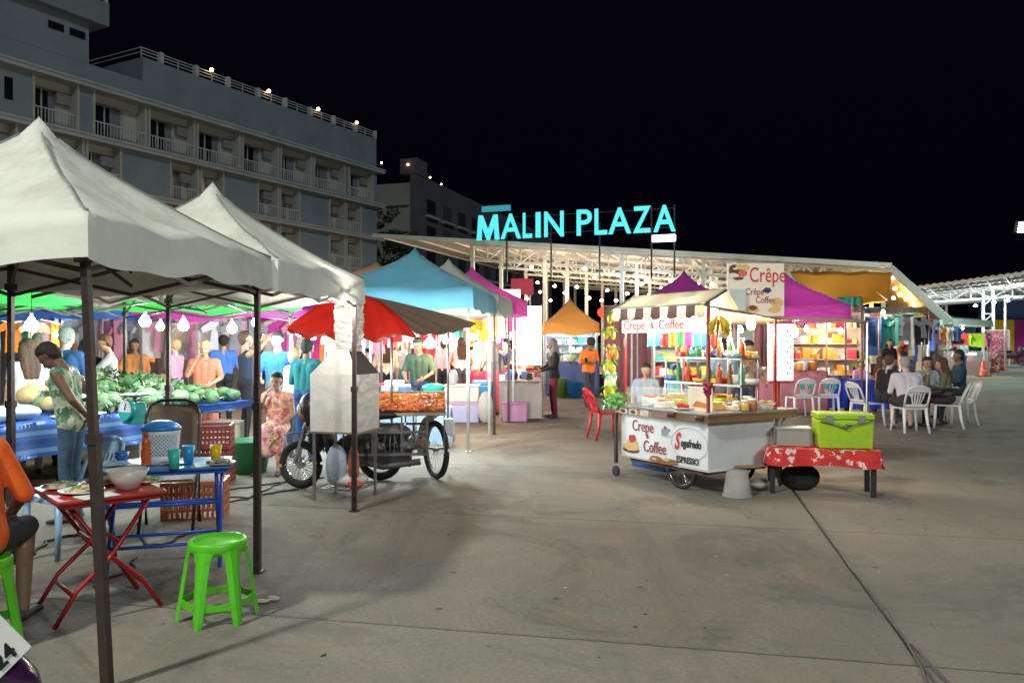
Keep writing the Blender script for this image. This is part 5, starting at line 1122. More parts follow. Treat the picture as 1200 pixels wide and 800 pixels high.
m = MB(); m.ball((0, 0, .0), .22, 12, 8, (1.1, .7, .35), .06); tag(m.build('plastic_bag', M('thin white bag', (.65, .66, .66), .4, trans=.3, bump=.6, bscale=15), None, (X(222, 7.2), 7.35, .34)), 'crumpled white bag lying over the brick orange crate', 'bag')
for i in range(3): crate('brownish red crate, %s of the stack by the vegetable stall' % ['bottom', 'middle', 'topmost'][i], (X(243, 9.0), 9.0, .225*i), .12+.05*i, .52, .36, .21, BRD, 'brownish red crates stacked by the vegetable stall', 3)
t = thing('tub', 'dark green tub on the ground behind the second tent leg', 'tub', (X(292, 9.8), 9.8, 0)); m = MB(); m.lathe([(.20, 0), (.27, .38), (.29, .40), (.27, .40), (.19, .02), (0, .02)], n=24); m.build('wall', M('dark green plastic', (.02, .14, .05), .4), t)
# cables over the ground
def cable(label, pts, r=.008): m = MB(); m.tube(pts, r, 6); tag(m.build('power_cable', CORD), label, 'cable')
def gp(px, py): q = G(px, py); return (q.x, q.y, .01)
for k, ps in enumerate([[(258, 575), (290, 572), (320, 567), (345, 565), (380, 560)], [(250, 582), (290, 584), (325, 577), (350, 574)], [(255, 590), (290, 586), (320, 570), (338, 564)], [(20, 660), (40, 650), (55, 635), (75, 630), (110, 625)], [(160, 615), (172, 640), (190, 640), (215, 628), (235, 622)], [(107, 690), (125, 680), (150, 672), (160, 655)]]):
    base = [Vector(gp(*p)) for p in ps]; pts = []
    for i in range(len(base)-1):
        for j in range(6): pts.append(base[i].lerp(base[i+1], j/6)+Vector((.02*math.sin(i*3+j), .02*math.cos(i*2+j*1.3), 0)))
    cable(['black cable running from the crates to the tricycle wheel', 'black cable looping nearer past the tricycle wheel', 'thin black cable between the two long cables', 'black cable curling beside the orange shirted diner', 'black cable looping under the blue table', 'short black cable by the foot of the blue table'][k], pts+[base[-1]], .013 if k in (3, 4) else .009)
for px, py, lb in ((320, 703, 'crumpled pale wrapper on the ground right of the empty green stool'), (308, 706, 'small pale paper scrap beside the crumpled wrapper')):
    q = G(px, py); m = MB(); m.ball((0, 0, .012), .035, 8, 5, (1.3, .7, .35), .35); tag(m.build('litter', M('pale wrapper', (.6, .5, .35), .7), None, q), lb, 'litter')
# ---- parked motorbike, only its tail shows at the lower left
t = thing('motorbike', 'parked motorbike whose tilted white number plate shows at the lower left', 'motorbike', (-1.62, 2.30, 0), 0)
pl_c = P(-17, 762, 2.3)-Vector((-1.62, 2.30, 0)); m = MB(); 
Mx = Matrix.Rotation(R(45), 3, 'Y').inverted()
def prot(p): return pl_c+Mx@Vector(p)
bx = [prot(p) for p in ((-.10, 0, -.085), (.10, 0, -.085), (.10, 0, .085), (-.10, 0, .085))]; m.poly(bx, .004); plt_ = m.build('number_plate', M('plate white', (.62, .62, .58), .4, dirt=.2), t)
textmesh('lettering', '024', .062, TXK, plt_, tuple(prot((-.045, -.003, -.070))), (R(90), -R(45), 0), .001, bold=.002, sx=1.1, space=1.1)
textmesh('lettering', 'กข', .06, TXK, plt_, tuple(prot((-.04, -.003, .02))), (R(90), -R(45), 0), .001) if 0 else None
m = MB(); pts_f = [P(-60, 760, 2.42), P(-5, 775, 2.42), P(22, 800, 2.45), P(38, 850, 2.5)]; m.tube([p-Vector((-1.62, 2.30, 0)) for p in pts_f], [.07, .065, .06, .05], 12); m.build('mudguard', M('purple black fender', (.045, .012, .05), .2, coat=.5), t)
wheel('wheel', t, (-.42, -.05, .29), .29, 20, R(75), .04)
m = MB(); m.ball((-.75, -.02, .80), .2, 12, 8, (1.8, .6, .4)); m.build('seat', M('black seat', (.02, .02, .02)), t); m = MB(); m.tube([(-.42, 0, .29), (-.7, 0, .45), (-1.2, 0, .5), (-1.45, 0, .95)], .05, 8); m.build('frame', BLACKP, t)
wheel('wheel', t, (-1.65, 0, .29), .29, 20, R(80), .035); m = MB(); m.tube([(-1.5, -.33, 1.05), (-1.45, 0, 1.0), (-1.5, .33, 1.05)], .018, 6); m.build('handlebar', BLACKP, t)
# hanging blue tarpaulin on the far left leg of the first tent
t = thing('hanging_tarpaulin', 'dark blue tarpaulin tied with black cord to the leg at the left edge', 'tarpaulin', (-3.78, 5.72, 0)); m = MB(); m.sheet(lambda u, v: (-.30+.42*u, .05*math.sin(u*16)+.01*math.sin(v*9), 2.0-1.25*v), 24, 10, .004); m.build('cloth', M('dark blue tarpaulin', (.03, .07, .20), .5, bump=.5, bscale=8), t)
m = MB()
for z in (.95, 1.25, 1.55, 1.82): m.tube([(-.3, -.06, z-.05), (-.1, -.075, z), (.14, -.06, z+.06)], .006, 5)
m.build('cord', CORD, t)
# ================================================================ VEGETABLE STALL
vs_ = thing('market_table', 'long vegetable stall table skirted with blue striped tarpaulin', 'table', (-5.0, 8.0, 0), math.atan2(3.4, 1.30))    # +x runs along the front edge away from the camera, +y to the left
TARP = pattern('blue striped tarpaulin', [(.02, .07, .32), (.03, .12, .45), (.16, .32, .60), (.03, .10, .40)], 5.5, .45, 'z')
m = MB(); m.bb(-1.2, 3.7, 0, 1.9, .72, .75); m.build('table_top', WOOD, vs_)
for x in (-1.1, .6, 2.1, 3.6):
    for y in (.06, 1.8): m = MB(); m.bar((x, y, 0), (x, y, .72), .04); m.build('leg', DARKPOLE, vs_)
m = MB(); m.sheet(lambda u, v: (-1.22+2.9*u, -.015-.02*v+.02*v*math.sin(u*40), .762-.36*v-.02*math.sin(u*7)), 70, 6, .004); m.sheet(lambda u, v: (-1.22+4.94*u, -.015+1.93*v, .762+.004*math.sin(u*60)*math.sin(v*20)), 60, 14); m.sheet(lambda u, v: (1.68+2.04*u, -.015, .762-.10*v-.01*math.sin(u*12)), 30, 3, .004)
m.build('tarpaulin', TARP, vs_)
va = math.atan2(3.4, 1.30); ca, sa = math.cos(va), math.sin(va)
def vt(x, y, z=.765): return Vector((-5.0+x*ca-y*sa, 8.0+x*sa+y*ca, z))
for i in range(4):
    m = MB(); m.box((0, 0, .22), (.46, .5, .44)); m.box((0, 0, .46), (.48, .52, .035)); tag(m.build('foam_box', M('pale foam', (.62, .60, .52), .7, dirt=.25), None, vt(1.95+.5*i, .35, 0), va, bev=.01), 'pale foam box under the right end of the vegetable table', 'box', 'foam boxes under the vegetable table')
# produce
PR = [M('melon green', (.06, .12, .04), .55, var=.7, scale=14, dirt=.6, bump=.8, bscale=25), M('pale cabbage', (.14, .18, .09), .6, var=.5, scale=14, dirt=.4, bump=1, bscale=18), M('dark gourd', (.04, .10, .035), .5, var=.4, scale=12), M('yellowish squash', (.42, .34, .10), .5, var=.3, scale=8), M('mango', (.78, .42, .03), .4, var=.15), M('netted melon', (.50, .34, .14), .6, var=.3, scale=20)]
def produce(name, label, group, mi, n, x0, x1, y0, y1, r, sc, zmax):
    m = MB(); m.ball((0, 0, 0), r, 12, 9, sc, .04); base = tag(m.build(name, PR[mi]), label, 'vegetable' if name != 'mango' else 'fruit', group)
    for i in range(n):
        o = base if i == 0 else dup(base); u = random.random(); v = random.random(); q = math.sin(math.pi*min(1, max(0, u)))*.7+.3
        o.location = vt(x0+(x1-x0)*u, y0+(y1-y0)*v, .765+r*.7+zmax*.85*random.uniform(.1, 1)*q*(v**.6)); o.rotation_euler = (random.uniform(-.6, .6), random.uniform(-.6, .6), random.uniform(0, 6)); s = random.uniform(.8, 1.2); o.scale = (s, s, s)
produce('melon', 'green melon in the big heap on the vegetable table', 'green melons in the vegetable heap', 0, 44, 1.3, 3.5, .12, 1.4, .10, (1.25, .9, .85), .38)
produce('cabbage', 'pale green cabbage in the heap on the vegetable table', 'pale cabbages in the vegetable heap', 1, 34, 1.2, 3.5, .15, 1.5, .095, (1, 1, .9), .40)
produce('gourd', 'dark green gourd in the heap on the vegetable table', 'dark gourds in the vegetable heap', 2, 30, 1.5, 3.6, .08, 1.3, .07, (2.0, .8, .8), .34)
produce('netted_melon', 'tan netted melon at the left side of the vegetable heap', 'tan netted melons on the vegetable table', 5, 12, 1.0, 1.7, .4, 1.4, .10, (1.05, 1, .95), .30)
produce('mango', 'yellow mango in the pile at the far end of the vegetable table', 'yellow mangoes on the vegetable table', 4, 46, 3.1, 3.65, .7, 1.85, .055, (1.4, .9, .85), .34)
m = MB()
for i in range(1300):
    u, v = random.random(), random.random(); c = vt(1.2+2.35*u, .1+1.35*v, .80+random.uniform(.15, .45)*(v**.5)*(math.sin(math.pi*u)*.6+.4)+random.gauss(0, .02)); a = Vector((random.gauss(0, 1), random.gauss(0, 1), random.gauss(0, .8))).normalized(); b_ = a.cross(Vector((random.gauss(0, 1), random.gauss(0, 1), random.gauss(0, 1)))).normalized(); m.mi = (0, 1, 0, 2, 0)[i % 5]; w = random.uniform(.010, .035)
    m.add([c-a*.055, c+b_*w, c+a*.055, c-b_*w], [(0, 1, 2, 3)], False)
tag(m.build('leafy_greens', [M('leafy green', (.04, .10, .03), .6, var=.7, scale=8), M('pale leafy green', (.11, .18, .07), .6, var=.5, scale=8), M('straw stalks', (.30, .27, .15), .7, var=.4, scale=12)]), 'loose leafy greens tangled through the vegetable heap', 'greens', kind='stuff')
for i, (x, y, s, c, lb) in enumerate([(.0, .35, (.55, .4, .18), (.68, .70, .72), 'heap of clear plastic bags at the near end of the vegetable table'), (.45, .5, (.45, .5, .16), (.60, .70, .74), 'bluish plastic bags beside the clear ones on the vegetable table'), (-.5, .6, (.5, .4, .3), (.75, .76, .78), 'tall white carrier bag in front of the woman in white'), (.15, 1.0, (.5, .4, .3), (.74, .76, .76), 'white carrier bag on the far side of the vegetable table'), (.9, .12, (.7, .35, .05), (.42, .62, .78), 'flat pale blue plastic sheet beside the scale')]):
    sack('plastic_bag', lb, vt(x, y, .765), s, c, va)
m = MB(); m.bb(-.16, .16, -.1, .1, 0, .03); tag(m.build('tray', M('white foam tray', (.75, .74, .7), .5), None, vt(1.25, .55, .95), va+.3), 'white foam tray lying across the netted melons', 'tray')
m = MB()
for k in range(20): m.ball((random.uniform(-.16, .16), random.uniform(-.1, .1), random.uniform(.02, .08)), .035, 8, 6, (2.2, .7, .7), .1, random.uniform(0, 3))
tag(m.build('greens_bunch', M('olive greens', (.14, .17, .04), .6, var=.5, scale=20), None, vt(.55, .95, .80)), 'low pile of dark olive greens before the woman in white', 'vegetables')
sack('red_bag', 'shiny red plastic bag behind the netted melons', vt(1.5, 1.75, .85), (.42, .3, .34), (.50, .01, .04))
# scale
t = thing('weighing_scale', 'turquoise weighing scale with a round white dial on the vegetable table', 'scale', (X(141, 7.9)+.03, 8.15, .765), -.5); TURQ = M('turquoise enamel', (.02, .36, .38), .3)
m = MB(); m.box((0, 0, .11), (.20, .18, .22), taper=.8); m.build('body', TURQ, t, bev=.02); m = MB(); m.cone((0, -.07, .14), (0, -.115, .15), .105, n=28); m.build('dial_case', TURQ, t); m = MB(); m.cone((0, -.116, .15), (0, -.120, .15), .095, n=28); d_ = m.build('dial', M('white dial', (.78, .78, .76), .4), t); m = MB(); m.bar((0, -.124, .15), (.02, -.124, .215), .006); 
for k in range(16): a = 6.283*k/16; m.bar((.075*math.cos(a), -.1225, .15+.075*math.sin(a)), (.088*math.cos(a), -.1225, .15+.088*math.sin(a)), .003)
m.build('needle', TXK, d_); m = MB(); m.cone((0, 0, .22), (0, 0, .27), .02); m.lathe([(.05, .27), (.15, .29), (.16, .305), (.14, .30), (.0, .28)], n=24); m.build('pan', STEEL, t)
# ================================================================ GENERIC STALLS AND RAILS BEHIND
gm = []
def gmesh(k):
    m = MB(); w, L, sl = [(.21, .62, .16), (.24, .75, .0), (.18, .95, .0), (.22, .55, .22)][k]
    out = [(-w, 0), (-w-sl, -.14), (-w-sl*.8, -.24), (-w*.92, -.17), (-w*(1.0 if k < 2 else 1.25), -L), (w*(1.0 if k < 2 else 1.25), -L), (w*.92, -.17), (w+sl*.8, -.24), (w+sl, -.14), (w, 0), (w*.35, .03), (0, -.02), (-w*.35, .03)]
    n = len(out); f_ = [(x, -.03+.02*math.sin(x*30), z) for x, z in out]; b_ = [(x, .03+.02*math.sin(x*30+1), z) for x, z in out]
    m.add(f_+b_, [tuple(range(n)), tuple(range(2*n-1, n-1, -1))]+[(i, n+i, n+(i+1) % n, (i+1) % n) for i in range(n)], False); return m
GC = {'white': (.75, .73, .72), 'pink': (.75, .30, .42), 'red': (.60, .03, .05), 'blue': (.06, .14, .42), 'teal': (.05, .36, .34), 'yellow': (.80, .58, .05), 'orange': (.80, .26, .03), 'grey': (.30, .30, .32), 'black': (.025, .025, .03), 'magenta': (.62, .05, .32), 'lime': (.35, .65, .05), 'cream': (.68, .58, .44)}
gbase = {}
def rail(label, x0, x1, Y, z, cols, y1=None, step=.16, post=True, shape=None, where='', size=1.0):
    y1 = Y if y1 is None else y1; t = thing('clothes_rail', label, 'clothes rail', (x0, Y, 0)); m = MB(); dx, dy = x1-x0, y1-Y; m.cone((0, 0, z), (dx, dy, z), .014); m.build('rail', SILVER, t)
    if post:
        for q in (0, 1): m = MB(); m.cone((dx*q, dy*q, 0), (dx*q, dy*q, z+.05), .018); m.build('post', SILVER, t)
    n = int(math.hypot(dx, dy)/step); ang = math.atan2(dy, dx)
    for i in range(n):
        c = cols[(i*7+i//3) % len(cols)]; k = (shape if shape is not None else (i*5+i//2) % 4); key = k
        if key not in gbase: b_ = gmesh(k).build('garment', M('garment '+c, GC[c], .85, var=.2, bump=.5, bscale=9)); gbase[key] = b_; o = b_
        else: o = gbase[key].copy(); COL.objects.link(o)
        tag(o, '%s garment hanging on %s' % (c, where), 'garment', '%s garments on %s' % (c, where)); paint(o, M('garment '+c, GC[c], .85, var=.2, bump=.5, bscale=9))
        s = (i+.5)/n; o.location = (x0+dx*s, Y+dy*s, z-.04); o.rotation_euler = (0, 0, ang+random.uniform(-.5, .5)+(R(50) if i % 3 == 0 else 0)); sc = size*random.uniform(.85, 1.05); o.scale = (sc, sc, sc)
def stall(label, x0, x1, Y, h, col, cname, goods_=(), depth=.8, top=(.6, .6, .6), rz=0):
    t = thing('stall_table', label, 'table', ((x0+x1)/2, Y, 0), rz); w = x1-x0; m = MB(); m.bb(-w/2, w/2, 0, depth, h-.03, h); m.build('table_top', WOOD, t)
    for x in (-w/2+.05, w/2-.05):
        for y in (.05, depth-.05): m = MB(); m.bar((x, y, 0), (x, y, h-.03), .04); m.build('leg', DARKPOLE, t)
    m = MB(); m.sheet(lambda u, v: (-w/2-.02+(w+.04)*u, -.02-.03*v+.02*v*math.sin(u*w*16), h+.004-(h-.06)*v), 40, 6, .004); m.sheet(lambda u, v: (w/2+.02+.03*v+.02*v*math.sin(u*9), -.02+(depth+.02)*u, h+.004-(h-.06)*v), 12, 6, .004); m.sheet(lambda u, v: (-w/2-.02+(w+.04)*u, -.02+(depth+.04)*v, h+.004), 4, 4); m.build('table_skirt', cloth('skirt '+cname, col, .1, dirt=.2), t); return t
tri = MB(); tri.box((0, 0, .06), (.16, .12, .12)); tub_ = MB(); tub_.lathe([(.09, 0), (.11, .12), (.10, .12), (0, .1)], n=12)
pk_ = {}
def scatter(kind, where, n, x0, x1, y0, y1, z, cols, s=(.7, 1.3)):
    for i in range(n):
        c = cols[i % len(cols)]; mb = tri if kind == 'packet' else tub_; mt = M('goods '+c, GC[c], .4, var=.2, scale=20)
        if kind not in pk_: o = mb.build(kind, mt, bev=.01 if kind == 'packet' else 0); pk_[kind] = o
        else: o = pk_[kind].copy(); COL.objects.link(o)
        paint(o, mt); tag(o, '%s %s lying on %s' % (c, kind, where), kind, '%s %ss on %s' % (c, kind, where))
        o.location = (random.uniform(x0, x1), random.uniform(y0, y1), z); o.rotation_euler = (0, 0, random.uniform(-.5, .5)); q = random.uniform(*s); o.scale = (q, q, q*random.uniform(.6, 1.6))
# left rows
stall('white clothed table under the royal blue tent', -7.6, -5.2, 12.6, .8, (.62, .64, .68), 'white'); scatter('packet', 'the white clothed table of the left rows', 16, -7.5, -5.3, 12.7, 13.3, .81, ['white', 'blue', 'orange', 'grey'])
rail('clothes rail with white and pink clothes deep in the left rows', -8.6, -5.2, 15.8, 2.05, ['white', 'cream', 'pink', 'white', 'grey', 'cream'], step=.15, where='the rail under the royal blue tent', size=1.15)
rail('clothes rail with mixed clothes beyond the magenta tent of the left rows', -5.0, -2.6, 16.6, 2.05, ['cream', 'white', 'magenta', 'orange', 'pink', 'black'], step=.15, where='the rail beyond the left magenta tent', size=1.15)
rail('clothes rail behind the blue and red awnings', -4.3, -1.2, 20.4, 2.1, ['cream', 'pink', 'orange', 'white', 'red', 'grey', 'teal'], step=.16, where='the rail behind the red awning', size=1.2)
rail('clothes rail at the far end of the left lane', -3.3, .2, 26.5, 2.25, ['white', 'pink', 'yellow', 'magenta', 'cream', 'orange'], step=.18, where='the rail at the far end of the left lane', size=1.3)
rail('clothes rail far behind the green tents', -11.5, -8.4, 18.5, 2.1, ['orange', 'pink', 'cream', 'teal'], step=.17, where='the rail far behind the green tents', size=1.2)
def curtain(label, x0, x1, Y, z0, z1, col, nm, tr=.4):
    t = thing('backdrop_cloth', label, 'cloth', ((x0+x1)/2, Y, 0)); w = x1-x0; m = MB(); m.sheet(lambda u, v: (-w/2+w*u, .05*math.sin(u*w*11)+.03*math.sin(u*w*27), z1-(z1-z0)*v), max(20, int(w*24)), 4, .004); m.build('cloth', cloth('curtain '+nm, col, tr, dirt=.1), t); m = MB(); m.cone((-w/2, 0, z1), (w/2, 0, z1), .015); m.cone((-w/2, 0, 0), (-w/2, 0, z1), .018); m.cone((w/2, 0, 0), (w/2, 0, z1), .018); m.build('frame', SILVER, t)
curtain('long grey cloth hung as back wall of the far left stalls', -12.5, -6.2, 19.6, .1, 2.4, (.20, .19, .20), 'white'); curtain('dull rosy cloth hung as back wall behind the left rows', -6.1, -2.0, 21.2, .2, 2.5, (.20, .11, .11), 'rose'); curtain('brownish cloth hung behind the far end of the left lane', -4.0, .3, 28, .1, 2.6, (.24, .17, .12), 'beige')
stall('table with cool boxes between the tricycle and the blue tent', -2.9, -1.55, 12.4, .75, (.35, .50, .62), 'pale blue'); scatter('packet', 'the pale blue table by the tricycle', 12, -2.8, -1.6, 12.5, 13.0, .76, ['blue', 'black', 'white', 'grey'])
t = thing('tub', 'green lidded tub beside the pale blue table', 'tub', (X(508, 12.2), 12.2, .62)); m = MB(); m.lathe([(.12, 0), (.16, .26), (.175, .27), (.175, .30), (.10, .34), (0, .345)], n=20); m.build('wall', M('tub green', (.02, .38, .22), .35), t); stall('small table carrying the green lidded tub', -1.4, -.95, 12.0, .61, (.30, .45, .60), 'pale blue', depth=.45)
def icebox(label, px0, px1, pyb, pyt, zb, col, lid, Y, depth=.5):
    x0, x1 = X(px0, Y), X(px1, Y); h = (pyb-pyt)/F*Y; t = thing('ice_box', label, 'cool box', ((x0+x1)/2, Y+depth/2, zb)); w = x1-x0; m = MB(); m.box((0, 0, h*.44), (w*.95, depth, h*.88), taper=1.03); m.build('body', M('icebox %.2f%.2f' % (col[0], col[2]), col, .4, dirt=.15), t, bev=.02); m = MB(); m.box((0, 0, h*.94), (w, depth*1.05, h*.12)); m.build('lid', M('iceboxlid %.2f%.2f' % (lid[0], lid[2]), lid, .4), t, bev=.015)
icebox('lilac cool box at the bottom of the stack by the blue tent leg', 521, 562, 495, 471, 0, (.50, .48, .72), (.62, .35, .50), 15.8); icebox('white foam cool box on top of the lilac one', 519, 562, 471, 451, .405, (.68, .66, .60), (.72, .70, .64), 15.8)
icebox('deep blue cool box behind the white foam one', 553, 577, 484, 443, 0, (.02, .20, .48), (.03, .25, .55), 17.2); icebox('pink plastic box on the ground before the grey clothed table', 588, 618, 492, 469, 0, (.66, .34, .60), (.62, .25, .55), 15.95)
sack('carrier_bag', 'white carrier bag beside the lilac cool box', (X(569, 15.7), 15.7, 0), (.32, .25, .62), (.66, .64, .60)); sack('carrier_bag', 'white carrier bag standing on the foam cool box', (X(531, 15.9), 15.95, .72), (.2, .2, .32), (.72, .70, .74)); sack('carrier_bag', 'bright blue bag on the grey clothed table', (X(600, 16.3), 16.6, .81), (.26, .2, .2), (.03, .25, .75))
stall('grey clothed table by the woman in black', X(586, 16.1), X(634, 16.1), 16.15, .8, (.48, .44, .42), 'grey brown', depth=1.6); scatter('packet', 'the grey clothed table', 14, -.2, .5, 16.5, 17.6, .81, ['white', 'blue', 'black', 'red', 'cream'])
for i, (px, Y) in enumerate(((560, 19), (600, 20.5))): stall('red draped stall table, %s of two under the magenta tent' % ['left', 'right'][i], X(px, Y)-.7, X(px, Y)+.6, Y, .9, (.45, .04, .10), 'red'); scatter('packet', 'the %s red draped table' % ['left', 'right'][i], 12, X(px, Y)-.6, X(px, Y)+.5, Y+.1, Y+.7, .91, ['cream', 'pink', 'white', 'orange'])
t = thing('light_banner', 'tall white lit banner hanging beside the magenta tent', 'banner', (X(620, 18.6), 18.6, 0)); m = MB(); m.bb(-.28, .28, 0, .06, 1.05, 2.42); m.build('lit_face', glow('lit banner', (1, .93, .96), 2.2), t); m = MB(); m.bar((-.29, .03, 0), (-.29, .03, 2.45), .03); m.bar((.29, .03, 0), (.29, .03, 2.45), .03); m.build('frame', SILVER, t)
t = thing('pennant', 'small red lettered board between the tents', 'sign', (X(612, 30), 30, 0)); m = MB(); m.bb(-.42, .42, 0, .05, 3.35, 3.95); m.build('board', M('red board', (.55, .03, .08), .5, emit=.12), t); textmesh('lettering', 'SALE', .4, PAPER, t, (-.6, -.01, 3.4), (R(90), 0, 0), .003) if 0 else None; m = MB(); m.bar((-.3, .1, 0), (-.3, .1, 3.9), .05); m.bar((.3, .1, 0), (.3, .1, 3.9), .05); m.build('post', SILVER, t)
m = MB(); m.bb(X(588, 27), X(610, 27), 27, 27.05, 2.95, 3.35); tag(m.build('glowing_sign', glow('green white panel', (.75, 1, .80), 1.2)), 'small glowing green white panel above the grey tent', 'sign')
# orange stall at the lane end
stall('counter under the orange tent', X(640, 23.6), X(700, 23.6), 23.3, 1.0, (.10, .14, .35), 'dark blue'); 
sh = thing('shelf_unit', 'tall shelf packed with goods under the orange tent', 'shelf', (X(669, 24.6), 24.6, 0)); m = MB()
for z in (.4, 1.0, 1.25, 1.5, 1.75): m.bb(-.75, .75, 0, .3, z, z+.02)
m.build('board', M('pale blue shelf', (.4, .5, .55), .5), sh); m = MB()
for x in (-.76, 0, .76): m.bb(x-.015, x+.015, 0, .3, 0, 2.05)
m.bb(-.76, .76, .31, .33, .4, 2.05); m.build('frame', M('pale shelf frame', (.45, .55, .62), .5), sh)
for z in (1.02, 1.27, 1.52, 1.77): scatter('packet', 'the shelf under the orange tent', 11, X(640, 24.6), X(698, 24.6), 24.68, 24.78, z, ['white', 'teal', 'blue', 'white', 'grey'], (.7, 1.2))
scatter('tub', 'the counter under the orange tent', 10, X(642, 23.6), X(698, 23.6), 23.4, 23.9, 1.01, ['white', 'lime', 'red', 'cream'])
for nm, px, c, w, h, Y in (('red bucket by the orange tent counter', 711, (.50, .03, .03), .24, .62, 24), ('blue crate below the orange tent counter', 673, (.02, .18, .45), .25, .45, 22.8), ('green tub left of the orange tent counter', 657, (.15, .30, .06), .2, .55, 22.9)):
    t = thing('container', nm, 'container', (X(px, Y), Y, 0)); m = MB(); m.lathe([(w*.8, 0), (w, h), (w*1.08, h+.01), (w*.9, h), (w*.7, .03), (0, .03)], n=18); m.build('wall', M(nm[:8], c, .4), t)
t = thing('lantern', 'red lantern hanging under the hall right of the orange tent', 'lantern', P(707, 366, 25)); m = MB(); m.ball((0, 0, 0), .17, 16, 12, (1.1, 1.1, .95)); m.build('shade', glow('red lantern', (1, .10, .03), 1.2), t)
m = MB(); m.cone((0, 0, .24), (0, 0, .7), .008, n=5); m.build('cord', CORD, t)
mono('red plastic chair left of the crepe cart', (X(711, 13.2), 13.2, 0), R(-75), M('red chair plastic', (.55, .02, .03), .35))
for i, (px, py, c, lb) in enumerate([(737, 378, 'yellow', 'yellow'), (722, 388, 'yellow', 'lime')]):
    pass
# right side: shelves and rails under the magenta tents and the hall
def shelfunit(label, where, x0, x1, Y, zs, cols, kind='packet', n=14, backc=(.5, .42, .35)):
    sh = thing('shelf_unit', label, 'shelf', ((x0+x1)/2, Y, 0)); w = x1-x0; m = MB()
    for z in zs: m.bb(-w/2, w/2, 0, .32, z-.02, z)
    m.build('board', M('shelf board', (.5, .46, .4), .5), sh); m = MB()
    for x in (-w/2, w/2): m.bb(x-.02, x+.02, 0, .32, 0, zs[-1]+.4)
    m.bb(-w/2, w/2, .33, .35, zs[0], zs[-1]+.4); m.build('frame', M('shelf frame %.2f' % backc[0], backc, .7), sh)
    for k, z in enumerate(zs): scatter(kind, where, n, x0+.1, x1-.1, Y+.1, Y+.22, z+.002, cols, (.8, 1.7))
shelfunit('shelf of orange and white packets beyond the menu lightbox', 'the shelf beyond the menu lightbox', 6.9, 9.0, 20.6, (.75, 1.15, 1.55, 1.95), ['orange', 'cream', 'orange', 'white', 'red', 'yellow'], n=18)
shelfunit('shelf of toys and bottles behind the crepe cart', 'the shelf behind the crepe cart', 3.3, 5.6, 18.6, (.8, 1.15, 1.5, 1.85), ['blue', 'yellow', 'teal', 'white', 'red', 'lime'], n=18, backc=(.35, .40, .42))
stall('pink draped counter behind the crepe cart', 5.2, 6.9, 17.6, .95, (.50, .18, .22), 'pink'); scatter('tub', 'the pink draped counter', 10, 5.3, 6.8, 17.7, 18.2, .96, ['cream', 'orange', 'white'])
curtain('pink cloth behind the counters of the crepe cart', 2.6, 9.8, 22.6, .2, 2.6, (.55, .30, .34), 'pink', .3)
rail('clothes rail with long dark and teal clothes right of the magenta tent', 10.2, 12.6, 24.5, 2.35, ['grey', 'teal', 'black', 'white', 'blue'], step=.16, where='the rail right of the magenta tent', size=1.15)
rail('clothes rail with red and white clothes under the golden sheet', 11.2, 14.8, 28.5, 2.6, ['red', 'white', 'grey', 'magenta', 'cream', 'orange', 'black'], step=.16, where='the rail under the golden sheet', size=1.15)
rail('second row rail under the golden sheet', 11.6, 15.0, 29.2, 1.5, ['white', 'cream', 'orange', 'grey', 'blue'], step=.16, where='the lower rail under the golden sheet', size=1.0)
rail('clothes rail with grey and blue clothes beside the tall white light', 14.0, 18.0, 33.5, 2.5, ['grey', 'blue', 'white', 'grey', 'teal', 'black'], step=.16, where='the rail beside the tall white light', size=1.3)
rail('clothes rail with vivid beach shirts at the far right', 20.9, 23.0, 38.5, 2.0, ['red', 'lime', 'magenta', 'orange', 'yellow', 'red', 'pink'], step=.27, shape=0, where='the rail of vivid shirts at the far right', size=1.0)
rail('lower rail with dark clothes at the far right', 20.8, 23.0, 39, 1.1, ['black', 'red', 'white', 'blue'], step=.3, shape=0, where='the low rail at the far right', size=1.0)
curtain('dark green cloth beside the clothes under the magenta tent', 9.55, 10.25, 23.5, .3, 2.9, (.04, .28, .22), 'green', .2); curtain('dusky cloth behind the clothes rails at the right', 10.3, 19, 35.5, .1, 3.1, (.22, .20, .24), 'dusk', .2); curtain('blue grey cloth behind the vivid shirts', 20.4, 23.4, 40.5, .1, 2.4, (.10, .20, .26), 'bluegrey', .2)
t = thing('light_banner', 'tall narrow white light box between the clothes stalls at the right', 'light box', (X(1082, 32.5), 32.5, 0)); m = MB(); m.bb(-.24, .24, 0, .08, .95, 2.4); m.build('lit_face', glow('lit strip', (.85, .95, 1), 2.2), t); m = MB(); m.bar((0, .04, 0), (0, .04, .95), .05); m.build('post', SILVER, t)
t = thing('display_case', 'low glass case with a bright white light at the far right stall', 'display case', (X(1135, 38), 38, 0)); m = MB(); m.bb(-1.0, 1.0, 0, .6, 0, .7); m.build('base', M('pink grey base', (.35, .25, .26), .5), t); m = MB(); m.bb(-.95, .95, .02, .58, .7, 1.15); m.build('glass', GL, t); m = MB(); m.bb(-.4, .4, .05, .12, .98, 1.06); m.build('lamp', glow('case lamp', (.95, .95, 1), 8), t)
for i, (px, py) in enumerate(((1152, 441), (1163, 436), (1173, 434))):
    q = G(px, py); t = thing('traffic_cone', ['red traffic cone nearest the right hall column', 'red traffic cone behind the nearest one', 'red traffic cone farthest along the kerb'][i], 'traffic cone', q, 0, 'traffic cones by the right hall'); m = MB(); m.lathe([(.19, .04), (.17, .05), (.035, .72), (0, .72)], n=16); m.build('cone', M('cone red', (.62, .06, .03), .4), t); m = MB(); m.box((0, 0, .02), (.46, .46, .038)); m.build('base', M('cone base', (.12, .02, .02), .6), t); m = MB(); m.lathe([(.135, .23), (.106, .36)], n=16); m.build('stripe', PAPER, t)
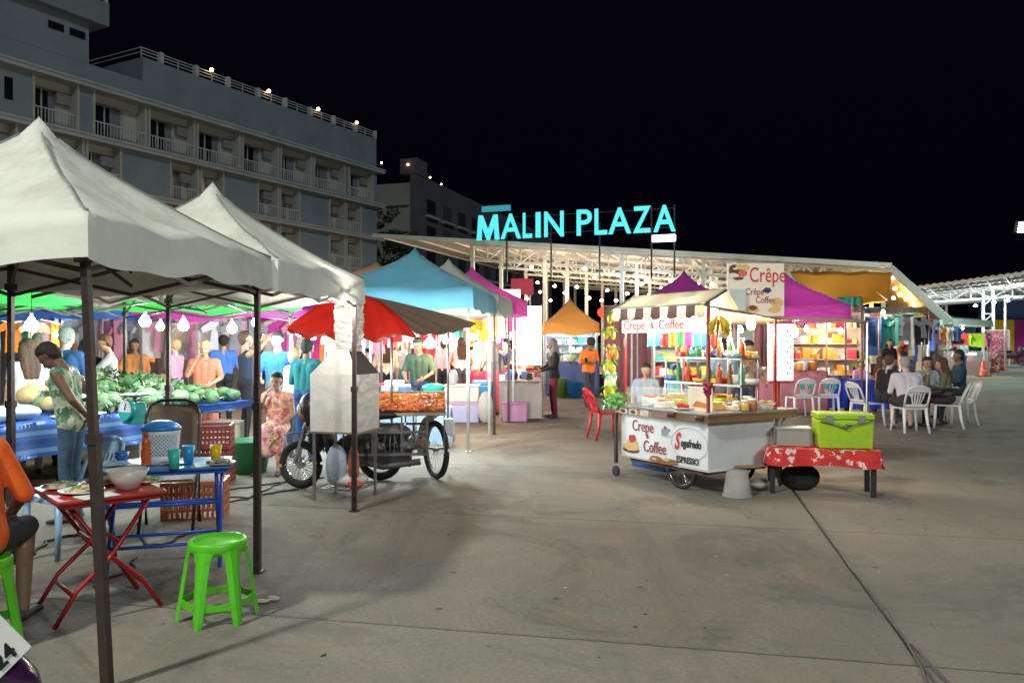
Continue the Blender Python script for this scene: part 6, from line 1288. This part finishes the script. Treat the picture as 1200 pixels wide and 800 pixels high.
t = thing('motorbike', 'dark parked motorbike seen from the front on the far right pavement', 'motorbike', (X(1190, 47.6), 48, .164), R(80)); 
wheel('wheel', t, (0, -.6, .3), .3, 16, 0, .04); wheel('wheel', t, (0, .65, .3), .3, 16, 0, .045); m = MB(); m.ball((0, -.5, .85), .22, 12, 9, (.9, .8, 1.3)); m.ball((0, 0, .6), .25, 12, 9, (.6, 2, .8)); m.build('body', BODYM, t); m = MB(); m.ball((0, .3, .85), .18, 10, 8, (.8, 2.2, .4)); m.build('seat', BLACKP, t); m = MB(); m.ball((0, -.7, .95), .09, 10, 8); m.build('headlight', WHITEP, t); m = MB(); m.tube([(-.35, -.4, 1.1), (0, -.5, 1.05), (.35, -.4, 1.1)], .018, 6); m.build('handlebar', BLACKP, t)
# lamp post and floodlight at the right
t = thing('street_lamp', 'thin lamp post with a round bright lamp near the far right hoarding', 'street lamp', (X(1178, 47), 47, 0)); m = MB(); m.cone((0, 0, 0), (0, 0, 4.1), .07, .05); m.build('post', HALLW, t); m = MB(); m.bar((-.9, 0, 4.1), (1.0, 0, 4.15), .06); m.build('arm', HALLW, t); m = MB(); m.lathe([(.45, 4.16), (.40, 4.24), (.1, 4.32), (0, 4.32)], n=16); m.build('shade', M('grey lamp shade', (.4, .45, .5), .4), t)
FLC = (.60, 1.0, .85)
t = thing('floodlight', 'greenish white floodlight on a tall mast at the right edge', 'floodlight', (X(1197, 32), 32, 0)); m = MB(); m.cone((1.6, 0, 0), (1.6, 0, 6.4), .09, .05); m.bar((1.6, 0, 6.3), (0, 0, 6.3), .06); m.build('mast', DARKPOLE, t); m = MB(); m.box((0, -.12, 6.15), (.55, .22, .42), rx=.3); m.build('housing', M('lamp housing', (.15, .15, .15), .4), t); m = MB(); m.box((0, -.245, 6.10), (.46, .02, .34), rx=.3); m.build('lamp', glow('flood lens', FLC, 40), t)
# ================================================================ RIGHT TABLE
BT = thing('dining_table', 'round table amid the white chairs under a dark cloth', 'table', (X(1088, 15.1), 15.25, 0)); m = MB(); m.lathe([(.0, .745), (.58, .745), (.60, .735), (.60, .72), (0, .72)], n=36); m.build('table_top', M('dark tabletop', (.05, .05, .07), .5), BT); m = MB(); m.cone((0, 0, 0), (0, 0, .72), .04); m.bar((-.35, 0, .02), (.35, 0, .02), .05); m.bar((0, -.35, .021), (0, .35, .021), .05); m.build('pedestal', BLACKP, BT)
for i, (dx, dy, lb) in enumerate([(-.3, -.2, 'white plate at the left of the dark dining table'), (.2, -.3, 'white plate before the long haired woman'), (0, .25, 'white plate at the far side of the dark dining table')]): plate((X(1088, 15.1)+dx, 15.25+dy, .747), .12, lb, (.75, .75, .73), FD, 20+i)
for dx, dy, c, lb in ((-.1, .05, 'green', 'green bottle in the middle of the dining table'), (.12, .1, 'brown', 'brown bottle in the middle of the dining table')): bottle([b_[1] for b_ in BC].index(c), (X(1088, 15.1)+dx, 15.25+dy, .747), lb, None)
CW = M('white chair plastic', (.74, .74, .75), .4, var=.04, dirt=.15)
CH = [(1066, 14.2, 0, 'white plastic chair of the man in the pale shirt, back to the viewer'), (1016, 15.3, R(-75), 'white plastic chair turned sideways left of the dining table'), (1110, 14.9, R(62), 'white plastic chair of the long haired woman'), (1124, 15.6, R(80), 'white plastic chair partly hidden behind that of the long haired woman')]
for px, Y, rz, lb in CH: mono(lb, (X(px, Y), Y, 0), rz, CW, 'white plastic chairs at the right table')
CT = M('teal oval decal', (.04, .38, .36), .4)
mono('white plastic chair with teal pattern, left of the two behind the cart', (X(937, 16.9), 16.9, 0), R(4), CW, 'patterned chairs by the blue tables', 0, CT); mono('white plastic chair with teal pattern, right of the two behind the cart', (X(968, 17.0), 17.0, 0), R(-6), CW, 'patterned chairs by the blue tables', 0, CT)
BLC = cloth('bright blue tablecloth', (.02, .06, .55), .1, dirt=.05)
def cltable(label, x, Y, w, d, h=.76):
    t = thing('covered_table', label, 'table', (x, Y, 0)); m = MB(); m.bb(-w/2, w/2, 0, d, h-.03, h-.002); m.build('table_top', WOOD, t)
    for a in (-1, 1):
        for b_ in (.05, d-.05): m = MB(); m.bar((a*(w/2-.05), b_, 0), (a*(w/2-.05), b_, h-.03), .04); m.build('leg', DARKPOLE, t)
    m = MB(); m.sheet(lambda u, v: (-w/2+w*u, -.02-.04*v+.03*v*math.sin(u*22), h+.003-.62*v), 40, 6, .003); m.sheet(lambda u, v: (-w/2-.02-.03*v+.02*v*math.sin(u*15), d*u, h+.003-.62*v), 20, 6, .003); m.sheet(lambda u, v: (w/2+.02+.03*v+.02*v*math.sin(u*15), d*u, h+.003-.62*v), 20, 6, .003); m.sheet(lambda u, v: (-w/2-.02+(w+.04)*u, -.02+(d+.04)*v, h+.003), 4, 4); m.build('tablecloth', BLC, t)
cltable('table under a bright blue cloth left of the diners', X(1018, 17.6), 17.4, 1.0, .9); cltable('table under a bright blue cloth behind the patterned chairs', X(952, 18), 17.7, 1.5, .8)
for i, (px, c) in enumerate(((932, (.72, .72, .74)), (938, (.02, .12, .55)), (966, (.70, .72, .76)))):
    sack('wrapped_bundle', ['white wrapped bundle on the blue clothed table', 'blue wrapped bundle beside the white one', 'pale round bundle on the right of the blue clothed table'][i], (X(px, 18), 18.05+i*.1, .765), (.32, .3, .22), c)
# white tube poles standing at the right tents
for i, (px, Y) in enumerate(((1010, 17.2), (1003, 21.5), (975, 23), (958, 23.2), (1030, 24), (1012, 23))):
    m = MB(); m.cone((0, 0, 0), (0, 0, 2.5), .022); tag(m.build('tent_pole', SILVER if i % 2 else M('rusty pole', (.3, .14, .1)), None, (X(px, Y), Y, 0)), 'thin bare pole among the stalls right of the crepe cart', 'pole', 'bare poles by the right stalls')
# ================================================================ PEOPLE
FLORAL = pattern('green leaf print', [(.45, .55, .42), (.07, .22, .13), (.60, .64, .50), (.12, .30, .20), (.30, .42, .22), (.62, .66, .60)], 17)
FLOR2 = pattern('pink flower print', [(.60, .20, .22), (.70, .50, .40), (.50, .10, .12), (.66, .42, .12), (.62, .34, .36)], 24)
JEAN = (.06, .12, .20); BLK = (.012, .012, .016)
def at2(px, Y): return (X(px, Y), Y, 0)
person('man in a leaf print tank top looking down with hands behind his back', at2(84, 7.15), R(97), 1.64, None, ('behind', 'behind'), R(9), R(48), FLORAL, 0, JEAN, 1, hair='black', skin='dark', vox=.0085, hip_hem=1, wide=1.0)
person('diner in an orange shirt seated with his back turned at the lower left', (-2.86, 4.2, 0), R(14), 1.74, .46, ('table', 'table'), R(22), R(10), (.75, .11, .01), .6, (.03, .03, .035), .5, hair='black', skin='dark', vox=.009, hip_hem=1, wide=1.12, side=R(-15))
person('woman with brown hair in a white top at the vegetable table', at2(35, 9.6), R(50), 1.62, None, ('down', 'work'), R(6), R(10), (.70, .70, .72), .3, (.55, .55, .56), 1, hair='brown', hstyle='long', skin='tan', hip_hem=1, vox=.011)
person('grey haired man in a dark blue shirt seen from behind', at2(75, 10.3), R(-10), 1.76, None, ('work', 'work'), R(3), R(8), (.03, .08, .22), .6, (.05, .05, .06), 1, hair='grey', skin='pale', wide=1.12)
person('man with short hair facing the woman in white', at2(47, 11.4), R(150), 1.70, None, ('work', 'down'), 0, R(10), (.30, .16, .12), .5, hair='grey', skin='tan')
person('long haired woman in yellow behind the blue shirted man', at2(80, 12.6), R(160), 1.62, None, ('down', 'work'), 0, 0, (.72, .50, .05), .5, hair='brown', hstyle='long')
person('person with long black hair in dark clothes in the left rows', at2(101, 12.3), R(20), 1.62, None, ('down', 'down'), 0, 0, BLK, 1, BLK, hair='black', hstyle='long')
person('stall keeper in a pale pink shirt leaning by the white table', at2(133, 12.2), R(120), 1.70, None, ('reach', 'work'), R(8), R(15), (.66, .58, .60), .6, hair='brown')
person('older woman in an orange dress behind the vegetable heap', at2(240, 12.1), R(190), 1.60, None, ('work', 'chin'), 0, R(8), (.62, .18, .10), .5, (.60, .16, .10), 1, skirt=.5, hair='blond', hstyle='short')
person('man in a black vest raising both arms at the far stall', at2(288, 12.7), R(-60), 1.74, None, ('up', 'up'), 0, 0, (.02, .03, .06), 0, BLK, hair='brown', skin='tan')
person('man in a bright blue polo shirt beside the second tent leg', at2(325, 12.0), R(180), 1.72, None, ('down', 'work'), 0, 0, (.03, .15, .42), .55, (.2, .2, .22), hair='black', skin='pale')
person('girl in a flowered dress resting her chin on her hand', at2(326, 9.9), R(175), 1.42, .48, ('lap', 'chin'), R(6), R(4), FLOR2, .2, FLOR2, 1, skirt=.4, hair='black', hstyle='bun', skin='tan', vox=.010)
person('person in a teal shirt with their back turned beside the stove hood', at2(358, 10.7), R(-15), 1.62, None, ('work', 'work'), R(4), R(6), (.015, .17, .19), .55, (.02, .06, .2), 1, hair='black', skin='dark')
person('small blond child between the blue shirt and the teal shirt', at2(344, 11.2), R(140), 1.50, None, ('down', 'down'), 0, 0, (.62, .40, .42), .5, hair='blond', skin='pale')
person('vendor in a dark olive shirt by the green lidded tub', at2(492, 13.4), R(170), 1.66, None, ('work', 'work'), R(4), R(20), (.025, .05, .03), .6, (.03, .05, .10), hair='black', skin='dark')
person('woman in a white singlet and dark shorts seen from behind', at2(541, 18.6), R(10), 1.66, None, ('work', 'work'), 0, R(5), (.70, .70, .74), 0, (.06, .07, .08), .5, hair='brown', hstyle='long', skin='tan')
person('woman in a grey scarf and long pink skirt at the red draped table', at2(578, 17.4), R(30), 1.60, None, ('work', 'down'), R(3), R(10), (.20, .22, .25), 1, (.62, .12, .22), 1, skirt=.8, hstyle='scarf', scarf=M('grey scarf', (.22, .23, .25), .8))
person('vendor in a navy top with a red apron bending over the stall', at2(597, 19), R(150), 1.66, None, ('reach', 'work'), R(14), R(10), (.03, .04, .10), .5, (.60, .04, .12), .5, skirt=.4, hair='black', hstyle='pony')
person('woman in black tunic and maroon trousers wearing a grey headscarf', at2(649, 16.9), R(100), 1.64, None, ('work', 'work'), R(1), R(10), BLK, 1, (.16, .015, .04), 1, hstyle='scarf', scarf=M('headscarf grey', (.17, .16, .19), .85), skin='dark', vox=.010, hip_hem=1)
person('man in an orange shirt looking at the phone in his hands', at2(690, 19.8), R(200), 1.66, None, ('phone', 'phone'), R(3), R(34), (.78, .20, .03), .55, (.035, .05, .07), 1, hair='black', hstyle='afro', skin='dark', stride=.16, vox=.010, hip_hem=1)
person('man in a pale grey blue shirt behind the cart counter', at2(850, 12.1), R(20), 1.62, None, ('work', 'work'), R(4), R(5), (.25, .33, .42), .55, (.1, .1, .12), hair='black', skin='tan')
person('person in a brown patterned shirt right behind the cart counter', at2(874, 12.6), R(200), 1.60, None, ('work', 'down'), R(5), R(12), pattern('brown print', [(.28, .16, .10), (.40, .28, .20), (.18, .10, .07)], 22), .55, hair='black', skin='tan')
person('dark haired child behind the glass case, left one', at2(757, 11.3), R(170), 1.28, None, ('down', 'down'), 0, R(10), (.30, .35, .45), .5, hair='black', skin='tan')
person('dark haired child behind the glass case, right one', at2(793, 11.2), R(190), 1.26, None, ('down', 'down'), 0, R(15), (.15, .40, .50), .5, hair='black', skin='tan')
person('man in a pale shirt dining with his back to the viewer', (X(1064, 14.4), 14.35, 0), R(-6), 1.72, .45, ('table', 'table'), R(18), R(4), (.58, .52, .56), .55, (.03, .03, .04), .55, hair='grey', skin='pale', vox=.010, wide=1.14)
person('man in a black t-shirt at the left side of the dining table', (X(1040, 15.2), 15.3, 0), R(-65), 1.74, .45, ('table', 'table'), R(12), R(5), (.015, .015, .018), .55, (.03, .03, .04), .55, hair='brown', skin='pale', vox=.010)
person('long haired woman in olive at the right of the dining table', (X(1112, 15.0), 15.0, 0), R(60), 1.64, .45, ('table', 'table'), R(10), R(8), (.12, .13, .06), .5, (.05, .02, .03), .6, hair='brown', hstyle='long', skin='tan', vox=.010)
person('dark haired woman facing the viewer across the dining table', (X(1086, 16.0), 16.05, 0), R(178), 1.62, .45, ('table', 'chin'), R(6), R(5), (.30, .36, .36), .5, hair='black', hstyle='short', skin='tan', vox=.010)
person('man in a dark blue jacket beyond the long haired woman', (X(1125, 16.6), 16.6, 0), R(80), 1.78, .50, ('table', 'table'), R(2), R(5), (.02, .05, .09), 1, (.03, .03, .04), 1, hair='black', skin='dark')
person('person in an orange top seated beyond the black t-shirt', (X(1030, 17.2), 17.2, 0), R(-120), 1.60, .45, ('table', 'table'), R(5), 0, (.72, .20, .04), .5, hair='brown', hstyle='long', skin='tan')
person('child in a pink top at the blue clothed table', (X(1009, 18.9), 18.9, 0), R(180), 1.35, .45, ('table', 'table'), 0, 0, (.75, .35, .50), .5, hair='black', skin='tan')
person('vendor in yellow standing before the shelf of orange packets', at2(1003, 21.0), R(170), 1.60, None, ('hip', 'down'), 0, 0, (.70, .55, .06), .5, hair='black', skin='tan')
person('person in white beyond the lit banner in the left lane', at2(556, 21.5), R(180), 1.62, None, ('down', 'hip'), 0, 0, (.70, .68, .66), .5, (.5, .4, .3), hair='brown', skin='pale')
person('person in a pink top passing in the left rows', at2(205, 14.2), R(80), 1.62, None, ('down', 'work'), 0, 0, (.70, .30, .40), .5, hair='blond', skin='pale')
person('shopper in a cream shirt at the far rail behind the red awning', at2(452, 16.5), R(20), 1.64, None, ('work', 'down'), 0, 0, (.72, .62, .45), .5, BLK, hair='brown', hstyle='long', skin='tan')
m = MB(); q = P(688, 417, 19.55); m.box((0, 0, 0), (.07, .012, .14), rx=-.9); tag(m.build('phone', BLACKP, None, (X(687, 19.5), 19.54, 1.15)), 'black phone held by the man in the orange shirt', 'phone')
# denser goods and passers-by
for i in range(46):
    x = random.uniform(.05, .95); y = random.uniform(.15, 1.35); c = ['white', 'cream', 'orange', 'red', 'teal', 'yellow', 'blue', 'lime'][i % 8]
    o = pk_['packet' if i % 2 else 'tub'].copy(); COL.objects.link(o); paint(o, M('goods '+c, GC[c], .4)); up = i % 3
    o.location = at(x if up == 0 else random.uniform(.64, .9), y, .862 if up == 0 else (1.127 if up == 1 else 1.417)); q = random.uniform(.5, .9) if up else random.uniform(.6, 1.1); o.scale = (q, q, q*random.uniform(.5, 1.0)); o.rotation_euler = (0, 0, CA+random.uniform(-.3, .3))
    kd = 'packet' if i % 2 else 'tub'; wh = 'the counter of the crepe cart' if up == 0 else 'the rear shelf of the crepe cart'; tag(o, '%s %s standing on %s' % (c, kd, wh), kd, '%s %ss on %s' % (c, kd, wh))
for lb, x0, x1, Y, z, cl_, y1_, st_, sz in (('upper rail of small clothes above the red draped tables', -1.2, .15, 20.0, 2.25, ['pink', 'white', 'orange', 'magenta', 'yellow'], 20.3, .12, .6), ('rail of small clothes in front of the pale blue table', -3.4, -1.9, 14.6, 2.0, ['white', 'pink', 'cream', 'red', 'grey'], 14.9, .12, .7), ('rail of clothes crossing the far end of the white stalls', -11.2, -8.0, 20.8, 2.1, ['white', 'pink', 'cream', 'orange'], 21.5, .14, 1.0), ('dense rail of small clothes beyond the diners', 15.2, 18.4, 32.0, 2.2, ['white', 'red', 'cream', 'orange', 'grey', 'pink', 'blue', 'black'], 33.0, .12, 1.0), ('rail of mixed clothes left of the golden bulbs', 11.0, 13.6, 26.2, 2.5, ['magenta', 'white', 'red', 'cream', 'teal', 'black', 'yellow'], 26.6, .12, .85)):
    rail(lb, x0, x1, Y, z, cl_, y1=y1_, step=st_, where='the '+lb, size=sz)
scatter('packet', 'the pale blue table beside the tricycle, rear part', 10, -2.85, -1.6, 12.9, 13.15, .76, ['red', 'white', 'orange', 'pink'], (.8, 1.8))
for lb, px, Y, rz_p, H_, sh_, pa_, hr, hs in (('distant shopper in a red top under the hall', 608, 27, 30, 1.66, (.55, .05, .06), BLK, 'black', 'short'), ('distant shopper in a white t-shirt at the end of the lane', 622, 30, 200, 1.70, (.7, .7, .7), JEAN, 'brown', 'short'), ('distant woman in a yellow top near the lit banner', 598, 25, 120, 1.60, (.75, .55, .08), (.2, .1, .1), 'black', 'long'), ('shopper in a grey top between the clothes rails', 466, 19.0, 160, 1.64, (.35, .35, .38), JEAN, 'brown', 'long'), ('shopper in a pink top between the clothes rails', 520, 19.4, -20, 1.60, (.75, .35, .42), BLK, 'black', 'short'), ('shopper in orange at the far left stalls', 158, 15.0, 200, 1.62, (.75, .30, .08), JEAN, 'brown', 'long'), ('shopper in a blue shirt far left behind the bulbs', 262, 15.0, 20, 1.70, (.05, .15, .45), BLK, 'black', 'short'), ('shopper in a black top before the rails under the golden sheet', 1042, 24.0, 190, 1.66, BLK, JEAN, 'black', 'long'), ('shopper in a white top near the vivid shirts', 1128, 34.0, 0, 1.70, (.7, .7, .68), JEAN, 'brown', 'short')):
    person(lb, at2(px, Y), R(rz_p), H_, None, ('down', 'work'), 0, R(4), sh_, .5, pa_, 1, hair=hr, hstyle=hs, vox=.016, fingers=False)
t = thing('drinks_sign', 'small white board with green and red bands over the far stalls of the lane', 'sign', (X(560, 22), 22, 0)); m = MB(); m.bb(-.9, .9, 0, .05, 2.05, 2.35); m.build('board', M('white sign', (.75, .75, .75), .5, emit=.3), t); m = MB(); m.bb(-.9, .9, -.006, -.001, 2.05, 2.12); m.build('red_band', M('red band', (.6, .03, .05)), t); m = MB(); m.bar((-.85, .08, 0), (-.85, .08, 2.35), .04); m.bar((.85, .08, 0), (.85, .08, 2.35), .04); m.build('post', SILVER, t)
for i in range(60):
    q = G(random.uniform(60, 1190), random.uniform(500, 790)); m = MB(); s = random.uniform(.003, .010); m.ball((0, 0, s*.3), s, 6, 4, (random.uniform(.8, 2.2), 1, .35), .3, random.uniform(0, 3)); m_ = [M('dark grit', (.04, .035, .03), .9), M('pale grit', (.45, .40, .32), .9)][i % 5 == 0]
    if i == 0: gr_ = tag(m.build('crumb', m_, None, q), 'tiny crumb of litter on the concrete', 'litter', 'crumbs of litter on the concrete')
    else: tag(m.build('crumb', m_, None, q), 'tiny crumb of litter on the concrete', 'litter', 'crumbs of litter on the concrete')
# ================================================================ LIGHT, CAMERA
t = thing('floodlight', 'plaza floodlight on a tall mast behind the viewer', 'floodlight', (-9.7, -5.1, 0)); m = MB(); m.cone((0, 0, 0), (0, 0, 14.3), .14, .08); m.build('mast', DARKPOLE, t); m = MB(); m.box((0, 0, 14.5), (.9, .5, .3)); m.build('housing', BLACKP, t)
t = thing('floodlight', 'added fill floodlight on an unseen mast behind the viewer to the right', 'floodlight', (7.5, -7.5, 0)); m = MB(); m.cone((0, 0, 0), (0, 0, 9.3), .12, .07); m.build('mast', DARKPOLE, t); m = MB(); m.box((0, 0, 9.45), (.8, .5, .28)); m.build('housing', BLACKP, t)  # unseen mast added to carry the fill light
def lamp(name, kind, loc, power, col, size=.2, rot=None, spot=None):
    d = bpy.data.lights.new(name, kind); d.energy = power; d.color = col
    if kind == 'POINT': d.shadow_soft_size = size
    if kind == 'SPOT': d.shadow_soft_size = size; d.spot_size = spot; d.spot_blend = .6
    o = bpy.data.objects.new(name, d); COL.objects.link(o); o.location = loc
    if rot is not None: o.rotation_euler = rot
    return o
def look(frm, to): return (Vector(to)-Vector(frm)).to_track_quat('-Z', 'Y').to_euler()
lamp('plaza_flood', 'SPOT', (-9.7, -5.1, 14.0), FLOOD, (.97, 1.0, .90), .5, look((-9.7, -5.1, 14), (3.0, 12, 0)), R(95))
lamp('added_fill', 'SPOT', (7.5, -7.5, 9.0), FILL, (.90, .97, 1.0), .4, look((7.5, -7.5, 9.0), (0, 10, 0)), R(100))  # added fill that softens the main flood's shadows on the left
lamp('edge_flood', 'POINT', (X(1197, 32), 31.5, 6.1), EDGE, FLC, .2)
sun = bpy.data.lights.new('facade_fill', 'SUN'); sun.energy = FACADE_FILL; sun.angle = R(6); sun.color = (.75, .88, 1); so = bpy.data.objects.new('facade_fill', sun); COL.objects.link(so); so.rotation_euler = look((30, -25, 38), (0, 30, 5))  # directional fill light added to brighten the apartment facade
W = bpy.data.worlds.new('World'); S.world = W; W.use_nodes = True; n = W.node_tree.nodes; l = W.node_tree.links
sky = n.new('ShaderNodeTexSky'); sky.sky_type = 'NISHITA'; sky.sun_disc = False; sky.sun_elevation = R(-4); sky.sun_rotation = R(200)
bg = n['Background']; bg.inputs[1].default_value = .012
ad = n.new('ShaderNodeMix'); ad.data_type = 'RGBA'; ad.blend_type = 'ADD'; ad.inputs[0].default_value = 1; ad.inputs[7].default_value = (.06, .06, .22, 1)
l.new(sky.outputs[0], ad.inputs[6]); l.new(ad.outputs[2], bg.inputs[0])
cam = bpy.data.cameras.new('camera'); cam.sensor_width = 36; cam.lens = F/1200*36; cam.clip_end = 2000; cam.clip_start = .05
co = bpy.data.objects.new('camera', cam); COL.objects.link(co); co.location = (0, 0, CAMH); co.rotation_euler = (R(90), 0, 0); S.camera = co
S.view_settings.view_transform = 'Standard'; S.view_settings.look = 'None'; S.view_settings.exposure = 0; S.view_settings.gamma = 1; S.view_settings.use_curve_mapping = False
S.cycles.use_denoising = True; S.cycles.max_bounces = 6; S.cycles.transparent_max_bounces = 6; S.cycles.sample_clamp_indirect = 4; S.cycles.use_light_tree = True
